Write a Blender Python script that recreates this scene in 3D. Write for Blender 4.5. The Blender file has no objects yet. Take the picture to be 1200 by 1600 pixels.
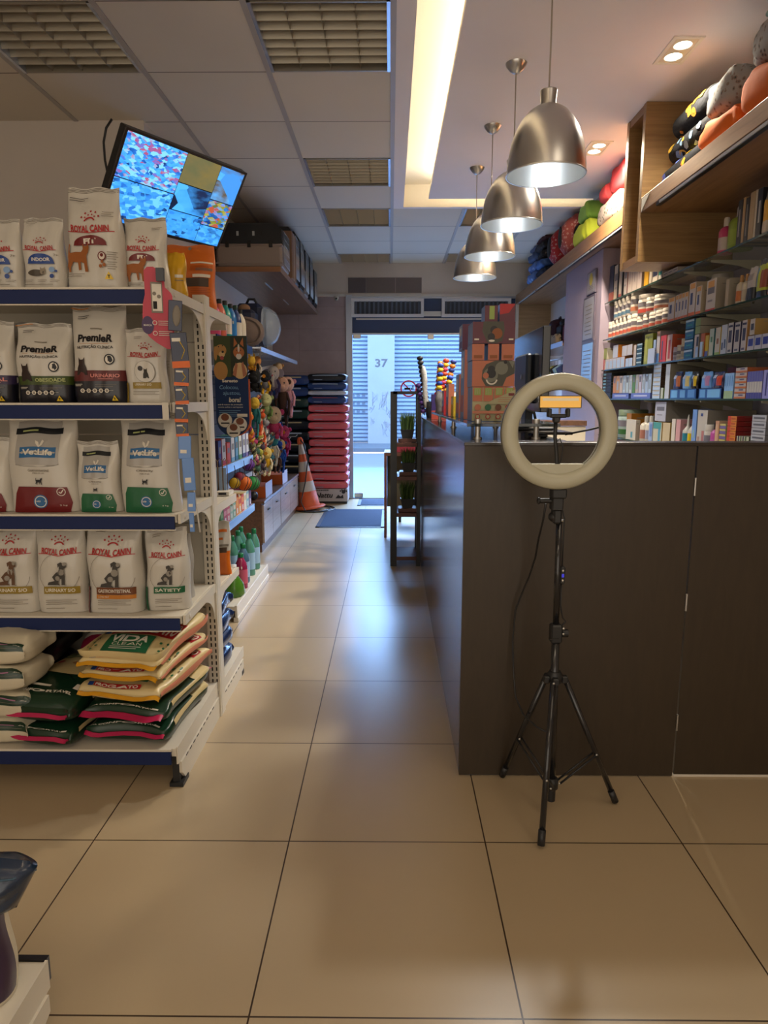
import bpy, math, random
from mathutils import Vector, Matrix
R = math.radians
PI = math.pi
sc = bpy.context.scene
COL = sc.collection

# ------------------------------------------------------------------ camera
cam_d = bpy.data.cameras.new('camera')
cam = bpy.data.objects.new('camera', cam_d)
COL.objects.link(cam)
cam.location = (0, 0, 1.34)
cam.rotation_euler = (PI/2 - 0.1653, 0, 0.0094)
cam_d.sensor_fit = 'VERTICAL'
cam_d.sensor_height = 36.0
cam_d.sensor_width = 27.0
cam_d.lens = 1062.08/1600*36.0
cam_d.clip_start = 0.05
cam_d.clip_end = 200
sc.camera = cam

# ------------------------------------------------------------------ colour management, world
sc.view_settings.view_transform = 'Standard'
sc.view_settings.look = 'None'
sc.view_settings.gamma = 1
sc.view_settings.use_curve_mapping = False
sc.view_settings.exposure = 0.15
w = bpy.data.worlds.new('world')
sc.world = w
w.use_nodes = True
bg = w.node_tree.nodes['Background']
bg.inputs[0].default_value = (1.0, 0.87, 0.72, 1)
bg.inputs[1].default_value = 1.42


def area(name, loc, rot, sx, sy, energy, color, spread=None):
    l = bpy.data.lights.new(name, 'AREA')
    l.shape = 'RECTANGLE'
    l.size = sx
    l.size_y = sy
    l.energy = energy
    l.color = color
    if spread:
        l.spread = spread
    o = bpy.data.objects.new(name, l)
    COL.objects.link(o)
    o.location = loc
    o.rotation_euler = rot
    return o


# room light: unseen warm fill lamps added at ceiling height, daylight coming in from the street
area('added_ceiling_fill', (-0.3, -0.6, 3.02), (0, 0, 0), 1.2, 0.6, 9, (1.0, 0.84, 0.62))
area('added_ceiling_fill', (1.3, 1.0, 3.02), (0, 0, 0), 0.6, 1.2, 6, (1.0, 0.84, 0.62))
area('added_ceiling_fill', (-2.2, -0.6, 3.02), (0, 0, 0), 1.2, 0.6, 5, (1.0, 0.84, 0.62))
area('street_daylight', (0.5, 15.5, 7.5), (R(32), 0, 0), 14, 5, 1700, (0.30, 0.58, 1.0))
area('low_daylight', (0.5, 13.0, 4.3), (R(-62), 0, 0), 8, 2.4, 4300, (0.30, 0.54, 1.0))


# ------------------------------------------------------------------ materials
MATS = {}


def mat(name, col, rough=0.5, metal=0.0, spec=0.5, noise=0.0, nscale=20, bump=0.0, bscale=60, coat=0.0, emit=None, estr=0.0,
        alpha=1.0, trans=0.0, ior=1.45):
    if name in MATS:
        return MATS[name]
    m = bpy.data.materials.new(name)
    m.use_nodes = True
    nt = m.node_tree
    b = nt.nodes['Principled BSDF']
    b.inputs['Base Color'].default_value = (*col, 1)
    b.inputs['Roughness'].default_value = rough
    b.inputs['Metallic'].default_value = metal
    b.inputs['Specular IOR Level'].default_value = spec
    b.inputs['IOR'].default_value = ior
    if coat:
        b.inputs['Coat Weight'].default_value = coat
        b.inputs['Coat Roughness'].default_value = 0.12
    if trans:
        b.inputs['Transmission Weight'].default_value = trans
    if alpha < 1:
        b.inputs['Alpha'].default_value = alpha
    if emit:
        b.inputs['Emission Color'].default_value = (*emit, 1)
        b.inputs['Emission Strength'].default_value = estr
    if noise or bump:
        tc = nt.nodes.new('ShaderNodeTexCoord')
    if noise:
        n = nt.nodes.new('ShaderNodeTexNoise')
        n.inputs['Scale'].default_value = nscale
        n.inputs['Detail'].default_value = 5
        nt.links.new(tc.outputs['Object'], n.inputs['Vector'])
        mx = nt.nodes.new('ShaderNodeMixRGB')
        mx.inputs[1].default_value = (*[c*(1-noise) for c in col], 1)
        mx.inputs[2].default_value = (*[min(1, c*(1+noise)) for c in col], 1)
        nt.links.new(n.outputs['Fac'], mx.inputs[0])
        nt.links.new(mx.outputs[0], b.inputs['Base Color'])
    if bump:
        n2 = nt.nodes.new('ShaderNodeTexNoise')
        n2.inputs['Scale'].default_value = bscale
        n2.inputs['Detail'].default_value = 3
        nt.links.new(tc.outputs['Object'], n2.inputs['Vector'])
        bp = nt.nodes.new('ShaderNodeBump')
        bp.inputs['Strength'].default_value = bump
        bp.inputs['Distance'].default_value = 0.01
        nt.links.new(n2.outputs['Fac'], bp.inputs['Height'])
        nt.links.new(bp.outputs[0], b.inputs['Normal'])
    MATS[name] = m
    return m


def hexc(h):
    h = h.lstrip('#')
    out = []
    for i in (0, 2, 4):
        c = int(h[i:i+2], 16)/255
        out.append(c/12.92 if c <= 0.04045 else ((c+0.055)/1.055)**2.4)
    return tuple(out)


def cm(h, rough=0.5, **k):
    """plain coloured material from a hex colour"""
    key = 'c_%s_%s_%s' % (h, rough, '_'.join('%s%s' % kv for kv in sorted(k.items())))
    return mat(key, hexc(h), rough, **k)


def wood_mat(name, c1, c2, axis='X', scale=1.0, rough=0.45, coat=0.0, stretch=14):
    if name in MATS:
        return MATS[name]
    m = bpy.data.materials.new(name)
    m.use_nodes = True
    nt = m.node_tree
    b = nt.nodes['Principled BSDF']
    tc = nt.nodes.new('ShaderNodeTexCoord')
    mp = nt.nodes.new('ShaderNodeMapping')
    s = [stretch, stretch, stretch]
    s['XYZ'.index(axis)] = 1.0
    mp.inputs['Scale'].default_value = [a*scale for a in s]
    n = nt.nodes.new('ShaderNodeTexNoise')
    n.inputs['Scale'].default_value = 2.2
    n.inputs['Detail'].default_value = 8
    n.inputs['Roughness'].default_value = 0.62
    n.inputs['Distortion'].default_value = 0.6
    cr = nt.nodes.new('ShaderNodeValToRGB')
    cr.color_ramp.elements[0].position = 0.32
    cr.color_ramp.elements[1].position = 0.68
    cr.color_ramp.elements[0].color = (*c1, 1)
    cr.color_ramp.elements[1].color = (*c2, 1)
    L = nt.links.new
    L(tc.outputs['Object'], mp.inputs[0])
    L(mp.outputs[0], n.inputs['Vector'])
    L(n.outputs['Fac'], cr.inputs[0])
    L(cr.outputs[0], b.inputs['Base Color'])
    b.inputs['Roughness'].default_value = rough
    if coat:
        b.inputs['Coat Weight'].default_value = coat
        b.inputs['Coat Roughness'].default_value = 0.15
    MATS[name] = m
    return m


def brick_mat(name, c1, c2, cm_, bw, bh, mortar, off=(0, 0, 0), rot=(0, 0, 0), rough=0.3, offset=0.0, coat=0.0, noise=0.06, nscale=3.0,
              speck=0.0):
    m = bpy.data.materials.new(name)
    m.use_nodes = True
    nt = m.node_tree
    L = nt.links.new
    b = nt.nodes['Principled BSDF']
    tc = nt.nodes.new('ShaderNodeTexCoord')
    mp = nt.nodes.new('ShaderNodeMapping')
    mp.inputs['Location'].default_value = off
    mp.inputs['Rotation'].default_value = rot
    br = nt.nodes.new('ShaderNodeTexBrick')
    br.offset = offset
    br.squash = 1
    br.inputs['Scale'].default_value = 1
    br.inputs['Brick Width'].default_value = bw
    br.inputs['Row Height'].default_value = bh
    br.inputs['Mortar Size'].default_value = mortar
    br.inputs['Mortar Smooth'].default_value = 0.1
    br.inputs['Color1'].default_value = (*c1, 1)
    br.inputs['Color2'].default_value = (*c2, 1)
    br.inputs['Mortar'].default_value = (*cm_, 1)
    L(tc.outputs['Object'], mp.inputs[0])
    L(mp.outputs[0], br.inputs['Vector'])
    n = nt.nodes.new('ShaderNodeTexNoise')
    n.inputs['Scale'].default_value = nscale
    n.inputs['Detail'].default_value = 6
    L(tc.outputs['Object'], n.inputs['Vector'])
    hs = nt.nodes.new('ShaderNodeHueSaturation')
    mr = nt.nodes.new('ShaderNodeMapRange')
    mr.inputs['To Min'].default_value = 1-noise
    mr.inputs['To Max'].default_value = 1+noise
    L(n.outputs['Fac'], mr.inputs['Value'])
    L(mr.outputs[0], hs.inputs['Value'])
    L(br.outputs['Color'], hs.inputs['Color'])
    L(hs.outputs[0], b.inputs['Base Color'])
    bp = nt.nodes.new('ShaderNodeBump')
    bp.inputs['Strength'].default_value = 0.4
    bp.inputs['Distance'].default_value = 0.002
    bp.invert = True
    L(br.outputs['Fac'], bp.inputs['Height'])
    L(bp.outputs[0], b.inputs['Normal'])
    b.inputs['Roughness'].default_value = rough
    if coat:
        b.inputs['Coat Weight'].default_value = coat
        b.inputs['Coat Roughness'].default_value = 0.2
    MATS[name] = m
    return m


# ------------------------------------------------------------------ mesh builder
class MB:
    def __init__(s):
        s.v = []; s.f = []; s.m = []; s.sm = []; s.mats = []; s.M = None

    def mi(s, m):
        if m not in s.mats:
            s.mats.append(m)
        return s.mats.index(m)

    def add(s, vs, fs, m, smooth=False):
        k = len(s.v)
        if s.M is not None:
            vs = [tuple(s.M @ Vector(p)) for p in vs]
        s.v += [tuple(p) for p in vs]
        i = s.mi(m)
        for f in fs:
            s.f.append(tuple(a+k for a in f))
            s.m.append(i)
            s.sm.append(smooth)
        return s

    def box(s, x0, x1, y0, y1, z0, z1, m, faces=None):
        """faces: dict of '-y' etc -> material"""
        vs = [(x0, y0, z0), (x1, y0, z0), (x1, y1, z0), (x0, y1, z0), (x0, y0, z1), (x1, y0, z1), (x1, y1, z1), (x0, y1, z1)]
        F = {'-z': (0, 3, 2, 1), '+z': (4, 5, 6, 7), '-y': (0, 1, 5, 4), '+x': (1, 2, 6, 5), '+y': (2, 3, 7, 6), '-x': (3, 0, 4, 7)}
        k = len(s.v)
        s.add(vs, [], m)
        for n, f in F.items():
            mm = (faces or {}).get(n, m)
            s.f.append(tuple(a+k for a in f)); s.m.append(s.mi(mm)); s.sm.append(False)
        return s

    def rbox(s, x0, x1, y0, y1, z0, z1, m, r=0.005):
        """box with chamfered vertical and horizontal edges (superellipsoid-free bevel)"""
        cx, cy, cz = (x0+x1)/2, (y0+y1)/2, (z0+z1)/2
        ring = []
        def loop(ins, z):
            a0, a1, b0, b1 = x0+ins, x1-ins, y0+ins, y1-ins
            q = max(r-ins, 0)*1.0
            q = r if ins == 0 else r*0.3
            return [(a0+q, b0, z), (a1-q, b0, z), (a1, b0+q, z), (a1, b1-q, z), (a1-q, b1, z), (a0+q, b1, z), (a0, b1-q, z), (a0, b0+q, z)]
        vs = loop(r, z0)+loop(0, z0+r)+loop(0, z1-r)+loop(r, z1)
        fs = [tuple(range(7, -1, -1)), tuple(range(24, 32))]
        for k in range(3):
            for i in range(8):
                j = (i+1) % 8
                fs.append((k*8+i, k*8+j, k*8+8+j, k*8+8+i))
        return s.add(vs, fs, m)

    def quad(s, a, b, c, d, m):
        return s.add([a, b, c, d], [(0, 1, 2, 3)], m)

    def prism(s, poly, axis, lo, hi, m, smooth=False):
        """poly: 2D points; axis x: (y,z); y: (x,z); z: (x,y)"""
        def p3(p, t):
            return {'x': (t, p[0], p[1]), 'y': (p[0], t, p[1]), 'z': (p[0], p[1], t)}[axis]
        n = len(poly)
        vs = [p3(p, lo) for p in poly]+[p3(p, hi) for p in poly]
        s.add(vs, [tuple(range(n)), tuple(range(2*n-1, n-1, -1))], m)
        return s.add(vs, [(i, n+i, n+(i+1) % n, (i+1) % n) for i in range(n)], m, smooth)

    def lathe(s, prof, m, c=(0, 0, 0), seg=20, smooth=True, axis='z', caps=True):
        vs = []
        for r, z in prof:
            for i in range(seg):
                a = 2*PI*i/seg
                x, y = r*math.cos(a), r*math.sin(a)
                p = {'z': (x, y, z), 'y': (x, z, y), 'x': (z, x, y)}[axis]
                vs.append((c[0]+p[0], c[1]+p[1], c[2]+p[2]))
        fs = []
        n = len(prof)
        for k in range(n-1):
            for i in range(seg):
                j = (i+1) % seg
                fs.append((k*seg+i, k*seg+j, k*seg+seg+j, k*seg+seg+i))
        s.add(vs, fs, m, smooth)
        if caps:
            if prof[0][0] > 1e-6:
                s.add(vs[:seg], [tuple(range(seg-1, -1, -1))], m)
            if prof[-1][0] > 1e-6:
                s.add(vs[-seg:], [tuple(range(seg))], m)
        return s

    def cyl(s, c, r, z0, z1, m, seg=16, axis='z'):
        return s.lathe([(r, z0), (r, z1)], m, c, seg, True, axis)

    def ell(s, c, r, m, seg=14, rings=9, noise=0.0, seed=0):
        rnd = random.Random(seed)
        vs = []; fs = []
        for k in range(rings+1):
            t = PI*k/rings
            for i in range(seg):
                a = 2*PI*i/seg
                q = 1+rnd.uniform(-noise, noise)
                vs.append((c[0]+r[0]*math.sin(t)*math.cos(a)*q, c[1]+r[1]*math.sin(t)*math.sin(a)*q, c[2]+r[2]*math.cos(t)*q))
        for k in range(rings):
            for i in range(seg):
                j = (i+1) % seg
                fs.append((k*seg+i, k*seg+seg+i, k*seg+seg+j, k*seg+j))
        return s.add(vs, fs, m, True)

    def tube(s, pts, r, m, seg=8, smooth=True, closed=False):
        pts = [Vector(p) for p in pts]
        n = len(pts)
        rs = r if isinstance(r, (list, tuple)) else [r]*n
        vs = []; fs = []
        prev = None
        for i, p in enumerate(pts):
            if closed:
                t = (pts[(i+1) % n]-pts[i-1]).normalized()
            else:
                t = (pts[min(i+1, n-1)]-pts[max(i-1, 0)]).normalized()
            if prev is None:
                up = Vector((0, 0, 1)) if abs(t.z) < 0.9 else Vector((1, 0, 0))
                a = t.cross(up).normalized()
            else:
                a = (prev-t*prev.dot(t)).normalized()
            prev = a
            b = t.cross(a)
            for k in range(seg):
                an = 2*PI*k/seg
                vs.append(p+(a*math.cos(an)+b*math.sin(an))*rs[i])
        for i in range(n if closed else n-1):
            j2 = (i+1) % n
            for k in range(seg):
                j = (k+1) % seg
                fs.append((i*seg+k, i*seg+j, j2*seg+j, j2*seg+k))
        if not closed:
            fs.append(tuple(range(seg-1, -1, -1)))
            fs.append(tuple(range((n-1)*seg, n*seg)))
        return s.add(vs, fs, m, smooth)

    def grid(s, fn, nu, nv, m, smooth=True, us=None, vs_=None):
        us = us or [i/nu for i in range(nu+1)]
        vv = vs_ or [i/nv for i in range(nv+1)]
        V = [fn(u, v) for v in vv for u in us]
        W = len(us)
        fs = [(j*W+i, j*W+i+1, j*W+W+i+1, j*W+W+i) for j in range(len(vv)-1) for i in range(len(us)-1)]
        return s.add(V, fs, m, smooth)

    def mesh(s, name):
        me = bpy.data.meshes.new(name)
        me.from_pydata(s.v, [], s.f)
        for m in s.mats:
            me.materials.append(m)
        me.polygons.foreach_set('material_index', s.m)
        me.polygons.foreach_set('use_smooth', s.sm)
        me.update()
        return me

    def build(s, name, parent=None, loc=(0, 0, 0), rot=(0, 0, 0), bevel=0.0, label=None):
        o = bpy.data.objects.new(name, s.mesh(name))
        COL.objects.link(o)
        o.location = loc
        o.rotation_euler = rot
        if parent is not None:
            o.parent = parent
        if bevel:
            b = o.modifiers.new('bevel', 'BEVEL')
            b.width = bevel
            b.segments = 2
            b.limit_method = 'ANGLE'
        if label:
            o['label'] = label
        return o


def tag(o, label, cat, group=None, kind=None):
    o['label'] = label
    o['category'] = cat
    if group:
        o['group'] = group
    if kind:
        o['kind'] = kind
    return o


def thing(name, label, cat, loc=(0, 0, 0), rot=0, group=None):
    o = bpy.data.objects.new(name, None)
    COL.objects.link(o)
    o.empty_display_size = 0.05
    o.location = loc
    o.rotation_euler = (0, 0, rot) if not isinstance(rot, tuple) else rot
    return tag(o, label, cat, group)


def dup(root, loc, rot=None, label=None, group=None):
    r = root.copy()
    COL.objects.link(r)
    r.location = loc
    if rot is not None:
        r.rotation_euler = (0, 0, rot) if not isinstance(rot, tuple) else rot
    if label:
        r['label'] = label
    if group:
        r['group'] = group
    for ch in list(root.children):
        c = ch.copy()
        COL.objects.link(c)
        c.parent = r
        for g in list(ch.children):
            d = g.copy()
            COL.objects.link(d)
            d.parent = c
    return r


def struct(mb, name, **k):
    o = mb.build(name, **k)
    o['kind'] = 'structure'
    return o


# ------------------------------------------------------------------ lettering and printed shapes
TXT = {}


def text_poly(s, bold=0.0, shear=0.0):
    key = (s, bold, shear)
    if key in TXT:
        return TXT[key]
    c = bpy.data.curves.new('t', 'FONT')
    c.body = s
    c.offset = bold
    c.shear = shear
    c.resolution_u = 3
    o = bpy.data.objects.new('t', c)
    me = o.to_mesh()
    vs = [(v.co.x, v.co.y) for v in me.vertices]
    fs = [tuple(p.vertices) for p in me.polygons]
    o.to_mesh_clear()
    bpy.data.objects.remove(o)
    bpy.data.curves.remove(c)
    x0 = min(v[0] for v in vs); x1 = max(v[0] for v in vs)
    y0 = min(v[1] for v in vs); y1 = max(v[1] for v in vs)
    vs = [((v[0]-(x0+x1)/2)/(x1-x0), (v[1]-(y0+y1)/2)/(y1-y0)) for v in vs]
    TXT[key] = (vs, fs)
    return TXT[key]


def ellpoly(cx, cy, rx, ry, n=20, a0=0, a1=360):
    return [(cx+rx*math.cos(R(a0+(a1-a0)*i/(n if a1-a0 >= 360 else n-1))), cy+ry*math.sin(R(a0+(a1-a0)*i/(n if a1-a0 >= 360 else n-1)))) for i in range(n)]


CAT_WALK = [(-.5, .2), (-.48, .45), (-.42, .62), (-.36, .6), (-.4, .4), (-.38, .3), (-.1, .33), (.12, .32), (.2, .42), (.2, .62), (.27, .52),
            (.36, .53), (.42, .64), (.45, .45), (.4, .3), (.32, .2), (.34, -.1), (.38, -.38), (.26, -.38), (.22, -.08), (.1, -.02), (.12, -.3),
            (.04, -.34), (.0, -.05), (-.2, -.02), (-.3, -.2), (-.28, -.38), (-.38, -.38), (-.4, -.15), (-.5, -.3), (-.56, -.26), (-.44, .02)]
CAT_SIT = [(-.3, -.5), (-.28, -.1), (-.2, .1), (-.22, .5), (-.12, .36), (.06, .36), (.16, .5), (.16, .12), (.26, -.1), (.32, -.5)]
DOG_SIT = [(-.5, -.5), (-.45, -.38), (-.2, -.32), (-.3, -.15), (-.12, .05), (.02, .12), (.06, .35), (.0, .28), (-.02, .45), (.12, .52), (.22, .46),
           (.36, .36), (.34, .28), (.24, .24), (.26, -.1), (.24, -.48), (.36, -.5), (.1, -.5), (.12, -.2), (.0, -.25), (-.04, -.42), (.04, -.5)]


class Print:
    """collects flat printed shapes in (x in -1..1, y in 0..1) of a face and wraps them on a surface fn(x, y, offset)"""
    def __init__(s, hw, h):
        s.hw = hw; s.h = h; s.items = []

    def rect(s, x0, x1, y0, y1, m):
        s.items.append(('R', x0, x1, y0, y1, m)); return s

    def poly(s, pts, m):
        s.items.append(('P', pts, m)); return s

    def ell(s, cx, cy, r, m, ry=None, n=20):
        # r in half-width units; keeps it round
        ry = ry if ry is not None else r*s.hw/s.h
        s.items.append(('P', ellpoly(cx, cy, r, ry, n), m)); return s

    def arc(s, cx, cy, r, th, m, a0=0, a1=360, n=28):
        k = s.hw/s.h
        o = ellpoly(cx, cy, r, r*k, n, a0, a1)
        i = ellpoly(cx, cy, r-th, (r-th)*k, n, a0, a1)
        N = len(o)
        for j in range(N if a1-a0 >= 360 else N-1):
            q = (j+1) % N
            s.items.append(('Q', [o[j], o[q], i[q], i[j]], m, j == 0))
        return s

    def line(s, pts, th, m):
        k = s.hw/s.h
        for j in range(len(pts)-1):
            (x0, y0), (x1, y1) = pts[j], pts[j+1]
            dx, dy = (x1-x0), (y1-y0)/k
            L = math.hypot(dx, dy) or 1
            nx, ny = -dy/L*th/2, dx/L*th/2*k
            s.items.append(('Q', [(x0+nx, y0+ny), (x1+nx, y1+ny), (x1-nx, y1-ny), (x0-nx, y0-ny)], m, j == 0))
        return s

    def text(s, t, cx, cy, width, height, m, bold=0.0, shear=0.0, arch=0.0):
        s.items.append(('T', t, cx, cy, width, height, m, bold, shear, arch)); return s

    def shape(s, base, cx, cy, size, m):
        k = s.hw/s.h
        s.items.append(('P', [(cx+p[0]*size, cy+p[1]*size*k) for p in base], m)); return s

    def emit(s, mb, fn, off0=0.0012, step=0.00035):
        off = off0
        for it in s.items:
            if it[0] == 'Q':
                if it[3]:
                    off += step
                mb.add([fn(x, y, off) for x, y in it[1]], [(0, 1, 2, 3)], it[2], True)
                continue
            off += step
            if it[0] == 'R':
                _, x0, x1, y0, y1, m = it
                nx = max(1, int(abs(x1-x0)*9)); ny = max(1, int(abs(y1-y0)*18))
                # sample densely near the rounded side edges
                def sx(t):
                    return x0+(x1-x0)*t
                us = [sx(i/nx) for i in range(nx+1)]
                for e in (-.985, -.96, -.92, -.85, .85, .92, .96, .985):
                    if x0 < e < x1:
                        us.append(e)
                us = sorted(set(us))
                vv = [y0+(y1-y0)*i/ny for i in range(ny+1)]
                V = [fn(a, b, off) for b in vv for a in us]
                W = len(us)
                mb.add(V, [(j*W+i, j*W+i+1, j*W+W+i+1, j*W+W+i) for j in range(len(vv)-1) for i in range(W-1)], m, True)
            elif it[0] == 'P':
                pts, m = it[1], it[2]
                n = len(pts)
                cx = sum(p[0] for p in pts)/n; cy = sum(p[1] for p in pts)/n
                cr = [(pts[i][0]-cx)*(pts[(i+1) % n][1]-cy)-(pts[(i+1) % n][0]-cx)*(pts[i][1]-cy) for i in range(n)]
                big = max(p[0] for p in pts)-min(p[0] for p in pts) > 0.3
                if big and (all(c > -1e-9 for c in cr) or all(c < 1e-9 for c in cr)):
                    # star-shaped: rings about the middle, edges cut up, so that it follows the curved face
                    q = []
                    for i in range(n):
                        a, c = pts[i], pts[(i+1) % n]
                        k = max(1, int(math.hypot(a[0]-c[0], (a[1]-c[1])*2)/0.2))
                        q += [(a[0]+(c[0]-a[0])*j/k, a[1]+(c[1]-a[1])*j/k) for j in range(k)]
                    n = len(q)
                    V = [fn(cx, cy, off)]
                    for r_ in (.2, .4, .6, .8, 1.0):
                        V += [fn(cx+(p[0]-cx)*r_, cy+(p[1]-cy)*r_, off) for p in q]
                    F = [(0, 1+i, 1+(i+1) % n) for i in range(n)]
                    for r_ in range(4):
                        F += [(1+r_*n+i, 1+(r_+1)*n+i, 1+(r_+1)*n+(i+1) % n, 1+r_*n+(i+1) % n) for i in range(n)]
                    mb.add(V, F, m, True)
                else:
                    mb.add([fn(x, y, off) for x, y in pts], [tuple(range(n))], m, True)
            elif it[0] == 'T':
                _, t, cx, cy, wd, ht, m, bold, shear, arch = it
                vs, fs = text_poly(t, bold, shear)
                P = []
                for a, b in vs:
                    P.append(fn(cx+a*wd, cy+b*ht+arch*(1-4*a*a), off))
                mb.add(P, fs, m, True)


def flat_fn(hw, h, y=0.0):
    """face in the xz plane looking towards -y"""
    return lambda a, b, o: (a*hw, y-o, b*h)


# ------------------------------------------------------------------ common materials
M_white = mat('white_laminate', (0.62, 0.60, 0.55), 0.45)
M_wallw = mat('wall_paint', (0.62, 0.56, 0.50), 0.8, noise=0.04, nscale=4)
M_gyps = mat('gypsum_paint', (0.86, 0.80, 0.82), 0.75, noise=0.03, nscale=3)
M_cove = mat('cove_paint', (0.86, 0.80, 0.68), 0.8)
M_tbar = mat('ceiling_bar_metal', (0.42, 0.38, 0.35), 0.5)
M_dark = mat('dark_gap', (0.02, 0.018, 0.016), 0.8)
M_black = mat('black_plastic', (0.016, 0.016, 0.017), 0.4)
M_blackg = mat('black_gloss', (0.012, 0.012, 0.014), 0.12, coat=0.4)
M_steel = mat('brushed_steel', (0.50, 0.49, 0.47), 0.32, metal=1.0)
M_alum = mat('spun_aluminium', (0.62, 0.61, 0.60), 0.30, metal=1.0)
M_fix = mat('shelf_paint', (0.60, 0.55, 0.46), 0.4)
M_fixp = mat('shelf_back_paint', (0.50, 0.47, 0.40), 0.45)
M_blue = mat('price_strip_blue', (0.010, 0.020, 0.085), 0.5, spec=0.25)
M_blue_daylit = mat('price_strip_blue_daylit', (0.22, 0.42, 0.85), 0.25, coat=0.4)  # strip blue lightened, reflected daylight put into the colour
M_glassd = mat('shelf_glass_edge', (0.03, 0.06, 0.05), 0.08)

# ------------------------------------------------------------------ measuring helper: where a sight line meets a plane of the room
_F, _TH, _YA, _H = 1062.08, 0.1653, 0.0094, 1.34


def at(u, v, x=None, y=None, z=None):
    X = (u-600)/_F; Z = (800-v)/_F
    Y = math.cos(_TH)+Z*math.sin(_TH); zz = -math.sin(_TH)+Z*math.cos(_TH)
    c, s = math.cos(_YA), math.sin(_YA)
    d = (c*X-s*Y, s*X+c*Y, zz)
    t = x/d[0] if x is not None else (y/d[1] if y is not None else (z-_H)/d[2])
    return Vector((d[0]*t, d[1]*t, d[2]*t+_H))


# ================================================================== SETTING
CZ = 3.06
XW = 2.08          # right wall
XL = -1.55         # left wall of the rear part
YE = 9.15          # end wall with the door
m_floor = brick_mat('porcelain_floor_tiles', hexc('#ad9a7c'), hexc('#a89578'), hexc('#3a2a1c'), 0.6009, 0.6009, 0.0022,
                    off=(0.910, -1.288, 0), rough=0.30, noise=0.05, nscale=2.2)
b = MB()
b.box(-3.4, XW+0.1, -3.0, YE+0.12, -0.05, 0, m_floor)
struct(b, 'floor')
m_tile = brick_mat('ceiling_tiles', hexc('#d9cfc0'), hexc('#d4cabb'), hexc('#5a5046'), 0.6615, 0.6608, 0.004,
                   off=(-0.011, -3.959, 0), rough=0.85, noise=0.05, nscale=1.6)
LOUV = [(-1, -1, 1), (-3, -1, 1), (-1, 2, 0), (-1, 4, 0), (-1, 7, 0), (1, 4, 0), (1, 7, 0)]
cell = {(a, c) for a, c, _ in LOUV}
b = MB()
for i in range(-6, 4):
    for j in range(-10, 8):
        x0, x1 = 0.011+i*0.6615, 0.011+(i+1)*0.6615
        y0, y1 = 3.959+j*0.6608, 3.959+(j+1)*0.6608
        if i >= 0 and j < 4:
            continue
        if (i, j) in cell or x0 > XW:
            continue
        b.quad((x0, y0, CZ), (x0, y1, CZ), (x1, y1, CZ), (x1, y0, CZ), m_tile)
# plaster border, dropped panel and the lit trough round it
b.box(0.011, 0.115, -3, 6.602, CZ-0.004, CZ+0.19, M_gyps, {'+x': M_cove})
b.box(0.115, 1.77, 6.55, 6.602, CZ-0.004, CZ+0.19, M_gyps, {'-y': M_cove})
b.box(0.33, XW, -3, 6.31, CZ, CZ+0.035, M_gyps, {'-x': M_cove, '+y': M_cove})
b.box(1.77, XW, 6.31, 6.602, CZ, CZ+0.19, M_gyps)
b.box(0.0, XW+0.05, -3, 6.65, CZ+0.19, CZ+0.22, M_cove)
b.box(-4, XW, -3, 9.3, CZ+0.26, CZ+0.28, M_gyps)
struct(b, 'ceiling')
b = MB()
for i in range(-5, 4):
    x = 0.011+i*0.6615
    y0 = -3 if i <= 0 else 6.605
    b.box(x-0.014, x+0.014, y0, YE, CZ-0.006, CZ-0.0005, M_tbar)
b.box(-3.3, 0.0, -3, -2.97, CZ-0.006, CZ-0.0005, M_tbar)
struct(b, 'ceiling_trim')
m_led = mat('led_strip', (1, 1, 1), emit=(1.0, 0.87, 0.64), estr=24.0)
lt = thing('cove_light', 'warm strip light hidden in the ceiling trough above the counter', 'strip light', (0.40, 0, CZ+0.036))
b = MB(); b.box(0, 0.02, -2.6, 6.2, 0, 0.012, m_led)
b.build('lit_strip', lt)
b = MB(); b.box(0, 1.35, 6.20, 6.22, 0, 0.012, m_led)
b.build('lit_strip', lt)

# walls
m_tau = brick_mat('taupe_wall_tiles', hexc('#9c8c90'), hexc('#a59597'), hexc('#7c6e70'), 1.2, 0.28, 0.0015, rot=(PI/2, 0, 0), rough=0.5,
                  noise=0.16, nscale=9)
m_beige = wood_mat('light_wood_cladding', hexc('#9a7f5c'), hexc('#b39670'), 'X', 1.0, 0.5)
struct(MB().box(XL-0.1, XL, 4.59, YE+0.1, 0, CZ+0.05, M_wallw), 'wall_left')
struct(MB().box(-3.4, XL-0.1, 4.59, 4.69, 0, CZ+0.05, M_wallw), 'wall_left_return')
struct(MB().box(-3.5, -3.4, -3, 4.69, 0, CZ+0.05, M_wallw), 'wall_far_left')
m_lav = mat('lavender_wall_paint', hexc('#9c90a4'), 0.7, noise=0.03)
struct(MB().box(XW, XW+0.1, -3, YE+0.1, 0, CZ+0.2, M_wallw), 'wall_right')
struct(MB().box(1.72, XW, 5.78, 6.95, 0, 2.538, m_lav).box(1.80, XW, 5.80, 6.46, 2.538, CZ, m_lav), 'wall_column')
b = MB()
b.box(XL, -0.58, YE, YE+0.12, 0, 2.66, m_tau)
b.box(XL, XW, YE, YE+0.12, 2.66, CZ+0.05, M_wallw)
b.box(1.66, XW, YE, YE+0.12, 0, 2.66, m_beige)
m_patch = mat('grey_tile_patch', hexc('#756a66'), 0.6)
m_patch2 = mat('darker_grey_tile_patch', hexc('#62595a'), 0.6)
b.box(-0.55, -0.32, YE-0.004, YE, 2.69, 2.88, m_patch2)
b.box(-0.318, 0.06, YE-0.004, YE, 2.69, 2.88, m_patch)
b.box(0.063, 0.40, YE-0.004, YE, 2.69, 2.88, m_patch)
b.box(XL, 1.62, YE-0.02, YE, 2.645, 2.675, M_white)
struct(b, 'wall_end')
b = MB()
b.box(XL, XL+0.012, 4.6, YE, 0, 0.1, M_white)
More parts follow.
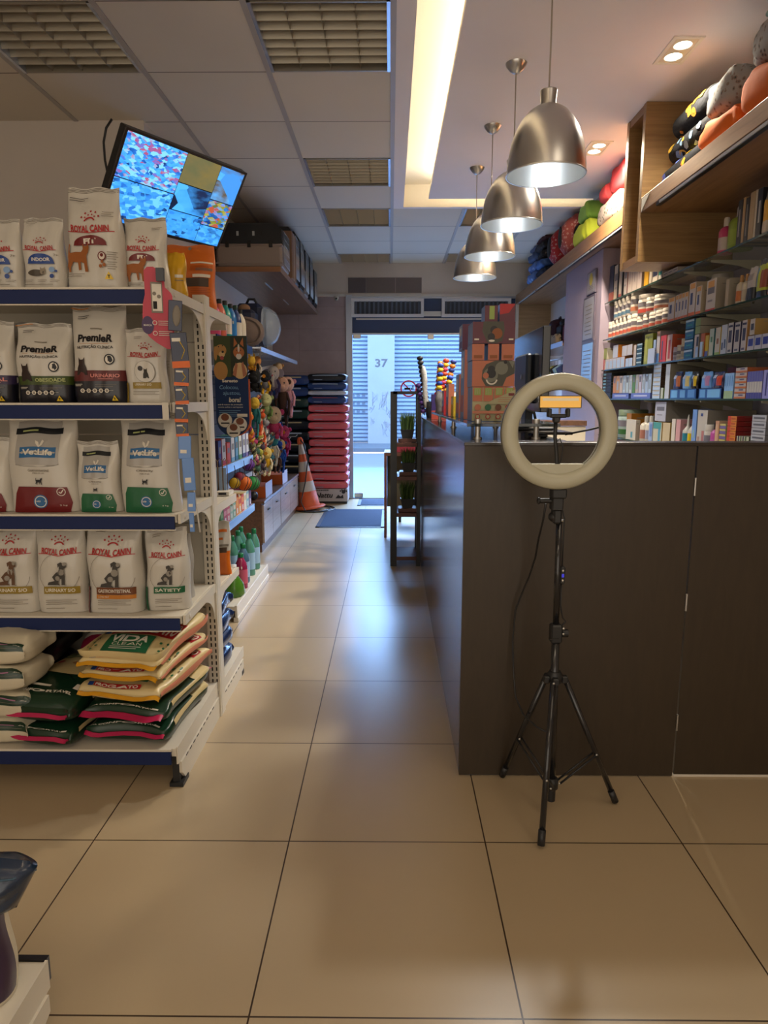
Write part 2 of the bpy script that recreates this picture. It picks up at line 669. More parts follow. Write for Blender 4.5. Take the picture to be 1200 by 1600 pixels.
struct(b, 'baseboard_left')

# shop front: frame, header, transom, two glass leaves
m_glass = mat('door_glass', (0.55, 0.75, 1.0), 0.03, alpha=0.10, spec=0.6)
m_hdr = mat('header_dark', hexc('#33486e'), 0.35, spec=.3)
b = MB()
b.box(-0.58, -0.50, YE-0.03, YE+0.06, 0, 2.66, mat('door_frame_metal', (0.30, 0.34, 0.42), 0.3, metal=0.8))
fr = b.mats[0]
b.box(1.62, 1.66, YE-0.03, YE+0.06, 0, 2.66, M_white)
b.box(-0.50, 1.62, YE-0.01, YE+0.05, 2.62, 2.66, fr)
b.box(-0.50, 1.62, YE+0.03, YE+0.10, 2.17, 2.62, m_hdr)
b.box(-0.50, 1.62, YE+0.0, YE+0.05, 2.165, 2.185, fr)
b.box(-0.50, 1.62, YE-0.02, YE+0.05, -0.01, 0.012, fr)
b.box(-0.45, 1.6, YE+0.02, YE+0.035, 2.355, 2.375, M_white)
b.box(0.43, 0.66, YE+0.0, YE+0.03, 2.40, 2.46, M_white)
struct(b, 'door_1')
lf = thing('glass_door', 'frameless glass leaf of the shop door with metal patch fittings, left one', 'glass door', (-0.49, YE+0.02, 0.015))
MB().box(0, 0.97, -0.005, 0.005, 0, 2.14, m_glass).build('pane', lf)
b = MB(); b.rbox(0.0, 0.10, -0.018, 0.018, 2.10, 2.16, M_steel, 0.006); b.build('patch_fitting', lf)
b = MB(); b.rbox(0.0, 0.12, -0.018, 0.018, 0, 0.06, M_steel, 0.006); b.build('patch_fitting', lf)
b = MB(); b.tube([(0.90, -0.05, 0.75), (0.90, -0.05, 1.35)], 0.012, M_steel); b.tube([(0.90, -0.05, 0.8), (0.90, 0, 0.8)], 0.008, M_steel)
b.tube([(0.90, -0.05, 1.3), (0.90, 0, 1.3)], 0.008, M_steel); b.build('pull_handle', lf)
lf2 = thing('glass_door', 'frameless fixed glass leaf of the shop front, right one behind the treat boxes', 'glass door', (0.485, YE+0.02, 0.015))
MB().box(0, 1.13, -0.005, 0.005, 0, 2.14, m_glass).build('pane', lf2)
b = MB(); b.rbox(0.0, 0.08, -0.018, 0.018, 2.09, 2.16, M_steel, 0.006); b.build('patch_fitting', lf2)
# no smoking sticker
t = thing('warning_sticker', 'round red no smoking sticker on the door glass above the plant rack', 'sticker', (0.24, YE-0.001, 1.47))
b = MB()
mr_ = mat('sticker_red', hexc('#d8303a'), 0.5)
P_ = Print(0.11, 0.22)
P_.arc(0, .5, 1, .17, mr_)
P_.line([(-.62, .81), (.62, .19)], .14, mr_)
P_.rect(-.5, .2, .44, .56, M_dark).rect(.25, .4, .44, .56, M_dark).rect(.45, .58, .44, .7, M_dark)
P_.emit(b, lambda a, c, o: (a*0.11, -o, (c-.5)*0.22))
b.build('printed_symbol', t)
MB().lathe([(0.112, 0), (0.112, 0.001)], m_glass, (0, 0, 0), 24, True, 'y').build('clear_backing', t)

# ventilation grilles over the door
def grille(x0, x1, z0, z1, label):
    t = thing('vent_grille', label, 'vent', ((x0+x1)/2, YE-0.035, z0))
    w_, h = x1-x0, z1-z0
    b = MB()
    m = mat('grille_white', (0.66, 0.66, 0.68), 0.45)
    b.box(-w_/2, w_/2, -0.02, 0.035, 0, 0.035, m).box(-w_/2, w_/2, -0.02, 0.035, h-0.035, h, m)
    b.box(-w_/2, -w_/2+0.04, -0.02, 0.035, 0.035, h-0.035, m).box(w_/2-0.04, w_/2, -0.02, 0.035, 0.035, h-0.035, m)
    b.build('frame', t, bevel=0.003)
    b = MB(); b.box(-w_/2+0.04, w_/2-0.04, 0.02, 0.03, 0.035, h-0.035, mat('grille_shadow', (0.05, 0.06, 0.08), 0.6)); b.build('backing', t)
    b = MB()
    n = 15
    for i in range(n):
        x = -w_/2+0.06+(w_-0.12)*i/(n-1)
        b.prism([(x-0.012, -0.004), (x+0.012, 0.012), (x+0.010, 0.016), (x-0.014, 0.0)], 'z', 0.035, h-0.035, mat('grille_fin', hexc('#5d6675'), 0.5))
    b.build('fins', t)


grille(-0.51, 0.43, 2.385, 2.615, 'white framed vent grille over the door, left one above the glass leaf')
grille(0.66, 1.555, 2.385, 2.615, 'white framed vent grille over the door, right one beside the pendant lamps')

# street seen through the glass
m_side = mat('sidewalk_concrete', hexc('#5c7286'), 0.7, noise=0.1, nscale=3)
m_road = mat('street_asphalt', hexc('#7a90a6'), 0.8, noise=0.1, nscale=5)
b = MB()
b.box(-8, 12, YE+0.12, 13.2, -0.06, -0.01, m_side)
b.box(-8, 12, 13.2, 13.4, -0.16, -0.01, m_side)
b.box(-8, 12, 13.4, 18.6, -0.16, -0.14, m_road)
b.box(-8, 12, 18.6, 21.0, -0.10, 0.0, m_side)
struct(b, 'trim_street')
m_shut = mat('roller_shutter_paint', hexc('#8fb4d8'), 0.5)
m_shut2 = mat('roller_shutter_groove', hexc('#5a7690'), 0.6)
bld = thing('street_building', 'pale building across the street with two closed roller shutters and a pillar', 'building', (0, 20.9, 0))
b = MB()
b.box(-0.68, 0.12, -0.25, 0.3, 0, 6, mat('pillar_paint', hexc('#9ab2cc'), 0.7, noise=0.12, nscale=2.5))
b.box(-8, 12, 0.15, 0.35, 0, 8, m_shut)
b.build('pillar_wall', bld)
for x0, x1 in ((-6, -0.68), (0.12, 9)):
    b = MB()
    z = 0.05
    while z < 4.6:
        b.prism([(0.10, z), (0.04, z+0.02), (0.04, z+0.075), (0.10, z+0.095)], 'x', x0, x1, m_shut)
        b.box(x0, x1, 0.09, 0.11, z+0.09, z+0.125, m_shut2)
        z += 0.12
    if x0 < -1:
        for k in range(3):
            for q in range(4):
                b.box(-1.35+q*0.16, -1.25+q*0.16, 0.03, 0.045, 0.92+k*0.24, 0.98+k*0.24, m_shut2)
    b.build('roller_shutter', bld)
b = MB()
mg = mat('house_number_paint', hexc('#59636f'), 0.7)
Print(0.2, 0.4).text('37', 0, .5, 1.9, .62, mg, 0.03).emit(b, lambda a, c, o: (-0.27+a*0.2, -0.25-o, 2.18+c*0.4))
b.build('house_number', bld)
b = MB()
mgr = mat('graffiti_paint', hexc('#97a3b0'), 0.7)
rnd = random.Random(5)
for k in range(9):
    x, z = rnd.uniform(-.6, .0), rnd.uniform(0.2, 1.5)
    pts = []
    for q in range(9):
        pts.append((min(.1, max(-.66, x+rnd.uniform(-.12, .12))), -0.252, max(.05, z+rnd.uniform(-.25, .25))))
    b.tube(pts, 0.006, mgr, 4)
b.build('graffiti', bld)

# ================================================================== ceiling lights (unlit louvres)
m_louv = mat('louvre_metal', (0.36, 0.32, 0.25), 0.42, metal=0.55)
m_tray = mat('louvre_tray', (0.16, 0.14, 0.11), 0.5)
m_lframe = mat('louvre_frame', (0.55, 0.60, 0.70), 0.25, metal=0.7)


def louver(i, j, near, label):
    W, L = 0.6615, 0.6608
    x0, y0 = 0.011+i*W+0.014, 3.959+j*L+0.006
    W -= 0.028; L -= 0.012
    t = thing('ceiling_light', label, 'ceiling light', (x0+W/2, y0+L/2, CZ), group='unlit ceiling lights')
    b = MB()
    for s in (-1, 1):
        b.box(s*W/2-(0.016 if s > 0 else 0), s*W/2+(0.016 if s < 0 else 0), -L/2, L/2, -0.006, 0.07, m_lframe)
        b.box(-W/2, W/2, s*L/2-(0.01 if s > 0 else 0), s*L/2+(0.01 if s < 0 else 0), -0.004, 0.07, m_louv)
    b.build('frame', t)
    b = MB()
    b.box(-W/2, W/2, -L/2, L/2, 0.115, 0.12, m_tray)
    b.box(-W/2, -W/2+.004, -L/2, L/2, 0.06, 0.12, m_tray).box(W/2-.004, W/2, -L/2, L/2, 0.06, 0.12, m_tray)
    b.box(-W/2, W/2, -L/2, -L/2+.004, 0.06, 0.12, m_tray).box(-W/2, W/2, L/2-.004, L/2, 0.06, 0.12, m_tray)
    b.build('tray', t)
    nr = 8 if near else 9
    for k in range(4):
        x = -W/2+W*(k+.5)/4
        b = MB(); b.cyl((x, 0, 0.085), 0.012, -L/2+0.02, L/2-0.02, mat('unlit_tube', (0.5, 0.48, 0.42), 0.3), 8, 'y'); b.build('fluorescent_tube', t)
    b = MB()
    for k in range(1, nr):
        y = -L/2+L*k/nr
        b.prism([(y-0.018, 0.055), (y, 0.002), (y+0.018, 0.055), (y, 0.06)], 'x', -W/2+0.01, W/2-0.01, m_louv)
    b.build('cross_louvres', t)
    for k in range(1, 4):
        x = -W/2+W*k/4
        b = MB(); b.prism([(x-0.014, 0.06), (x, 0.0), (x+0.014, 0.06)], 'y', -L/2+0.01, L/2-0.01, m_louv); b.build('divider', t)


LL = ['square louvred ceiling light, large one nearest the camera beside the lit trough', 'square louvred ceiling light in the top left corner above the pet food gondola',
      'louvred ceiling light third tile beyond the large one, beside the lit trough', 'louvred ceiling light next but one before the end wall, left of the trough corner',
      'louvred ceiling light touching the end wall, left of the grey tile patch', 'louvred ceiling light behind the stem of the farthest pendant lamp',
      'louvred ceiling light touching the end wall, beside the farthest pendant lamp']
for (i, j, nr), lb in zip(LOUV, LL):
    louver(i, j, nr, lb)

# ================================================================== pendant lamps
m_shin = mat('lamp_inside_aluminium', (0.80, 0.80, 0.78), 0.28, metal=0.9)
m_bulb = mat('lamp_bulb', (1, 1, 1), emit=(0.86, 0.94, 1.0), estr=6.0)


def pendant(loc, label):
    t = thing('pendant_lamp', label, 'pendant lamp', loc, group='brushed metal pendant lamps')
    prof = [(0.163, 0.0), (0.1625, 0.03), (0.158, 0.075), (0.148, 0.125), (0.130, 0.175), (0.107, 0.215), (0.080, 0.245), (0.055, 0.262), (0.036, 0.270)]
    b = MB(); b.lathe(prof, M_alum, seg=40, caps=False); b.build('shade', t)
    b = MB(); b.lathe([(r-0.002, z+0.0005) for r, z in prof], m_shin, seg=40, caps=False)
    b.lathe([(0.163, 0.0), (0.1665, -0.001), (0.1665, 0.004), (0.163, 0.006)], m_shin, seg=40, caps=False); b.build('shade_lining', t)
    b = MB(); b.lathe([(0.034, 0.266), (0.032, 0.285), (0.036, 0.325), (0.036, 0.328), (0.0, 0.330)], M_alum, seg=20); b.build('neck', t)
    b = MB(); b.ell((0, 0, 0.135), (0.032, 0.032, 0.042), m_bulb); b.build('bulb', t)
    b = MB(); b.lathe([(0.02, 0.165), (0.02, 0.265)], M_white, seg=12); b.build('bulb_holder', t)
    top = CZ-loc[2]
    b = MB(); b.tube([(0, 0, 0.32), (0.001, 0, 0.5), (0, 0, top-0.03)], 0.0035, mat('clear_cable', (0.35, 0.30, 0.25), 0.3), 6); b.build('cable', t)
    b = MB(); b.lathe([(0.004, top-0.05), (0.016, top-0.047), (0.034, top-0.034), (0.052, top-0.012), (0.056, top)], M_alum, seg=28); b.build('ceiling_canopy', t)
    l = bpy.data.lights.new('lamp_glow', 'POINT')
    l.energy = 0.30; l.color = (0.84, 0.93, 1.0); l.shadow_soft_size = 0.05
    o = bpy.data.objects.new('lamp_glow', l); COL.objects.link(o); o.parent = t; o.location = (0, 0, 0.07)
    l = bpy.data.lights.new('lamp_beam', 'SPOT')
    l.energy = 60; l.color = (0.95, 0.94, 0.92); l.shadow_soft_size = 0.04; l.spot_size = R(125); l.spot_blend = .8
    o = bpy.data.objects.new('lamp_beam', l); COL.objects.link(o); o.parent = t; o.location = (0, 0, 0.06)


pendant((0.650, 3.05, 2.262), 'brushed metal dome pendant lamp, nearest and largest of the row of four')
pendant((0.652, 3.88, 2.262), 'brushed metal dome pendant lamp, second nearest of the row of four')
pendant((0.652, 4.70, 2.262), 'brushed metal dome pendant lamp, third of the row of four')
pendant((0.652, 5.50, 2.262), 'brushed metal dome pendant lamp, farthest and smallest-looking of the row of four')

# recessed double spots
def spot(cx, cy, label, energy, col, cone=130):
    t = thing('recessed_spotlight', label, 'spotlight', (cx, cy, CZ), group='recessed double spotlights')
    w_, l_ = 0.115, 0.24
    b = MB()
    mw = mat('spot_trim', (0.80, 0.78, 0.72), 0.4)
    for s in (-1, 1):
        b.box(min(s*w_/2, s*(w_/2+0.018)), max(s*w_/2, s*(w_/2+0.018)), -l_/2-0.018, l_/2+0.018, -0.006, 0, mw)
        b.box(-w_/2, w_/2, min(s*l_/2, s*(l_/2+0.018)), max(s*l_/2, s*(l_/2+0.018)), -0.006, 0, mw)
    b.box(-w_/2, w_/2, -l_/2, l_/2, -0.0035, -0.0015, mat('spot_plate', (0.72, 0.66, 0.52), 0.4))
    b.build('trim_frame', t)
    for s in (-1, 1):
        b = MB(); b.lathe([(0.045, -0.006), (0.040, -0.004), (0.040, -0.0035)], mw, (0, s*0.058, 0), 20, caps=False)
        b.lathe([(0.001, -0.010), (0.025, -0.008), (0.038, -0.004)], mat('spot_bulb', (1, 1, 1), emit=(1.0, 0.97, 0.88), estr=14), (0, s*0.058, 0), 20)
        b.build('bulb', t)
    l = bpy.data.lights.new('spot_glow', 'SPOT')
    l.energy = energy; l.color = col; l.spot_size = R(cone); l.spot_blend = 0.9; l.shadow_soft_size = 0.05
    o = bpy.data.objects.new('spot_glow', l); COL.objects.link(o); o.parent = t; o.location = (0, 0, -0.03)


spot(1.437, 3.75, 'recessed double spotlight in the ceiling panel, nearer and brighter one', 80, (1.0, 0.90, 0.72), 150)
spot(1.433, 5.10, 'recessed double spotlight behind the tall wooden box by the coral cushion', 240, (1.0, 0.84, 0.60), 174)

# ================================================================== PET FOOD GONDOLA (left)
GX0, GX1 = -2.20, -0.73
SH = [1.697, 1.325, 0.947, 0.583]      # shelf tops on the camera side
g = thing('display_gondola', 'cream metal double-sided shop gondola with blue price strips, carrying the bags of pet food', 'shelving', (0, 2.75, 0))


def upright(x):
    b = MB()
    b.box(x-0.045, x, -0.035, 0.035, 0.0, 1.735, M_fix)
    z = 0.10
    while z < 1.70:
        for c in (0.012, 0.030):
            b.box(x-0.045+c, x-0.045+c+0.006, -0.0356, -0.0351, z, z+0.016, M_dark)
        z += 0.0265
    b.box(x-0.0001, x+0.0012, -0.02, 0.0355, 0.0, 1.735, M_fix)
    return b


upright(GX1+0.01).build('upright', g)
upright(-1.62).build('upright', g)
b = MB()
z = 0.12
for zz in (0.12, 0.48, 0.84, 1.20, 1.56):
    z1 = min(zz+0.355, 1.72)
    b.box(GX0, GX1-0.035, -0.012, 0.012, zz, z1, M_fixp)
b.build('back_panel', g)


def bracket(x, y0, y1, ztop, drop_back=0.15, drop_front=0.035):
    """curved side bracket: from the shelf front (y0) to the upright (y1)"""
    d = y1-y0
    pts = [(y0, ztop), (y0, ztop-drop_front)]
    for k in range(7):
        t = k/6
        pts.append((y0+d*(0.55+0.42*math.sin(t*PI/2)), ztop-drop_front-(drop_back-drop_front)*(1-math.cos(t*PI/2))))
    pts += [(y1, ztop-drop_back), (y1, ztop)]
    b = MB()
    b.prism(pts, 'x', x-0.004, x, M_fix)
    b.prism([(y0, ztop), (y0, ztop-drop_front), (y1, ztop-drop_front), (y1, ztop)], 'x', x, x+0.006, M_fix)
    b.lathe([(0.007, 0.006), (0.007, 0.009)], M_fix, (x, y0+0.05, ztop-0.018), 10, axis='x')
    return b


def shelf(zt, y0, blue, sx=GX0, back=False, thick=0.03, par=g):
    """one shelf board with its strip and end bracket; y0 = front edge, local to the gondola"""
    s = 1 if not back else -1
    yb = -0.02*s
    b = MB(); b.box(sx, GX1-0.006, min(y0, yb), max(y0, yb), zt-thick, zt, M_fix)
    o = b.build('shelf', par, bevel=0.003)
    b = MB()
    ys = sorted((y0, y0-0.008*s))
    b.box(sx, GX1-0.012, ys[0], ys[1], zt-0.052, zt-0.006, blue)
    b.box(sx, GX1-0.010, ys[0], ys[1]+0.001, zt-0.007, zt+0.001, M_fix)
    b.box(sx, GX1-0.010, ys[0], ys[1]+0.001, zt-0.056, zt-0.051, M_fix)
    b.build('price_strip', o)
    bracket(GX1+0.002, y0, -0.03*s, zt+0.002).build('bracket', par)
    return o


for zt, yf in zip(SH, (2.30, 2.30, 2.30, 2.30)):
    shelf(zt, yf-2.75, M_blue)
for zt in (1.70, 0.90, 0.545):
    shelf(zt, 3.15-2.75, M_fix, sx=-1.55, back=True)
# base shelf with kick plates
b = MB()
b.box(GX0, GX1-0.004, 2.16-2.75, -0.02, 0.125, 0.155, M_fix)
b.build('base_shelf', g, bevel=0.003)
b = MB()
b.box(GX0, GX1-0.02, 2.150-2.75, 2.160-2.75, 0.100, 0.150, M_blue)
b.box(GX0, GX1-0.018, 2.149-2.75, 2.160-2.75, 0.149, 0.157, M_fix)
b.build('price_strip', g)
b = MB()
b.box(GX1-0.006, GX1, 2.165-2.75, -0.03, 0.095, 0.157, M_fix)
b.prism([(2.24-2.75, 0.0), (-0.03, 0.0), (-0.03, 0.09), (2.19-2.75, 0.09), (2.19-2.75, 0.05)], 'x', GX1-0.006, GX1+0.004, M_fix)
for k in range(9):
    yy = 2.24-2.75+k*0.045
    b.box(GX1+0.0035, GX1+0.0046, yy, yy+0.025, 0.084, 0.089, M_dark)
b.build('end_plate', g)
b = MB()
b.box(GX1-0.03, GX1-0.006, 2.19-2.75, 2.23-2.75, 0.015, 0.12, M_black).box(GX1-0.04, GX1+0.008, 2.18-2.75, 2.25-2.75, 0.0, 0.015, M_black)
b.build('foot', g)
# back side base
b = MB()
b.box(-1.55, GX1-0.004, 0.02, 0.47, 0.09, 0.12, M_fix)
b.box(GX1-0.006, GX1, 0.03, 0.47, 0.075, 0.125, M_fix)
b.prism([(0.03, 0.0), (0.40, 0.0), (0.445, 0.03), (0.445, 0.07), (0.03, 0.07)], 'x', GX1-0.006, GX1+0.004, M_fix)
for k in range(7):
    b.box(GX1+0.0035, GX1+0.0046, 0.07+k*0.05, 0.095+k*0.05, 0.062, 0.067, M_dark)
b.build('back_base_shelf', g, bevel=0.0015)
b = MB(); b.box(GX1-0.03, GX1+0.006, 0.40, 0.44, 0.0, 0.02, M_black); b.build('foot', g)

# ------------------------------------------------------------------ bags
M_bagw = mat('bag_white', (0.55, 0.52, 0.46), 0.30, bump=0.25, bscale=9, coat=0.3)
M_bagc = mat('bag_cream', (0.60, 0.54, 0.40), 0.38, bump=0.25, bscale=9, coat=0.15)
M_bags = mat('bag_silver', (0.36, 0.34, 0.31), 0.28, bump=0.3, bscale=12, coat=0.3)
M_bagk = mat('bag_black', (0.012, 0.012, 0.014), 0.35, bump=0.3, bscale=10, coat=0.2)
rcr = mat('print_red', hexc('#a81c20'), 0.4)
pbk = mat('print_black', hexc('#17151a'), 0.4)
pgr = mat('print_grey', hexc('#7c7468'), 0.5)
pol = mat('print_olive', hexc('#8c7420'), 0.4)
pgn = mat('print_green', hexc('#1f5f3c'), 0.35)
pbr = mat('print_brown', hexc('#6a3b1d'), 0.4)
por = mat('print_orange_brown', hexc('#b8742a'), 0.4)
pwh = mat('print_white', hexc('#d9d2c4'), 0.4)
pmr = mat('print_maroon', hexc('#6a1518'), 0.35)
pbl = mat('print_blue', hexc('#1c3f86'), 0.35)
pyl = mat('print_yellow', hexc('#d8b420'), 0.4)
pcat = mat('print_ginger', hexc('#9a5a28'), 0.5)


def bag_fn(w, h, d, seed=0, top=0.04, e=5.0, lean=0.0, wr=0.004, taper=0.04):
    rnd = random.Random(seed)
    ph = [rnd.uniform(0, 6.28) for _ in range(8)]

    def S(a, b, off=0.0, side=-1):
        a_ = max(-1, min(1, a)); b_ = max(0, min(1, b))
        V = 1.0
        if b_ > 0.55:
            t = (b_-0.55)/0.45
            V = 1-(1-top)*(t*t*(3-2*t))
        elif b_ < 0.06:
            V = 0.86+0.14*(b_/0.06)
        prof = max(0.0, 1-abs(a_)**e)**0.5
        wd = w/2*(1-taper*b_+0.012*math.sin(5*b_+ph[0]))
        T = d/2*V*prof
        wrk = wr*prof*(math.sin(7*b_+3*a_+ph[1])*0.5+math.sin(13*a_-6*b_+ph[2])*0.35+math.sin(22*b_+4*a_*a_+ph[3])*0.3*(b_ > .5))
        x = wd*a + wr*0.8*math.sin(9*b_+ph[4])*abs(a_)
        y = side*(T+wrk*0.7+off)+lean*b_
        z = h*b*(1+0.012*math.sin(6*a_+ph[5])*b_)
        return (x, y, z)
    return S


def bag_body(S, m, back=None):
    b = MB()
    us = [math.sin(PI/2*(-1+2*i/20)) for i in range(21)]
    vs = [i/20 for i in range(21)]
    for side in (-1, 1):
        b.grid(lambda u, v: S(u, v, 0, side), 0, 0, (back or m) if side > 0 else m, True, us, vs)
    # base and top closing
    for v in (0.0, 1.0):
        V = [S(u, v, 0, -1) for u in us]+[S(u, v, 0, 1) for u in us]
        n = len(us)
        b.add(V, [(i, i+1, n+i+1, n+i) for i in range(n-1)], m)
    return b


def bag(name, label, cat, loc, w, h, d, draw, m=None, rot=0.0, seed=0, group=None, **k):
    t = thing(name, label, cat, loc, rot, group)
    S = bag_fn(w, h, d, seed, **k)
    bag_body(S, m or M_bagw).build('pouch', t)
    b = MB()
    P = Print(w/2, h)
    draw(P)
    P.emit(b, lambda x, y, o: S(x, y, o, -1))
    b.build('front_print', t)
    # crimped top seal
    b = MB()
    for q in range(3):
        y0 = 0.955+q*0.014
        b.grid(lambda u, v: S(-1+2*u, y0+0.006*v, 0.0016), 8, 1, pgr if m is None else m)
    b.build('top_seal', t)
    return t


def crown(P, cx, cy, s, m=None):
    m = m or rcr
    k = P.hw/P.h
    for r_, n, rad in ((0.0, 5, .030), (1, 4, .024)):
        for i in range(n):
            a = R(155-130*i/(n-1)) if r_ == 0 else R(145-110*i/(n-1))
            rr = s*(0.36 if r_ == 0 else 0.22)
            P.ell(cx+rr*math.cos(a), cy+rr*math.sin(a)*k*0.85, rad*s*1.15, m, n=10)
    P.arc(cx, cy-s*.14*k, s*.24, s*.05, m, 30, 150, 10)


def rc(P, cy=0.70, cx=0.0, s=1.0, text=True):
    crown(P, cx, cy+0.075*s, s)
    k = P.hw/P.h
    P.text('ROYAL CANIN', cx, cy, 1.42*s, .185*s*k*1.25, rcr, 0.035, arch=-0.012)
    P.line([(cx-s*.86, cy-.030), (cx-s*.5, cy-.036), (cx, cy-.052), (cx+s*.5, cy-.036), (cx+s*.86, cy-.030)], .028, rcr)


def tri(P, x, y, s=0.13):
    k = P.hw/P.h
    P.poly([(x-s, y), (x+s, y), (x, y+1.8*s*k)], pyl)
    P.text('T', x, y+.62*s*k, s*.6, s*.75*k, pbk, 0.05)


def small_lines(P, x0, x1, y, n, m=None, step=0.022, th=0.006):
    for i in range(n):
        P.rect(x0, x1-(0.15*(x1-x0) if i % 2 else 0), y-i*step, y-i*step+th, m or pgr)


def d_indoor(P):
    rc(P, .565, 0, .92)
    P.poly([(-.62, .34)]+ellpoly(0.02, .37, .60, .115, 14, 180, 0)+[(.66, .34)], pbl)
    P.text('INDOOR', .03, .40, .86, .05, pwh, 0.03)
    P.text('7+', .74, .46, .18, .035, pgr, .02)
    P.ell(-.22, .215, .42, mat('print_cat_grey', hexc('#4a4238'), .5), .045)
    P.poly([(-.02, .22), (0, .30), (.06, .275), (.16, .275), (.22, .30), (.22, .2), (.05, .19)], mat('print_cat_light', hexc('#8d8272'), .5))
    P.ell(.52, .26, .13, mat('print_pale_blue', hexc('#7d9cc4'), .5)).ell(.52, .17, .10, pbl).ell(.70, .24, .06, pbl)
    small_lines(P, -.8, -.3, .11, 1).rect(-.2, .3, .11, .115, pgr) if False else None
    small_lines(P, -.8, -.35, .11, 2); small_lines(P, -.15, .3, .11, 2); small_lines(P, .45, .85, .11, 2); small_lines(P, -.8, .6, .05, 1)
    small_lines(P, -.8, -.2, .93, 2)


def d_fit(P):
    rc(P, .585, 0.02, 1.0)
    P.poly([(-.62, .415)]+ellpoly(0, .435, .60, .075, 14, 180, 0)+[(.62, .415)], pmr)
    P.text('FIT', .02, .455, .46, .052, pwh, 0.05)
    P.shape(CAT_WALK, -.44, .265, .92, pcat)
    P.ell(.42, .31, .15, pmr).ell(.42, .31, .115, pwh).ell(.42, .32, .06, pmr)
    P.ell(.36, .215, .06, pcat).ell(.50, .225, .06, pcat).ell(.43, .255, .05, pcat)
    small_lines(P, .62, .92, .345, 4); small_lines(P, .62, .9, .25, 4)
    small_lines(P, -.85, -.2, .135, 2); small_lines(P, .5, .9, .74, 3); small_lines(P, -.8, -.1, .885, 2, pbk)
    tri(P, .66, .085, .14)


def d_fit2(P):
    rc(P, .575, 0, .95)
    P.poly([(-.62, .40)]+ellpoly(0, .42, .60, .08, 14, 180, 0)+[(.62, .40)], pmr)
    P.text('FIT', .02, .447, .46, .055, pwh, 0.05)
    P.shape(CAT_WALK, -.30, .25, 1.1, pcat)
    small_lines(P, -.8, .0, .10, 2); small_lines(P, .4, .85, .85, 2)


def zt(z):
    return z+0.0015


def upx(u0, u1, vt, vb, y):
    """left, right, height of something whose front stands at depth y"""
    a = at(u0, vb, y=y); c = at(u1, vb, y=y); tp = at((u0+u1)/2, vt, y=y)
    return (a.x+c.x)/2, c.x-a.x, tp.z-c.z


def put(name, label, cat, u0, u1, vt, vb, y, z, depth, draw, **k):
    x, w_, h_ = upx(u0, u1, vt, vb, y)
    return bag(name, label, cat, (x, y+depth/2, zt(z)), w_, h_, depth, draw, **k)


put('pet_food_bag', 'white cat food bag with blue INDOOR arch, cut by the left picture edge', 'pet food bag', -42, 33, 335, 447, 2.325, SH[0], .07, d_indoor, seed=1)
put('pet_food_bag', 'white cat food bag with blue INDOOR arch and lying grey cat, fully in view', 'pet food bag', 34, 99, 333, 447, 2.325, SH[0], .07, d_indoor, seed=2)
put('pet_food_bag', 'tall white cat food bag with maroon FIT arch in front of the screen', 'pet food bag', 101, 192, 284, 448, 2.325, SH[0], .10, d_fit, seed=3, rot=-0.06, taper=.1)
put('pet_food_bag', 'smaller white FIT cat food bag half hidden behind the pink shelf wobbler', 'pet food bag', 191, 259, 325, 444, 2.38, SH[0], .08, d_fit2, seed=4)

pcb = mat('print_cat_brown', hexc('#2a1a16'), .5)
M_navy = mat('bag_navy', hexc('#14141f'), 0.3, coat=0.3)


def premier(band, word, pmat):
    def d(P):
        P.rect(-1, 1, 0, .225, M_navy)
        P.rect(-1, 1, .225, .335, band)
        P.text('PremieR', -.02, .67, 1.30, .085, pbk, 0.04)
        P.text('NUTRIÇÃO CLÍNICA', -.02, .575, 1.34, .042, pbk, 0.02)
        P.line([(-.6, .615), (.5, .615)], .012, por)
        P.rect(-.24, .20, .758, .770, pgr)
        P.shape(CAT_SIT, -.52, .38, .62, pcb)
        P.ell(.48, .45, .19, pbk).ell(.48, .45, .145, pwh).shape(CAT_SIT, .48, .455, .16, pbk)
        P.text(word, .30, .285, 1.02, .046, pmat, 0.03)
        small_lines(P, .05, .6, .245, 1, pmat)
        small_lines(P, -.8, -.5, .19, 2, pwh, .016, .005); small_lines(P, -.05, .7, .185, 2, pgr, .016, .004)
        for i in range(5):
            P.ell(-.50+i*.22, .125, .075, pwh)
            P.ell(-.50+i*.22, .125, .045, pgr)
        P.line([(-.5, .125), (.6, .125)], .008, pwh)
        tri(P, .62, .02, .11)
        P.rect(-1, -.35, .975, .985, por)
        small_lines(P, -.7, -.3, .9, 2, pbk)
    return d


p_ol = mat('band_olive_green', hexc('#3b4a1a'), .4)
p_mar = mat('band_maroon', hexc('#5e2222'), .4)
p_pur = mat('band_purple', hexc('#2e2244'), .4)
p_olt = mat('text_pale_green', hexc('#a8b070'), .4)
p_pkt = mat('text_pink', hexc('#cf8078'), .4)
put('pet_food_bag', 'white and navy pet food bag with a purple band, cut by the left picture edge', 'pet food bag', -60, 21, 492, 622, 2.325, SH[1], .09, premier(p_pur, 'RENAL', p_pkt), seed=5)
put('pet_food_bag', 'white and navy pet food bag with green OBESIDADE band', 'pet food bag', 23, 110, 500, 626, 2.325, SH[1], .10, premier(p_ol, 'OBESIDADE', p_olt), seed=6, rot=.04)
put('pet_food_bag', 'taller white and navy pet food bag with maroon URINÁRIO band', 'pet food bag', 111, 199, 474, 627, 2.325, SH[1], .11, premier(p_mar, 'URINÁRIO', p_pkt), seed=7, rot=-.03)
put('pet_food_bag', 'plain pale pet food bag standing at the back between the purple and green banded bags', 'pet food bag', 8, 62, 488, 615, 2.50, SH[1], .08, lambda P: small_lines(P, -.6, .6, .8, 5, pgr), seed=8, m=M_bags)
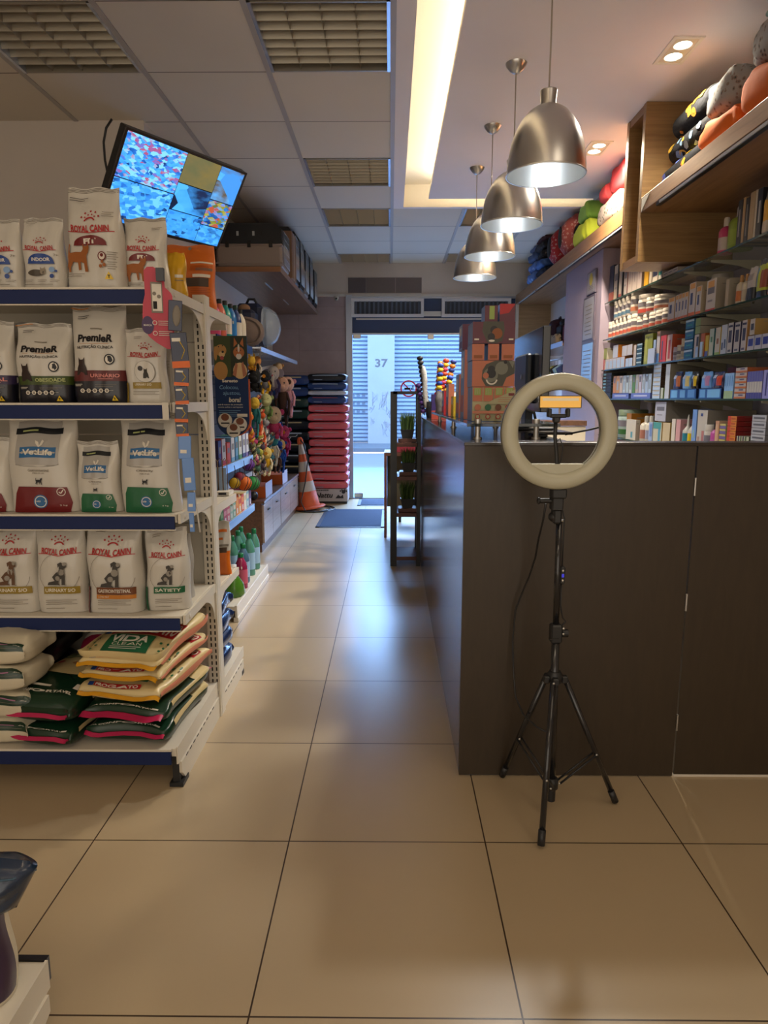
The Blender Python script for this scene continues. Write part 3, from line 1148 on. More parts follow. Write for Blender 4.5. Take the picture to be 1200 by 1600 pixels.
put('pet_food_bag', 'plain pale pet food bag standing at the back behind the green banded bag', 'pet food bag', 68, 121, 505, 620, 2.52, SH[1], .07, lambda P: small_lines(P, -.6, .6, .6, 6, pgr), seed=48, m=M_bags)


def d_urin_cat(P):
    rc(P, .655, .05, .95)
    P.ell(.08, .42, .52, pgr).ell(.08, .42, .505, M_bagw)
    P.shape(CAT_SIT, .12, .40, .50, mat('print_dark_cat', hexc('#33302c'), .5))
    P.ell(-.14, .46, .12, mat('print_dark_cat', hexc('#33302c'), .5))
    P.rect(-.55, .80, .19, .275, pol)
    P.text('URINARY S/O', -.05, .245, .8, .03, pwh, .01)
    P.rect(-.92, -.80, .0, .27, pol)
    small_lines(P, -.55, .7, .15, 3); small_lines(P, -.5, -.1, .88, 2)


put('pet_food_bag', 'small white cat food bag with a dark sitting cat over an olive URINARY band', 'pet food bag', 195, 259, 511, 628, 2.325, SH[1], .07, d_urin_cat, seed=9, rot=.02)
put('pet_food_bag', 'silver pet food bag standing at the back behind the olive banded cat food', 'pet food bag', 240, 276, 515, 622, 2.48, SH[1], .06, lambda P: small_lines(P, -.6, .6, .6, 6, pgr), seed=10, m=M_bags)

p_vb = mat('badge_blue', hexc('#1d5d90'), .35)
p_vd = mat('label_dark_navy', hexc('#15181c'), .35)


def vet(lo, word, word2, tl=0.0):
    def d(P):
        P.rect(-.66, .60, .49, .93, M_bags)
        P.poly([(-.66, .49)]+ellpoly(-.03, .50, .63, .03, 10, 180, 360)+[(.60, .49)], M_bags)
        P.rect(-.70, .66, .80, .86, p_vd)
        P.rect(-.5, -.05, .822, .836, p_olt)
        P.rect(-.52, .52, .565, .67, p_vb)
        P.text('VetLife', 0, .62, .86, .060, pwh, 0.03)
        P.poly([(.02, .665), (-.08, .70), (-.10, .73), (.0, .715), (.04, .68), (.1, .74), (.16, .73), (.12, .69)], pwh)
        P.text(word, 0, .435, .60, .028, pgr, .015)
        P.text(word2, 0, .405, .34, .014, pgr)
        P.shape(CAT_WALK, 0, .315, .20, pbk)
        P.poly([(-.80, .02), (.80, .02), (.86, .10), (.76, .26), (-.62, .27), (-.72, .20)], lo)
        P.rect(-.80, .80, .0, .03, lo)
        P.ell(0, .115, .20, p_vb).ell(0, .115, .17, pwh).ell(0, .115, .145, p_vb)
        P.text('FARMINA', 0, .118, .30, .018, pwh, .01)
        P.ell(.60, .215, .12, pwh).ell(.60, .215, .10, lo)
        P.line([(.54, .215), (.59, .20), (.66, .235)], .03, pwh)
        P.text('2 kg', .64, .075, .2, .018, pwh)
    return d


put('pet_food_bag', 'white veterinary food bag with a red base panel, cut by the left picture edge', 'pet food bag', -75, 17, 682, 797, 2.33, SH[2], .09, vet(pmr, 'Renal', 'FELINE'), seed=11)
put('pet_food_bag', 'tall white veterinary cat food bag with a red base panel under a grey label', 'pet food bag', 11, 119, 643, 797, 2.325, SH[2], .11, vet(pmr, 'Gastrointestinal', 'FELINE'), seed=12, rot=.03)
put('pet_food_bag', 'small white veterinary food bag with a green base panel between two tall ones', 'pet food bag', 119, 186, 687, 797, 2.335, SH[2], .08, vet(pgn, 'Obesity', 'FELINE'), seed=13)
put('pet_food_bag', 'tall white veterinary food bag with a green base panel at the right end', 'pet food bag', 186, 276, 645, 797, 2.325, SH[2], .11, vet(pgn, 'Obesity', 'FELINE'), seed=14, rot=-.03)


def rcdog(band, word, band2=None, side=None, dog=None):
    dk = dog or mat('print_dog_grey', hexc('#3c3833'), .5)
    pal = mat('print_dog_pale', hexc('#8b857b'), .5)
    def d(P):
        rc(P, .70, .05, .98)
        P.arc(.05, .45, .80, .015, pgr, 100, 350, 24)
        P.shape(DOG_SIT, .05, .45, .92, dk)
        P.ell(.16, .47, .13, pal).ell(.0, .40, .10, pal).ell(.30, .56, .07, pal)
        P.rect(-.55, .85, .225, .305, band)
        P.text(word, .10, .265, 1.18, .040, pwh, 0.02)
        if band2:
            P.rect(-.55, .85, .175, .222, band2)
            P.text('LOW FAT', -.28, .198, .4, .022, pwh)
        if side:
            P.rect(-.98, -.84, .0, .30, side)
        small_lines(P, -.5, .7, .15, 3); small_lines(P, -.5, .2, .06, 1); small_lines(P, -.6, -.2, .92, 2)
    return d


put('pet_food_bag', 'white dog food bag with brown terrier, cut by the left picture edge', 'pet food bag', -22, 58, 821, 960, 2.325, SH[3], .10, rcdog(pol, 'URINARY S/O', dog=mat('print_terrier', hexc('#5d3f28'), .5)), seed=15)
put('pet_food_bag', 'white dog food bag with a spotted dog over an olive URINARY band', 'pet food bag', 56, 134, 821, 960, 2.325, SH[3], .10, rcdog(pol, 'URINARY S/O'), seed=16, rot=.03)
put('pet_food_bag', 'white dog food bag with a brown GASTROINTESTINAL band and spotted dog', 'pet food bag', 134, 221, 824, 962, 2.320, SH[3], .11, rcdog(pbr, 'GASTROINTESTINAL', por, pmr), seed=17)
put('pet_food_bag', 'white dog food bag with a green SATIETY band at the right end', 'pet food bag', 226, 293, 829, 955, 2.355, SH[3], .10, rcdog(pgn, 'SATIETY', side=pgn), seed=18, rot=.12)
put('pet_food_bag', 'clear-edged silver food bag behind the green SATIETY bag', 'pet food bag', 258, 300, 850, 950, 2.50, SH[3], .08, lambda P: small_lines(P, -.6, .6, .6, 6, pgr), seed=19, m=M_bags)

# pouches on the very top at the gondola end
por2 = mat('pouch_orange', hexc('#c9651a'), 0.38, bump=0.3, bscale=9)
pyl2 = mat('pouch_yellow', hexc('#c99a17'), 0.38, bump=0.3, bscale=9)


def d_orange(P):
    dk = mat('pouch_orange_dark', hexc('#a84c10'), .45)
    P.rect(-.78, -.1, .50, .76, dk).rect(.15, .95, .71, .735, pwh).rect(.35, .95, .60, .64, pgr)
    small_lines(P, .15, .95, .67, 5, dk, .016, .006)
    P.rect(.25, .90, .50, .545, pwh).rect(-.02, .85, .36, .49, mat('patch_brown', hexc('#4a3626'), .5)).rect(-.75, -.15, .38, .42, mat('patch_brown', hexc('#4a3626'), .5))
    small_lines(P, .15, .9, .32, 9, dk, .026, .008)
    P.ell(0.1, .955, .07, pgr)


x, w_, h_ = upx(278, 352, 399, 512, 2.62)
bag('treat_pouch', 'large plain orange pouch standing on the gondola top behind the slotted post', 'pouch', (-.848, 2.98, 1.703), .212, .268, .09, d_orange, m=por2, seed=21, rot=.0, taper=-.05, top=.1)
x, w_, h_ = upx(256, 279, 401, 470, 2.45)
bag('treat_pouch', 'narrow yellow pouch standing between the pink wobbler and the orange pouch', 'pouch', (x+.005, 2.50, 1.699), .075, h_, .05, lambda P: P.rect(.1, .9, .40, .47, pwh).rect(.1, .9, .33, .35, pgr), m=pyl2, seed=22)


# ------------------------------------------------------------------ lying sacks
def sack_fn(w, l, t, seed=0, wr=0.006, slump=0.0, blk=1.0):
    rnd = random.Random(seed)
    ph = [rnd.uniform(0, 6.28) for _ in range(6)]

    def sp(x, e):
        return math.copysign(abs(x)**e, x)

    def S(a, b, off=0.0, side=1):
        """a across -1..1, b from front (-1) to back (1)"""
        a = max(-1.0, min(1.0, a)); b = max(-1.0, min(1.0, b))
        th = PI/2*a; tb = PI/2*b
        x = (w/2)*sp(math.sin(th), .75*blk)
        y = (l/2)*sp(math.sin(tb), .75*blk)
        zz = (t/2)*(max(0, math.cos(th))**(.5*blk))*(max(0, math.cos(tb))**(.42*blk))
        k = min(1, zz/(t/2)*1.3)
        zz += wr*k*(math.sin(5*a+7*b+ph[0])+.6*math.sin(9*b-4*a+ph[1])+.5*math.sin(14*a+ph[2]))*(1 if side > 0 else 0)*.6
        if side > 0:
            zz = (zz+t/2)*(1-slump*(1-b)/2)-t/2
        x += wr*.9*math.sin(6*b+ph[3]); y += wr*math.sin(5*a+ph[4])
        n = Vector((x/(w/2)*abs(math.sin(th))**2, y/(l/2)*abs(math.sin(tb))**2, max(.05, math.cos(th)*math.cos(tb))))
        n.normalize()
        return (x+n.x*off, y+n.y*off, side*zz+t/2+side*n.z*off)
    return S


def sack(name, label, loc, w, l, t, m, draw=None, rot=0.0, seed=0, seam=None, group=None, cat='sack', slump=0.0, hem=.012, blk=.85):
    r = thing(name, label, cat, loc, rot, group)
    S = sack_fn(w, l, t, seed, slump=slump, blk=blk)
    b = MB()
    g_ = [-1+2*i/18 for i in range(19)]
    for side in (1, -1):
        b.grid(lambda u, v: S(u, v, 0, side), 0, 0, m, True, g_, g_)
    b.build('sack_body', r)
    if draw:
        b = MB()
        P = Print(w/2, l)
        draw(P)
        P.emit(b, lambda x, y, o: S(x, y*2-1, o, 1), 0.002, 0.0005)
        b.build('printed_panel', r)
    if seam:
        for s in (-1, 1):
            b = MB()
            pts = []
            n = 12
            for i in range(n+1):
                q = S(-.93+1.86*i/n, s, 0, 1)
                pts.append((q[0], q[1]+s*0.004, q[2]+0.004*math.sin(i*1.3+seed)))
            b.tube(pts, [0.002]+[0.0035]*(n-1)+[0.002], seam, 6)
            V = [(p[0], p[1], p[2]+0.004) for p in pts]+[(p[0], p[1]+s*hem, p[2]-0.006) for p in pts]
            b.add(V, [(i, i+1, n+2+i, n+1+i) for i in range(n)], seam, True)
            b.build('seam_strip', r)
    return r


m_dg = mat('sack_dark_green', hexc('#10301f'), 0.3, bump=0.3, bscale=10, coat=0.25)
m_pk = mat('seam_pink', hexc('#b0204f'), 0.4)
m_ysm = mat('seam_yellow', hexc('#c98f1a'), 0.4)
m_scr = mat('sack_cream', hexc('#cdb987'), 0.4, bump=0.3, bscale=10, coat=0.15)
m_spk = mat('sack_salmon_side', hexc('#c07a60'), 0.45)


def litter_print(q):
    def d(P):
        P.rect(-.42, .72, .56*q, .72*q, rcr)
        P.text('PROGATO', .15, .64*q, 1.05, .11*q, pwh, .04)
        P.rect(-.62, -.44, .57*q, .71*q, pbl)
        P.rect(-.36, .30, .27*q, .54*q, pgn)
        P.text('VIDA', -.03, .475*q, .50, .10*q, pwh, .04)
        P.text('CLEAN', -.03, .39*q, .36, .045*q, pwh)
        small_lines(P, -.22, .16, .34*q, 2, pwh)
        P.rect(-.32, .26, .13*q, .21*q, rcr).rect(-.46, -.33, .13*q, .21*q, pbl)
        P.text('PROGATO', -.03, .17*q, .5, .055*q, pwh, .03)
        for i, (x, y) in enumerate(((-.62, .44), (-.5, .38), (-.58, .32), (.5, .46), (.62, .40), (.55, .34), (.68, .47), (-.7, .36))):
            P.ell(x, y*q, .035, pgn)
        P.text('1x', -.52, .49*q, .12, .06*q, pbk)
        P.rect(.86, 1.0, .1, .9, m_spk)
        P.poly([(-.45, .80*q), (-.2, .82*q), (-.05, .92*q), (.15, .90*q), (.05, .80*q), (-.1, .78*q)], pbk)
    return d


d_cat_litter = litter_print(1.0)


def d_green(txt='VIDA CONFORTÁVEL'):
    def d(P):
        P.rect(-.9, .9, .50, .95, m_scr)
        P.poly([(-.9, .50), (-.4, .44), (0, .50), (.4, .43), (.9, .52)], m_dg)
        P.ell(.35, .72, .40, mat('print_sand_brown', hexc('#8a5a3a'), .5), .07).ell(.35, .60, .45, mat('print_sand_light', hexc('#a8805a'), .5), .05)
        small_lines(P, -.6, -.1, .85, 5, pgn, .04, .015)
        P.ell(-.35, .60, .08, rcr)
        P.text(txt, -.15, .30, 1.2, .045, pwh, .03)
        P.rect(-.32, .02, .36, .385, pwh)
        P.rect(.38, .56, .36, .42, pwh)
        P.rect(.85, 1.0, .45, .95, m_scr)
    return d


def d_green_front(P):
    P.text('VIDA CONFORTÁVEL', -.1, .13, 1.2, .035, pwh, .03)
    P.rect(.35, .5, .115, .15, pwh)
    P.rect(.80, .98, .3, .95, m_scr)
    P.rect(-.8, .8, .55, .95, m_scr)


BZ = 0.157
# right hand stack: two green sacks under three cream ones
sack('litter_sack', 'dark green litter sack at the very bottom of the stack under the cream ones', (-0.895, 2.39, BZ), .29, .41, .082, m_dg, d_green_front, rot=-.08, seed=31, seam=m_pk)
sack('litter_sack', 'dark green litter sack with wide pink hem directly under the cream ones', (-0.890, 2.385, BZ+.080),   .29, .41, .068, m_dg, d_green_front, rot=-.12, seed=32, seam=m_pk, hem=.026)
sack('litter_sack', 'cream litter sack resting directly on the green sacks', (-0.90, 2.39, BZ+.150), .30, .41, .074, m_scr, d_cat_litter, rot=-.16, seed=33, seam=m_ysm, slump=.15)
sack('litter_sack', 'cream litter sack in the middle of the three cream ones', (-0.90, 2.40, BZ+.224), .29, .41, .052, m_scr, d_cat_litter, rot=-.14, seed=34, seam=m_ysm, slump=.2)
sack('litter_sack', 'cream litter sack with red and green print, topmost of the right-hand stack', (-0.90, 2.40, BZ+.272), .29, .41, .118, m_scr, litter_print(.78), rot=-.14, seed=35, seam=m_ysm, slump=.72, blk=1)
# middle: two green sacks with a pink-white one behind
sack('litter_sack', 'dark green litter sack lying on the base board left of the cream stack', (-1.175, 2.34, BZ), .26, .36, .080, m_dg, d_green_front, rot=-.22, seed=36, seam=m_pk)
sack('litter_sack', 'dark green litter sack with sandy print, lying on another left of the cream stack', (-1.175, 2.34, BZ+.080), .27, .37, .140, m_dg, d_green(), rot=-.20, seed=37, seam=m_pk, slump=.35)
m_pks = mat('sack_magenta', hexc('#8e2340'), 0.4, bump=0.3, bscale=10)
sack('pet_food_sack', 'magenta and white sack lying at the back behind the green litter sacks', (-1.12, 2.625, BZ+.002), .22, .17, .27, m_pks, lambda P: P.rect(.1, .8, .2, .8, M_bags).rect(-.5, 0, .3, .6, pwh), rot=.1, seed=38)


def d_dark_end(P):
    P.rect(-.95, .72, .004, .20, m_dg)
    P.rect(-.5, .3, .10, .125, mat('stripe_mauve', hexc('#a06a8a'), .5))
    P.text('4kg', .50, .10, .2, .03, pwh)
    P.rect(-.8, .5, .03, .035, pgr)


for k, lb in enumerate(('bottom', 'second lowest', 'third from the bottom', 'topmost')):
    sack('pet_food_sack', 'cream and green pet food sack at the left picture edge, %s' % lb, (-1.365+.014*(k % 2), 2.262, BZ+.096*k), .26, .185, .095, M_bagc, d_dark_end, rot=-.06, seed=40+k)
for k, lb in enumerate(('bottom', 'second lowest', 'third from the bottom', 'topmost')):
    sack('pet_food_sack', 'glossy black pet food sack behind the cream and green stack, %s one' % lb, (-1.475+.010*k, 2.52, BZ+.094*k), .38, .30, .092, M_bagk, None, rot=.04*(-1)**k, seed=50+k)

# things hanging at the gondola end
wob = thing('shelf_wobbler', 'pink rounded cardboard wobbler with a purple disc hanging from the top shelf strip', 'shelf sign', (-.755, 2.275, 1.50))
S_ = [((px_-713)*.00066, (815-py_)*.00066) for px_, py_ in ((750, 815), (772, 812), (785, 795), (785, 560), (778, 545), (752, 520), (748, 470), (735, 443), (700, 425), (672, 427), (656, 445), (657, 555), (645, 600), (640, 660), (642, 715), (665, 755), (700, 785))]
m_wp = mat('wobbler_pink', hexc('#b8384c'), .45)
b = MB(); b.prism(S_, 'y', -.001, .001, m_wp); b.build('card', wob, rot=(0, .0, .25))
b = MB()
P_ = Print(.05, .3)
P_.ell(-.66, .25, .38, mat('wobbler_purple', hexc('#3b1d4f'), .4), .095)
P_.text('MARCA', -.66, .25, .5, .02, pwh, .01)
P_.rect(-.38, .34, .38, .70, pgr).rect(-.30, .28, .40, .68, pwh).ell(-.16, .58, .12, pgr).ell(.12, .55, .12, pgr).rect(-.26, -.02, .42, .50, M_dark)
P_.ell(-.22, .275, .15, pwh).ell(-.22, .275, .11, m_wp).ell(-.22, .165, .15, pwh).ell(-.22, .165, .11, m_wp)
small_lines(P_, .0, .85, .29, 3, pwh, .02, .006); small_lines(P_, .0, .85, .18, 3, pwh, .02, .006)
P_.emit(b, lambda a, c, o: (a*.05, -.001-o, c*.3)); b.build('printed_panel', wob, rot=(0, 0, .25))

cs = thing('clip_strip', 'long hanging strip of small blue treat packets with orange price tags at the gondola corner', 'hanging strip', (-.735, 2.26, 0.95))
pts_ = [(262, 470), (268, 520), (272, 560), (276, 600), (279, 640), (282, 680), (287, 730), (296, 790), (302, 832)]
wp = [at(u+10, v, y=2.25)-Vector((-.735, 2.26, .95)) for u, v in pts_]
b = MB(); b.tube([tuple(p+Vector((0, .006, 0))) for p in wp], .003, M_white, 6); b.build('strip', cs)
mts = [mat('packet_navy', hexc('#1c2340'), .3, coat=.3), mat('packet_light_blue', hexc('#5a86c8'), .3, coat=.3)]
mo = mat('tag_orange', hexc('#d66a32'), .5)
seq = [(470, 517, 0, 21), (520, 575, 0, 26), (575, 603, 0, 22), (603, 632, 0, 20), (632, 660, 0, 20), (660, 682, 0, 19), (680, 718, 1, 20), (714, 768, 1, 19), (768, 800, 1, 13), (800, 832, 1, 8)]
for k, (v0, v1, c, wpx) in enumerate(seq):
    vc = (v0+v1)/2
    # centre of strip at that height
    uu = 272+(vc-470)*(300-272)/(832-470)+ (3*math.sin(k))
    c3 = at(uu, vc, y=2.25)-Vector((-.735, 2.26, .95))
    hh = (v1-v0)*2.15/1062/2; ww = wpx*2.15/1062/2
    b = MB()
    b.M = Matrix.Translation(c3) @ Matrix.Rotation(.25+.1*math.sin(2*k), 4, 'Z') @ Matrix.Rotation(.06*math.cos(3*k), 4, 'Y')
    b.rbox(-ww, ww, -.006, .0, -hh, hh, mts[c], .0015)
    if 1 <= k <= 5:
        b.box(-ww*1.05, ww*1.05, -.0075, -.006, -hh*1.0, -hh*.62, mo)
        b.tube([(ww*.1, -.008, hh*.5), (ww*.6, -.008, 0), (ww*.1, -.008, -hh*.5)], .0012, pyl, 5)
        b.box(-ww*.8, ww*.2, -.007, -.006, hh*.5, hh*.7, pwh)
    if k == 0:
        b.ell((ww*.2, -.006, 0), (ww*.6, .003, hh*.7), pgr)
    if c:
        b.box(-ww*.7, ww*.3, -.007, -.006, -hh*.5, -hh*.2, pwh)
    b.build('treat_packet', cs)
b = MB(); b.box(-.012, .012, -.012, .004, .76, .80, M_navy); b.build('clip', cs)
tg = thing('price_tag', 'small pale folded price tag clipped to the end of the second blue strip', 'price tag', (-.742, 2.279, 1.27))
MB().box(-.015, .006, -.006, -.004, .0, .058, M_fix).build('card', tg)
MB().box(-.008, .0, -.0045, .012, .05, .056, M_fix).build('clip', tg)

# ================================================================== LEFT WALL, FURTHER IN
m_wd = wood_mat('brown_cabinet_wood', hexc('#4a3020'), hexc('#6a4830'), 'Y', 1.0, 0.4, coat=0.2)
m_wdf = wood_mat('cabinet_front_wood_reflect', hexc('#8f7c72'), hexc('#a89589'), 'Y', 1.0, 0.3, coat=0.3)  # brown fronts paled to lavender, reflected light put into the colour
m_wsh = wood_mat('wall_shelf_wood', hexc('#5d4335'), hexc('#7a5a46'), 'Y', 1.0, 0.35, coat=0.25)
# screen showing the security cameras
TVc = Vector((-1.10607, 3.05632, 2.46325))
psi, tau = 1.00754, 0.59426
wv = Vector((math.cos(psi), math.sin(psi), 0))
dnv = Vector((-math.sin(psi)*math.sin(tau), math.cos(psi)*math.sin(tau), -math.cos(tau)))
nv = wv.cross(-dnv)       # out of the screen
tvm = Matrix(((wv.x, -nv.x, -dnv.x), (wv.y, -nv.y, -dnv.y), (wv.z, -nv.z, -dnv.z)))
tv = thing('security_monitor', 'wide screen tilted down from the ceiling, showing a blue mosaic of camera pictures', 'screen', TVc+wv*.355+dnv*.205)
tv.rotation_euler = tvm.to_euler()
b = MB(); b.rbox(-.355, .355, .0, .045, -.205, .205, M_black, .004)
b.build('housing', tv)
b = MB()
m_bz = mat('screen_bezel', hexc('#3a2f2a'), .35)
b.box(-.355, .355, -.006, .0, .194, .205, m_bz).box(-.355, .355, -.006, .0, -.205, -.192, m_bz).box(-.355, -.345, -.006, 0, -.192, .194, m_bz).box(.345, .355, -.006, 0, -.192, .194, m_bz)
b.build('bezel', tv)


def scr_mat(name, cols, scale, seed, strength=1.2):
    m = bpy.data.materials.new(name)
    m.use_nodes = True
    nt = m.node_tree
    L = nt.links.new
    p = nt.nodes['Principled BSDF']
    p.inputs['Base Color'].default_value = (0.01, 0.01, 0.01, 1)
    p.inputs['Roughness'].default_value = 0.3
    tc = nt.nodes.new('ShaderNodeTexCoord')
    mp = nt.nodes.new('ShaderNodeMapping')
    mp.inputs['Location'].default_value = (seed*1.7, 0, seed*2.3)
    mp.inputs['Rotation'].default_value = (0, seed*.9, 0)
    mp.inputs['Scale'].default_value = (1.0, 1.0, 2.0)
    vo = nt.nodes.new('ShaderNodeTexVoronoi')
    vo.inputs['Scale'].default_value = scale
    vo.distance = 'CHEBYCHEV'
    n = nt.nodes.new('ShaderNodeTexNoise')
    n.inputs['Scale'].default_value = 7
    n.inputs['Detail'].default_value = 4
    sep = nt.nodes.new('ShaderNodeSeparateColor')
    ad = nt.nodes.new('ShaderNodeMath'); ad.operation = 'ADD'
    mu = nt.nodes.new('ShaderNodeMath'); mu.operation = 'MULTIPLY'; mu.inputs[1].default_value = 0.5
    cr = nt.nodes.new('ShaderNodeValToRGB')
    cr.color_ramp.interpolation = 'LINEAR'
    while len(cr.color_ramp.elements) < len(cols):
        cr.color_ramp.elements.new(0.5)
    for i, c in enumerate(cols):
        cr.color_ramp.elements[i].position = 0.22+0.52*i/len(cols)
        cr.color_ramp.elements[i].color = (*hexc(c), 1)
    L(tc.outputs['Object'], mp.inputs[0]); L(mp.outputs[0], vo.inputs['Vector']); L(mp.outputs[0], n.inputs['Vector'])
    L(vo.outputs['Color'], sep.inputs[0]); L(sep.outputs[0], ad.inputs[0]); L(n.outputs['Fac'], ad.inputs[1]); L(ad.outputs[0], mu.inputs[0])
    L(mu.outputs[0], cr.inputs[0])
    L(cr.outputs[0], p.inputs['Emission Color'])
    p.inputs['Emission Strength'].default_value = strength
    return m


BLS = ['#08183c', '#1d62c0', '#3a9cf0', '#52b4ff', '#2b7be0', '#b04a6a', '#7fd0ff']
cells = [(-.345, -.02, .0, .194, scr_mat('screen_shop_view', BLS, 44, 1)), (-.345, -.02, -.192, -.003, scr_mat('screen_street_view', ['#0a1c44', '#2a78d8', '#49a8f8', '#3390ee', '#6cc4ff'], 32, 2)),
         (-.017, .19, .06, .194, scr_mat('screen_room_view', ['#3f9ff0', '#46a8f6', '#5a5f40', '#6b6440', '#7a6a38'], 1.6, 3)), (-.017, .19, -.07, .057, scr_mat('screen_corner_view', ['#0c1830', '#11244c', '#3f9df0', '#4fb0fb'], 4, 4)),
         (.193, .345, .03, .194, scr_mat('screen_aisle_view', ['#3d98ea', '#56b2ff', '#5c4c30', '#3f8fe0'], 3, 5)), (.193, .345, -.10, .027, scr_mat('screen_goods_view', ['#123a80', '#2f86d8', '#5a6a30', '#a09a30', '#3f9cf0', '#b0503a'], 36, 6)),
         (-.017, .19, -.192, -.073, scr_mat('screen_stock_view', ['#0b2048', '#2f86e8', '#4aa8fa', '#3a98f0'], 40, 7)), (.193, .345, -.192, -.103, scr_mat('screen_yard_view', ['#103468', '#3b98f0', '#58b6ff', '#2f84dc'], 30, 8))]
for i, (x0, x1, z0, z1, m) in enumerate(cells):
    MB().box(x0+.001, x1-.001, -.003, 0, z0+.001, z1-.001, m).build('camera_picture', tv)
b = MB(); b.rbox(-.06, .06, .045, .07, -.06, .06, M_black, .005)
b.build('mount_plate', tv)
arm = thing('screen_bracket', 'black swivel bracket reaching from the wall corner to the back of the tilted screen', 'bracket', (-1.62, 4.58, 2.30))
b = MB(); b.tube([(0, 0, 0), (.05, -.40, .02), (.53, -1.07, .02)], .016, M_black, 10); b.build('arm', arm)
b = MB(); b.rbox(-.05, .05, -.012, .005, -.08, .08, M_black, .004); b.build('wall_plate', arm)
cb = thing('screen_cable', 'black cable looping from the ceiling down behind the tilted screen', 'cable', (-1.45, 3.3, 3.06))
pl = [at(u, v, y=3.6) for u, v in ((175, 186), (166, 200), (162, 222), (164, 250), (170, 280), (178, 310))]
b = MB(); b.tube([tuple(p-Vector((-1.45, 3.3, 3.06))) for p in pl], .006, M_black, 8); b.build('cable_loop', cb)

# long wooden shelf high on the wall
hs = thing('wall_shelf', 'long dark wooden shelf high on the left wall carrying the pet carriers', 'shelf', (XL, 7.6, 2.42))
MB().box(0.002, .60, -1.50, 1.545, 0, .035, m_wsh).build('board', hs, bevel=.003)
MB().box(0.600, .606, -1.50, 1.545, -.006, .040, wood_mat('shelf_lipping', hexc('#8a6a58'), hexc('#a08070'), 'Y', 1, .35)).build('front_edge', hs)
MB().box(0.002, .60, -1.506, -1.5, -.004, .038, wood_mat('shelf_end_lipping', hexc('#7a4e2a'), hexc('#96643a'), 'X', 1, .4)).build('end_edge', hs)
for k in range(2):
    MB().rbox(0.36, .375, -.95+k*1.1, -.55+k*1.1, -.012, 0, M_steel, .003).build('bracket_rail', hs)


def carrier(loc, wx, wy, h, top, body, label, rot=0, door=True, fr=.45):
    t = thing('pet_carrier', label, 'pet carrier', loc, rot)
    b = MB()
    b.rbox(-wx/2, wx/2, -wy/2, wy/2, 0, h*(1-fr), body, .02)
    b.rbox(-wx/2-.006, wx/2+.006, -wy/2-.006, wy/2+.006, h*(1-fr)-.025, h*(1-fr), body, .008)
    b.box(-wx/2-.004, wx/2+.004, -wy/2-.005, wy/2, h*.10, h*.13, body)
    b.build('tray', t)
    b = MB()
    z0 = h*(1-fr)+.001
    b.prism([(-wx/2-.004, z0), (wx/2+.004, z0), (wx/2+.004, h*.86), (wx/2-.05, h), (-wx/2+.05, h), (-wx/2-.004, h*.86)], 'y', -wy/2-.004, wy/2+.004, top)
    for k in range(5):
        b.box(-wx*.3+k*wx*.12, -wx*.3+k*wx*.12+.02, -wy/2-.0055, -wy/2-.004, h*.72, h*.82, M_steel if k % 2 else M_dark)
    b.build('cover', t, bevel=.006)
    for k in range(3):
        b = MB(); b.rbox(-wx*.35+k*wx*.33, -wx*.35+k*wx*.33+.03, -wy/2-.014, -wy/2-.006, z0-.035, z0+.02, M_dark, .003); b.build('latch', t)
    if door:
        b = MB()
        x = wx/2+.012
        n = 7
        for k in range(n):
            y = -wy*.36+wy*.72*k/(n-1)
            b.tube([(x, y, h*.10), (x, y, h*.86)], .0035, M_steel, 5)
        for k in range(6):
            z = h*.12+h*.72*k/5
            b.tube([(x, -wy*.38, z), (x, wy*.38, z)], .003, M_steel, 5)
        b.build('door_grid', t)
    b = MB(); b.tube([(-wx*.2, 0, h), (-wx*.15, 0, h+.025), (wx*.15, 0, h+.025), (wx*.2, 0, h)], .008, M_black, 6); b.build('handle', t)
    return t


m_crb = mat('carrier_beige', hexc('#8e7f76'), .45)
m_crk = mat('carrier_black', hexc('#131316'), .4)
carrier((-1.225, 6.36, 2.456), .57, .42, .37, m_crk, m_crb, 'large beige pet carrier with black lid, nearest on the high shelf')
t = thing('cardboard_box', 'narrow upright cardboard box standing behind the big beige carrier', 'box', (-1.02, 6.78, 2.456))
m_cb = mat('cardboard', hexc('#8a6a4e'), .7, noise=.1)
MB().rbox(-.10, .10, -.14, .14, 0, .42, m_cb, .003).build('carton', t)
MB().box(.1001, .101, -.02, .02, 0, .42, mat('packing_tape', hexc('#a5855f'), .3)).build('tape', t)
for k, (y, h, c, lb) in enumerate(((7.08, .52, m_crk, 'first one behind the cardboard box'), (7.48, .57, m_crk, 'second one behind the cardboard box'), (7.90, .54, m_crb, 'third one behind the cardboard box'),
                                   (8.32, .57, m_crk, 'fourth one behind the cardboard box'), (8.78, .50, m_crk, 'farthest one on the high shelf'))):
    carrier((-1.14, y, 2.456), .40, .33, h, m_crk, c, 'black wire-fronted pet carrier, '+lb, fr=.5)

# small metal shelf with the cushion and the bubble backpack
ss = thing('wall_shelf', 'shallow pale metal shelf below the high wooden one, carrying the bubble backpack', 'shelf', (XL, 6.35, 1.72))
m_ms = mat('pale_metal_shelf', (0.50, 0.52, 0.58), .22, metal=.6)
MB().box(0.002, .55, -1.0, 1.05, 0, .012, m_ms).build('board', ss)
MB().box(0.55, .556, -1.0, 1.05, -.022, .014, m_ms).build('front_lip', ss)
for y in (-.6, .6):
    MB().prism([(0.002, -.002), (.5, -.002), (.5, -.02), (0.002, -.12)], 'y', y, y+.004, m_ms).build('bracket', ss)
t = thing('bubble_backpack', 'pet backpack with a clear round dome window on the shallow metal shelf', 'pet backpack', (-1.18, 6.0, 1.734))
m_bp = mat('backpack_navy', hexc('#1b2440'), .6)
MB().rbox(-.14, .10, -.10, .12, 0, .40, m_bp, .04).build('shell', t)
m_dome = mat('clear_dome', (0.65, 0.78, 0.95), .05, alpha=.35, coat=.5)
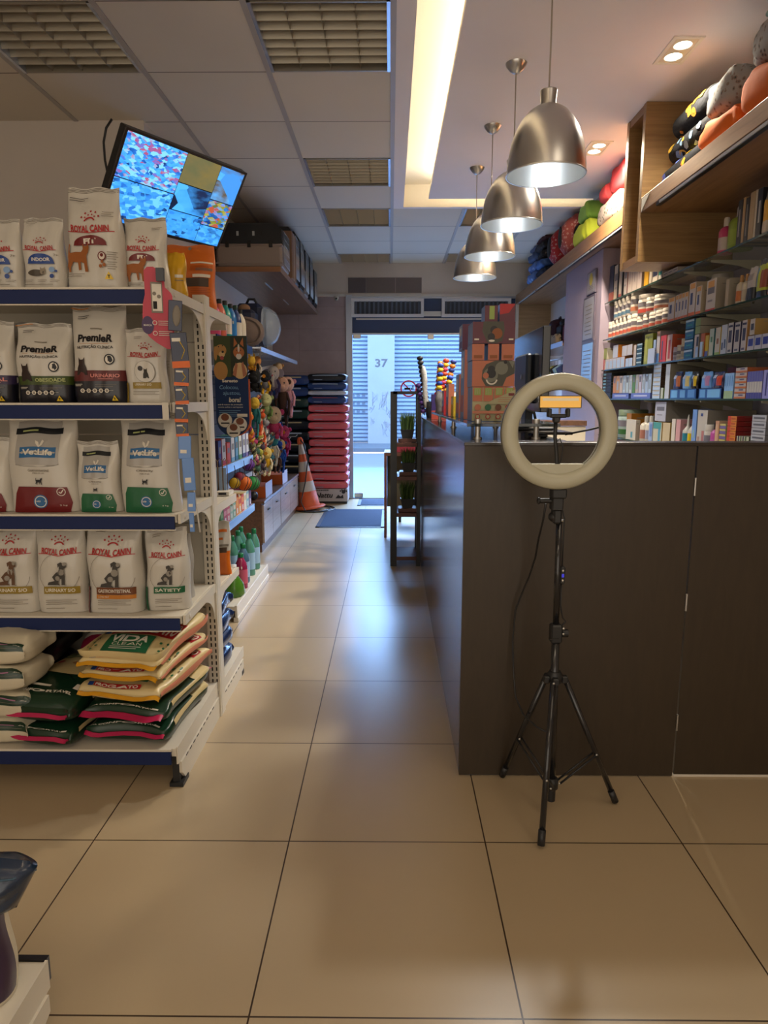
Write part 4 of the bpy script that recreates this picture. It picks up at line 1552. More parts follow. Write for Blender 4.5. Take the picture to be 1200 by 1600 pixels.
b = MB(); b.lathe([(.17, .0), (.16, .05), (.12, .10), (.06, .13), (0.001, .14)], m_dome, (.10, 0, .21), 24, axis='x'); b.build('dome_window', t)
b = MB(); b.tube([(-.05, 0, .40), (-.03, 0, .44), (.02, 0, .44), (.04, 0, .40)], .012, M_black, 6); b.build('handle', t)
t = thing('pet_cushion', 'round taupe cushion standing at the near end of the shallow metal shelf', 'cushion', (-1.14, 5.50, 1.734))
m_tp = mat('cushion_taupe', hexc('#7a6a62'), .85, bump=.3, bscale=30)
MB().ell((0, 0, .12), (.15, .08, .12), m_tp, noise=.02).build('pad', t)
MB().tube([(.13*math.cos(a*PI/8), -.05, .12+.10*math.sin(a*PI/8)) for a in range(16)], .006, m_tp, 6, closed=True).build('piping', t)
t = thing('pet_bag', 'dark navy soft bag with tan top behind the taupe cushion', 'bag', (-1.22, 5.76, 1.734))
MB().rbox(-.12, .12, -.09, .09, 0, .32, m_bp, .03).build('body', t)
MB().ell((0.02, 0, .335), (.05, .04, .035), m_cb).build('top_flap', t)

# hanging picture board
po = thing('hanging_poster', 'blue cardboard poster with a golden dog and ginger cat photo on top', 'poster', (-.908, 3.9445, 1.12))
W_, H_ = .19, .57
m_pn = mat('poster_navy', hexc('#15315f'), .35)
out = ellpoly(0, .10, .095, .095, 14, 180, 360)+[(.095, H_), (-.095, H_)]
MB().prism(out, 'y', 0, .004, m_pn).build('card', po)
MB().prism([(p[0]+.012, p[1]) for p in out[:14]]+[(.103, .33), (.095, .33)], 'y', .005, .007, mat('poster_orange_edge', hexc('#d2602a'), .4)).build('orange_backing', po)
b = MB()
P_ = Print(.095, H_)
gold = mat('dog_golden', hexc('#b98a4e'), .6); goldl = mat('dog_light', hexc('#d8b582'), .6); gin = mat('cat_ginger', hexc('#b26b3a'), .6)
P_.rect(-1, 0, .60, 1, mat('poster_foliage', hexc('#3f4a22'), .5)).rect(0, 1, .60, 1, mat('poster_dark_green', hexc('#29301f'), .5))
P_.ell(-.62, .66, .42, gold, .09).ell(-.58, .86, .34, gold).ell(-.90, .83, .10, gold, .07).ell(-.52, .82, .18, goldl)
P_.ell(-.46, .845, .07, pbk).ell(-.70, .895, .035, pbk).ell(-.46, .905, .035, pbk).ell(-.52, .785, .12, mat('tongue_pink', hexc('#a84a4a'), .4), .02)
P_.ell(.55, .66, .42, goldl, .08).ell(.50, .84, .33, gin).poly([(.20, .89), (.24, .985), (.44, .925)], gin).poly([(.58, .925), (.78, .985), (.80, .89)], gin)
P_.ell(.50, .80, .17, pwh).ell(.50, .88, .06, pwh, .04).ell(.38, .86, .03, pbk).ell(.62, .86, .03, pbk).ell(.50, .825, .025, mat('tongue_pink', hexc('#a84a4a'), .4))
P_.poly([(.1, .62), (.3, .74), (.42, .72), (.3, .60)], mat('hand_skin', hexc('#b07050'), .5)).poly([(.95, .62), (.75, .75), (.64, .73), (.72, .60)], mat('hand_skin', hexc('#b07050'), .5))
lb_ = mat('poster_light_blue', hexc('#7fa9cc'), .5)
P_.text('Seresto', -.08, .562, .95, .032, pwh, .04)
P_.text('Colocou,', -.15, .495, 1.15, .045, lb_, .01, .1).text('ajustou,', -.0, .435, 1.05, .045, lb_, .01, .1).text('bora!', .18, .375, .72, .05, pwh, .04, .1)
P_.text('até 8 meses de proteção', -.1, .325, 1.5, .016, pwh, .02).text('contra pulgas e carrapatos', -.1, .300, 1.5, .016, pwh, .02)
small_lines(P_, -.8, .5, .265, 4, lb_, .018, .004)
for cx, cy in ((-.45, .17), (.45, .13), (.05, .07)):
    P_.ell(cx, cy, .44, pgr).ell(cx, cy, .42, pwh)
    P_.ell(cx, cy+.03, .24, mat('tin_picture', hexc('#7d4a34'), .5), .035)
    P_.rect(cx-.26, cx+.26, cy-.035, cy-.022, pbk)
P_.rect(.30, .92, .205, .235, pwh)
P_.emit(b, flat_fn(.095, H_), .0004, .0003)
b.build('printed_panel', po)

# shelving along the wall (three shelves, lower blue strips coloured as daylit)
ws = thing('wall_shelving', 'low cream wall shelving with blue price strips painted as daylit, holding the green-capped bottles', 'shelving', (XL, 4.45, 0))
MB().box(0.002, .03, -.5, .5, 0, 1.8, M_fixp).build('back_panel', ws)
for z, x1, st in ((1.70, .56, M_blue), (.935, .54, M_blue_daylit), (.575, .54, M_blue_daylit)):
    o = MB().box(0.03, x1, -.5, .5, z-.03, z, M_fix).build('shelf', ws)
    MB().box(x1, x1+.008, -.5, .5, z-.05, z+.002, st).build('price_strip', o)
b = MB()
b.box(.03, .615, -.5, .55, .07, .10, M_fix)
b.box(.60, .63, -.5, .555, .0, .03, M_fix).box(.61, .625, -.5, .555, .03, .105, M_fix)
b.build('base_shelf', ws, bevel=.003)


def bottle(name, label, loc, r, h, liq, cap, label_m=None, shape='round', group=None, rot=0):
    t = thing(name, label, 'bottle', loc, rot, group)
    b = MB()
    b.lathe([(r*.93, 0), (r, h*.03), (r, h*.60), (r*.9, h*.70), (r*.5, h*.84), (r*.36, h*.87), (r*.36, h*.9)], liq, seg=16)
    b.build('body', t)
    b = MB(); b.lathe([(r*.42, h*.885), (r*.44, h*.97), (r*.38, h), (0.001, h)], cap, seg=14); b.build('cap', t)
    if label_m:
        b = MB()
        b.lathe([(r*1.012, h*.15), (r*1.012, h*.55)], label_m, seg=16, caps=False)
        b.build('paper_label', t)
    return t


m_gcap = mat('cap_green', hexc('#0f6a3c'), .4)
m_gliq = mat('liquid_teal_green', hexc('#4f8a78'), .12, alpha=.92, coat=.5)
m_bliq = mat('liquid_blue_grey', hexc('#4c6d86'), .12, alpha=.92, coat=.5)
m_pliq = mat('liquid_magenta', hexc('#93284e'), .12, alpha=.92, coat=.5)
m_flask = mat('liquid_green', hexc('#4a7a26'), .12, alpha=.92, coat=.5)
m_lab = mat('label_pale_blue', hexc('#8fb0cc'), .4)
proto = bottle('cleaner_bottle', 'tall green-capped cleaner bottle of teal liquid, in the group on the base shelf', (-1.0, 4.88, .102), .040, .30, m_gliq, m_gcap, m_lab, group='green-capped cleaner bottles')
for p in ((-1.0, 4.70), (-1.0, 4.96 + .0), (-1.10, 4.80), (-1.10, 4.62)):
    if p[1] > 4.95:
        continue
    dup(proto, (p[0], p[1], .102))
dup(proto, (-1.11, 4.95, .102))
t = bottle('cleaner_bottle', 'green-capped cleaner bottle of blue liquid, nearest of the green-capped ones', (-1.0, 4.50, .102), .042, .27, m_bliq, m_gcap, m_lab)
t = bottle('cleaner_bottle', 'pink lotion-like cleaner bottle with striped label beside the blue one', (-.985, 4.36, .102), .042, .235, m_pliq, m_gcap, mat('label_rose', hexc('#b8526a'), .4))
b = MB(); b.lathe([(.06, 0), (.072, .02), (.062, .08), (.03, .13), (.018, .15), (.018, .17)], m_flask, seg=20)
t = thing('cleaner_flask', 'squat bell-shaped flask of green liquid at the near end of the base shelf', 'flask', (-.995, 4.18, .102)); b.build('body', t)
b = MB(); b.lathe([(.022, .17), (.022, .20), (.001, .201)], M_white, seg=14); b.build('cap', t)

# shampoo bottles on the top shelf
for k, (c, cc, h, lb) in enumerate((('#c64a72', '#141414', .21, 'pink'), ('#d9705a', '#141414', .23, 'coral'), ('#2f9a94', '#141414', .24, 'teal'), ('#2f78c0', '#141414', .24, 'bright blue'), ('#22407a', '#0f3a2c', .25, 'navy blue with green cap'), ('#d8d2c2', '#141414', .24, 'white'))):
    bottle('shampoo_bottle', '%s pet shampoo bottle in the row above the hanging poster' % lb, (-1.035, 4.10+k*.145, 1.702), .038, h, cm(c, .25), cm(cc, .4), pwh if k % 2 == 0 else None)
bottle('shampoo_bottle', 'black and white lotion bottle at the far end of the shampoo row', (-1.05, 4.93, 1.47+.232), .030, .19, pbk, pwh, pwh)


def carton(name, label, loc, w, d, h, front, side=None, bands=(), rot=0.0, group=None, cat='box', top=None, txt=None):
    """small printed box: front faces -y, bands are (x0,x1,z0,z1,material) on the front in 0..1, everything in one mesh"""
    b = MB()
    side = side or front
    b.box(-w/2, w/2, 0, d, 0, h, side, {'-y': front, '+z': top or side})
    for k, (x0, x1, z0, z1, m) in enumerate(bands):
        y = -.0006-.0003*k
        b.quad((-w/2+w*x0, y, h*z0), (-w/2+w*x1, y, h*z0), (-w/2+w*x1, y, h*z1), (-w/2+w*x0, y, h*z1), m)
    # seam lines of the flaps on the side that shows
    b.quad((-w/2-.0005, d*.2, h*.80), (-w/2-.0005, d*.8, h*.80), (-w/2-.0005, d*.8, h*.84), (-w/2-.0005, d*.2, h*.84), pgr)
    b.quad((w/2+.0005, d*.2, h*.80), (w/2+.0005, d*.8, h*.80), (w/2+.0005, d*.8, h*.84), (w/2+.0005, d*.2, h*.84), pgr)
    o = b.build(name, loc=loc, rot=(0, 0, rot))
    return tag(o, label, cat, group)


RZ = PI/2   # turns a front towards the aisle on the left wall
# boxes on the upper blue-edged shelf
for k, (y, w_, h_, c, s_, lb) in enumerate(((4.06, .07, .155, '#3a2f7a', '#2a2050', 'deep violet carton'), (4.16, .09, .16, '#c9c2c0', '#b83a3a', 'white carton with red foot'), (4.28, .09, .13, '#d4501e', '#c9441c', 'orange-red carton'),
                                   (4.40, .09, .155, '#c9ccd0', '#6f9fc8', 'pale carton with blue side'), (4.51, .08, .16, '#5f93b8', '#356a90', 'mid-blue carton'), (4.62, .09, .16, '#d0d4d0', '#4f8a5a', 'white carton with green side'), (4.74, .09, .165, '#c4c8d6', '#3a3f7a', 'white carton with violet stripes'), (4.85, .08, .16, '#dadae2', '#8a7ac0', 'lilac-white carton'))):
    carton('medicine_box', '%s on the upper blue-edged shelf under the poster' % lb, (-1.02, y, .937), w_, .12, h_, cm(c), cm(s_), [(0, 1, 0, .18, cm(s_)), (.2, .8, .5, .75, pgr)], RZ)
for k, (c, s_, lb) in enumerate((('#4f7a3a', '#7a9a5a', 'green and white'), ('#a8465a', '#c98a90', 'rose'), ('#c85a6a', '#d8b0a8', 'pink-red'), ('#8fb49a', '#c9c4b0', 'mint green'), ('#6aa08a', '#d0c8b4', 'sea green'), ('#d07a2a', '#d9903a', 'orange'),
                                 ('#d8a03a', '#c04a2a', 'amber and red'), ('#c8452a', '#d88a3a', 'red-orange'), ('#dcd8cc', '#c9b98a', 'cream'), ('#7aa6b8', '#c9c4b0', 'pale teal'), ('#5a3a7a', '#9a4a6a', 'purple'))):
    carton('snack_box', '%s snack box in the row on the lower blue-edged shelf' % lb, (-1.015, 4.03+k*.083, .577), .078, .14, .095+.02*(k > 4)+.012*(k > 9), cm(c), cm(s_), [(.1, .9, .55, .85, cm(s_)), (.3, .7, .1, .4, pwh)], RZ)

# goods showing past the slotted post, on the far side of the gondola
x0 = -0.775
t = thing('treat_pouch', 'white and orange stand-up pouch on the far side of the gondola beside the post', 'pouch', (-.79, 3.03, .547))
S = bag_fn(.12, .245, .05, 61, taper=-.02, top=.15)
bag_body(S, M_bagw).build('pouch', t)
b = MB(); P_ = Print(.06, .245)
P_.rect(-1, 1, 0, .45, por2).rect(-.2, .8, .42, .52, mat('patch_brown', hexc('#4a3626'), .5)).rect(-.3, .8, .80, .85, por2).rect(-.3, .5, .66, .70, por2).rect(-.3, .9, .54, .58, pgr)
P_.emit(b, lambda x, y, o: S(x, y, o, -1)); b.build('front_print', t)
m_bt = mat('foil_dark_blue', hexc('#152448'), .25, coat=.4)
for k, (z, lb) in enumerate(((.122, 'bottom'), (.205, 'second'), (.288, 'third'), (.371, 'top'))):
    sack('foil_pack', 'dark blue foil pack peeping out beside the slotted post, %s one' % lb, (-.88, 2.98, z), .26, .26, .082, m_bt, None, seed=70+k, cat='pack')
t = thing('wire_display', 'pale wire display hook rack with cards hanging behind the slotted post', 'display rack', (-.82, 3.10, .904))
for k in range(4):
    b = MB(); b.tube([(-.02+k*.022, 0.02, 0), (-.02+k*.022, .02, .15), (-.01+k*.022, .02, .165), (0+k*.022, .02, .15), (0+k*.022, .02, .0)], .0022, mat('wire_bronze', hexc('#8a7460'), .35, metal=.7), 5); b.build('wire_loop', t)
b = MB(); b.box(-.03, .06, .023, .027, .01, .12, cm('#8fa6c4', .4)); b.build('card', t)
carton('treat_box', 'small white card with barcode lying on the far-side shelf end beside the post', (-.765, 3.06, .903), .06, .09, .018, pwh, pwh, [(.2, .8, .2, .8, pbk)])

# toy balls hanging in net bags
def net_ball(x, y, z, r, c, label):
    t = thing('toy_ball', label, 'toy ball', (x, y, z-r))
    b = MB(); b.ell((0, 0, r), (r, r, r), cm(c, .6), 16, 12); b.build('ball', t)
    b = MB()
    for k in range(6):
        a0 = PI*k/6
        b.tube([((r*1.02)*math.sin(q*PI/8)*math.cos(a0+q*.18), (r*1.02)*math.sin(q*PI/8)*math.sin(a0+q*.18), r+(r*1.02)*math.cos(q*PI/8)) for q in range(17)], .0025, cm('#3a2a2a', .6), 4)
    b.build('rope_net', t)
    b = MB(); b.tube([(0, 0, 2*r), (0.004, 0, 2*r+.05), (0, 0, .925-z+r)], .0025, cm('#3a2a2a', .6), 4); b.build('string', t)


for u, v, r, c, lb in ((367, 755, .035, '#c9a01a', 'yellow ball hanging nearest the slotted post'), (375, 748, .045, '#7a2038', 'dark red net ball hanging under the upper blue-edged shelf'),
                       (382, 755, .05, '#d0641a', 'orange net ball hanging under the upper blue-edged shelf'), (395, 755, .05, '#1f7a35', 'green net ball hanging under the upper blue-edged shelf'), (388, 726, .045, '#5a2a8a', 'violet ball hanging just below the blue strip')):
    y = 4.25 if u < 370 else (4.6 if u < 388 else 4.86)
    p = at(u, v, y=y)
    net_ball(p.x, y, p.z, r, c, lb)


# ------------------------------------------------------------------ dangling toys
def plush(label, u, v0, v1, y, body, face, limb=None, style='plain', wpx=26):
    """hangs between pixel heights v0 (top) and v1 (feet)"""
    p = at(u, v0, y=y); q = at(u, v1, y=y)
    H_ = p.z-q.z
    W = wpx*y/1062
    t = thing('plush_toy', label, 'plush toy', (p.x, y, q.z))
    body, face, limb = cm(body, .9, bump=.4, bscale=90), cm(face, .9, bump=.4, bscale=90), cm(limb or body, .9, bump=.4, bscale=90)
    hr = W*.46
    zh = H_-hr*1.05
    b = MB(); b.ell((0, 0, zh-hr*.95-H_*.13), (W*.30, W*.24, H_*.19), body, 12, 8, .03, int(u)); b.build('body', t)
    b = MB(); b.ell((0, -.01, zh), (hr*.85, hr*.8, hr), face, 14, 9)
    b.ell((0, -hr*.75, zh-hr*.3), (hr*.5, hr*.35, hr*.35), face, 10, 7)
    for s in (-1, 1):
        b.ell((s*hr*.35, -hr*.78, zh+hr*.2), (hr*.11, hr*.1, hr*.12), M_black, 8, 6)
    b.build('head', t)
    for s in (-1, 1):
        b = MB()
        if style == 'elephant':
            b.ell((s*hr*1.0, 0, zh), (hr*.5, hr*.12, hr*.6), body, 10, 7)
        elif style == 'long_ears':
            b.ell((s*hr*.5, 0, zh+hr*.9), (hr*.2, hr*.15, hr*.7), body, 8, 7)
        else:
            b.ell((s*hr*.85, 0, zh+hr*.35), (hr*.32, hr*.15, hr*.34), body, 8, 6)
        b.build('ear', t)
        sh = zh-hr*1.0
        b = MB(); b.tube([(s*W*.22, 0, sh), (s*W*.40, -.02, sh-H_*.14), (s*W*.36, -.03, sh-H_*.30), (s*W*.34, -.03, sh-H_*.36)], [W*.10, W*.085, W*.08, W*.11], limb, 8); b.build('arm', t)
        b = MB(); z0 = zh-hr*.95-H_*.26
        b.tube([(s*W*.14, 0, z0), (s*W*.20, -.01, z0*.55), (s*W*.17, -.02, .05*H_), (s*W*.17, -.05, 0.012)], [W*.12, W*.10, W*.09, W*.13], limb, 8); b.build('leg', t)
    if style == 'elephant':
        b = MB(); b.tube([(0, -hr*.8, zh-hr*.2), (0, -hr*1.1, zh-hr*1.0), (hr*.1, -hr*.9, zh-hr*1.9)], [hr*.3, hr*.24, hr*.16], face, 8); b.build('trunk', t)
    if style == 'bird':
        b = MB(); b.lathe([(hr*.3, 0), (hr*.2, hr*.3), (0.001, hr*.5)], cm('#d88a1a', .6), (0, -hr*.7-hr*.5, zh), 10, axis='y'); b.build('beak', t)
    return t


rail = thing('toy_display_board', 'dark slatted board on the left wall from which the pet toys hang', 'display board', (XL, 6.75, .55))
b = MB()
m_sl = wood_mat('toy_board_wood', hexc('#2a211d'), hexc('#3a2e28'), 'Y', 1, .6)
for k in range(9):
    b.box(.004, .02, -1.75, 1.35, k*.115, k*.115+.105, m_sl)
b.box(.002, .006, -1.75, 1.35, 0, 1.03, M_dark)
b.build('slats', rail)
for k in range(6):
    b = MB()
    for j in range(2):
        b.tube([(.02, -1.5+k*.52, .36+j*.6), (.46, -1.5+k*.52, .36+j*.6), (.48, -1.5+k*.52, .38+j*.6)], .004, M_steel, 6)
    b.build('hook_pair', rail)

plush('brown long-limbed monkey plush with beige face hanging at the far end of the toys', 441, 588, 684, 6.75, '#3b2620', '#b98f7c', '#3b2620', wpx=26)
plush('pale pink monkey plush with long arms beside the brown one', 450, 588, 652, 7.0, '#b98390', '#c9a091', '#b98390', wpx=24)
plush('grey and white elephant plush hanging high beside the pink monkey', 427, 571, 622, 6.3, '#8f8796', '#b9b0aa', '#5a4f78', style='elephant', wpx=24)
plush('tan and white dog plush hanging behind the elephant', 435, 566, 592, 6.6, '#a87a4a', '#c9a880', '#a87a4a', wpx=16)
plush('bright pink pig plush hanging low in the middle of the toys', 428, 634, 684, 6.1, '#b83a6a', '#c9b090', '#c0406a', wpx=30)
plush('hot pink long-legged flamingo plush hanging behind the pig', 444, 664, 712, 6.7, '#b02a5a', '#c04068', '#b02a5a', style='bird', wpx=22)
plush('grey penguin plush with yellow bill hanging left of the elephant', 414, 578, 616, 5.95, '#6f6f74', '#17171a', '#d0a020', style='bird', wpx=20)
plush('black cat plush hanging next to the blue poster', 397, 574, 612, 5.45, '#141416', '#1c1c1f', '#141416', style='long_ears', wpx=26)
plush('yellow giraffe plush hanging at the very top beside the poster', 393, 556, 578, 5.4, '#c9981f', '#d0a83a', '#a8701a', style='long_ears', wpx=16)
plush('white rabbit plush with orange ears hanging under the metal shelf', 402, 556, 586, 5.7, '#c9c2b8', '#c98a4a', '#c9c2b8', style='long_ears', wpx=16)
plush('teal crocodile plush with yellow feet hanging beside the poster', 398, 620, 684, 5.35, '#1f6a70', '#c9a83a', '#1f6a70', wpx=20)
plush('lime and grey frog plush hanging above the pink pig', 416, 614, 656, 5.9, '#8a9a6a', '#c0c08a', '#6f8a4a', wpx=22)
plush('red ladybird plush with black limbs hanging left of the elephant', 419, 582, 606, 6.12, '#a01c3a', '#1a1618', '#1a1618', wpx=13)
plush('royal blue long-legged bird plush hanging lowest beside the brown cabinet', 439, 686, 738, 6.5, '#1c4a9a', '#c9a05a', '#1c4a9a', style='bird', wpx=18)
plush('yellow duck plush with cream feet hanging just above the orange box', 417, 698, 743, 5.82, '#d0a020', '#d8c070', '#cfc09a', style='bird', wpx=20)
plush('cream and teal sheep plush hanging low behind the yellow duck', 428, 680, 728, 6.2, '#c9bfa8', '#2a7a80', '#c9bfa8', wpx=18)
plush('brown bear plush hanging low beside the blue bird', 433, 700, 738, 6.35, '#5a3a28', '#8a6a4a', '#5a3a28', wpx=16)


def rope_toy(u, v0, v1, y, cols, label, r=.014):
    p = at(u, v0, y=y); q = at(u, v1, y=y)
    h = p.z-q.z
    t = thing('rope_toy', label, 'rope toy', (p.x, y, q.z))
    ms = [cm(c, .85) for c in cols]
    b = MB()
    for s in range(3):
        pts = []
        for k in range(25):
            z = h*k/24
            a = k*.9+s*2.1
            pts.append((r*.8*math.cos(a)+.015*math.sin(k*.25+u), r*.8*math.sin(a), z))
        b.tube(pts, r*.72, ms[s % len(ms)], 6)
    b.build('braid', t)
    for z in (0.15*h, .85*h):
        b = MB(); b.ell((.0, 0, z), (r*2.1, r*2.0, r*2.0), ms[0], 10, 7, .08, int(u)); b.build('knot', t)
    b = MB()
    for k in range(5):
        b.tube([(0, 0, .02), (r*1.5*math.cos(k*1.3), r*1.5*math.sin(k*1.3), -.02)], .004, ms[k % len(ms)], 4)
    b.build('frayed_end', t)


ropes = [(403, 618, 690, 5.5, ('#c24a1f', '#d8a080', '#8a2a1a'), 'orange braided rope toy beside the teal crocodile'), (409, 640, 700, 5.65, ('#c9521f', '#d0b090', '#a83a1a'), 'orange and cream braided rope toy behind the crocodile'),
         (394, 690, 730, 5.25, ('#6a6a4a', '#b0a878', '#3a3a30'), 'olive and khaki rope toy low beside the poster'), (401, 700, 738, 5.45, ('#3a5a4a', '#a08a5a', '#5a3a3a'), 'dark green and tan rope toy low beside the poster'),
         (409, 692, 734, 5.6, ('#4a3a4a', '#a89070', '#2a2a2a'), 'mauve and tan rope toy left of the yellow duck'), (423, 676, 722, 6.0, ('#3a6a7a', '#b0a890', '#6a4a3a'), 'teal and grey rope toy behind the yellow duck'),
         (429, 672, 712, 6.25, ('#7a5a4a', '#c0b0a0', '#3a4a5a'), 'brown and cream rope toy below the pink pig'), (436, 660, 700, 6.4, ('#1f4aa0', '#3a6ac0', '#16306a'), 'royal blue rope toy above the blue bird'),
         (390, 645, 690, 5.15, ('#c86a2a', '#8a3a6a', '#d0a040'), 'orange and purple rope toy touching the poster edge'), (415, 655, 692, 5.75, ('#8a8a90', '#c9c4c0', '#4a4a50'), 'grey and white rope toy left of the pink pig'),
         (397, 684, 722, 5.32, ('#b03a6a', '#d0c0a0', '#6a2a4a'), 'magenta and cream rope toy behind the olive one'), (405, 676, 712, 5.5, ('#a0a040', '#d8d0b0', '#4a5a2a'), 'lime and cream rope toy under the orange ones')]
for a in ropes:
    rope_toy(*a[:5], a[5])

# low drawer cabinet
cab = thing('drawer_cabinet', 'low brown wooden cabinet with drawers and doors under the hanging toys', 'cabinet', (XL, 5.83, 0))
MB().box(.002, .42, .02, 2.20, 0, .07, m_wd).build('plinth', cab)
MB().box(.002, .43, .0, 2.22, .07, .44, m_wd).build('carcass', cab, bevel=.002)
MB().box(.002, .455, -.01, 2.23, .44, .46, m_wd).build('top', cab)
MB().box(.455, .457, -.01, 2.23, .438, .461, m_ms).build('top_edge_lit', cab)  # pale strip paints the daylight caught by the front edge
for y0, y1 in ((.010, .455), (.459, .905), (.925, 1.555), (1.560, 2.21)):
    b = MB(); b.rbox(.43, .448, y0+.002, y1-.002, .085, .425, m_wdf, .002)
    for q in range(2):
        b.box(.4478, .4483, y0+.01, y1-.01, .19+q*.11, .1915+q*.11, m_wd)
    o = b.build('door', cab)
    yc = (y0+y1)/2
    b = MB(); b.tube([(.452, yc-.05, .36), (.462, yc-.03, .363), (.462, yc+.03, .363), (.452, yc+.05, .36)], .006, M_black, 5); b.build('handle', o)
for k, (y, l_, lb) in enumerate(((6.18, .38, 'nearer orange display box standing on the brown cabinet'), (7.15, .30, 'farther orange display box standing on the brown cabinet'))):
    t = thing('display_box', lb, 'box', (-1.22, y, .4605))
    MB().box(-.12, .10, -.15, .15+l_*.1, 0, .10, cm('#b5531f', .5)).build('tray', t)
    MB().box(.1005, .103, -.15, .15+l_*.1, 0, .13, cm('#b9b4c4', .4)).build('header_card', t)
t = thing('toy_ball', 'small dark rubber ball lying on the near end of the brown cabinet', 'toy ball', (-1.2, 5.90, .4605)); MB().ell((0, 0, .04), (.04, .04, .04), M_black).build('ball', t)

# traffic cone
cn = thing('traffic_cone', 'orange and white striped traffic cone leaning beside the brown cabinet', 'traffic cone', (-.99, 8.22, .022), (0, R(-7), 0))
m_co = mat('cone_orange', hexc('#c4552c'), .6); m_cw = mat('cone_white', hexc('#b5ada8'), .6)
zz = [0.03, .20, .33, .43, .56, .66]
rr = lambda z: .135-.105*z/.75
b = MB(); b.lathe([(rr(z), z) for z in (.02, .21)]+[(rr(.21), .21)], m_co, seg=24, caps=False)
for a, c, m in ((.21, .33, m_cw), (.33, .45, m_co), (.45, .57, m_cw), (.57, .66, m_co), (.66, .78, m_cw)):
    b.lathe([(rr(a), a), (rr(c), c)], m, seg=24, caps=False)
b.build('cone_body', cn)
b = MB(); b.lathe([(.036, .78), (.04, .80), (.036, .84), (.02, .865), (.001, .866)], m_co, seg=16); b.build('cap', cn)
b = MB(); b.lathe([(.19, 0), (.20, .006), (.19, .02), (.14, .03), (.13, .03)], m_co, seg=24); b.build('base', cn)
t = thing('power_cord', 'dark cord draped over the traffic cone and coiled round its foot', 'cord', (-.99, 8.22, 0))
b = MB(); b.tube([(-.10, -.02, .86), (-.04, -.09, .80), (.0, -.10, .6), (-.03, -.13, .35), (-.08, -.18, .12), (-.02, -.24, .012), (.15, -.22, .012), (.27, -.05, .012), (.22, .14, .012), (.05, .24, .012), (-.1, .2, .012)], .008, M_black, 6)
b.build('cord_run', t)
b = MB(); b.tube([(.26*math.cos(a*PI/9)+.05, .25*math.sin(a*PI/9), .01) for a in range(18)], .008, M_black, 6, closed=True); b.build('cord_coil', t)

# sack stacks by the door
def plain_print(hi, lo, word=None):
    def d(P):
        P.rect(-.35, .25, .02, .09, hi)
        P.rect(-.25, .15, .10, .16, lo)
    return d


m_sk = mat('sack_dark_navy', hexc('#0d1420'), .35, bump=.3, bscale=8, coat=.2)
m_sb = mat('sack_blue', hexc('#16356e'), .35, bump=.3, bscale=8, coat=.2)
m_sg = mat('sack_bottle_green', hexc('#12302c'), .35, bump=.3, bscale=8, coat=.2)
m_sr = mat('sack_coral_red', hexc('#c65660'), .42, bump=.3, bscale=8, coat=.1)
m_sv = mat('sack_light', hexc('#b9bccb'), .42)
pale = mat('print_pale_blue2', hexc('#8e9cb0'), .5)


def front_strip_sack(label, x, y, z, w_, l_, t_, m, bandm, seed, side=None):
    r = thing('pet_food_sack', label, 'sack', (x, y, z))
    S = sack_fn(w_, l_, t_*.91, seed, wr=.004, blk=.62)
    b = MB()
    g_ = [-1+2*i/14 for i in range(15)]
    for sd in (1, -1):
        b.grid(lambda u, v: S(u, v, 0, sd), 0, 0, m, True, g_, g_)
    b.build('sack_body', r)
    b = MB()
    b.grid(lambda u, v: (lambda q: (q[0], q[1]-.0015, q[2]))(S(-.35+.55*u, -.98+.10*v, .003, 1)), 5, 3, bandm)
    b.build('printed_panel', r)
    b = MB()
    b.grid(lambda u, v: (lambda q: (q[0], q[1]-.0015, q[2]))(S(-.28+.25*u, -.98+.05*v, .003, -1)), 4, 2, pale)
    if side is not None:
        b.grid(lambda u, v: S(.80+.18*u, -.85+1.7*v, .003, 1), 3, 8, side)
    b.build('printed_mark', r)
    return r


n = 11
z = .10
pos = ['lowest', 'second', 'third', 'fourth', 'fifth', 'sixth', 'seventh', 'eighth', 'ninth', 'tenth', 'top']
t = thing('pallet', 'low wooden pallet under the dark navy sack stack beside the door', 'pallet', (-1.24, 8.87, 0))
for k in range(4):
    MB().box(-.22, .22, -.17+k*.10, -.09+k*.10, .07, .095, m_wd).build('slat', t)
for x in (-.2, 0, .17):
    MB().box(x, x+.03, -.16, .2, 0, .07, m_wd).build('runner', t)
for k in range(11):
    m = m_sb if k >= 9 else (m_sg if k in (0, 7, 8) else m_sk)
    cname = 'royal blue' if k >= 9 else ('bottle green' if k in (0, 7, 8) else 'dark navy')
    front_strip_sack('%s pet food sack in the left stack by the door, %s one up' % (cname, pos[k]), -1.25+.008*math.sin(k*2), 8.86, z, .44, .40, .148, m, pale if k % 2 else cm('#a89a78', .5), 80+k)
    z += .140
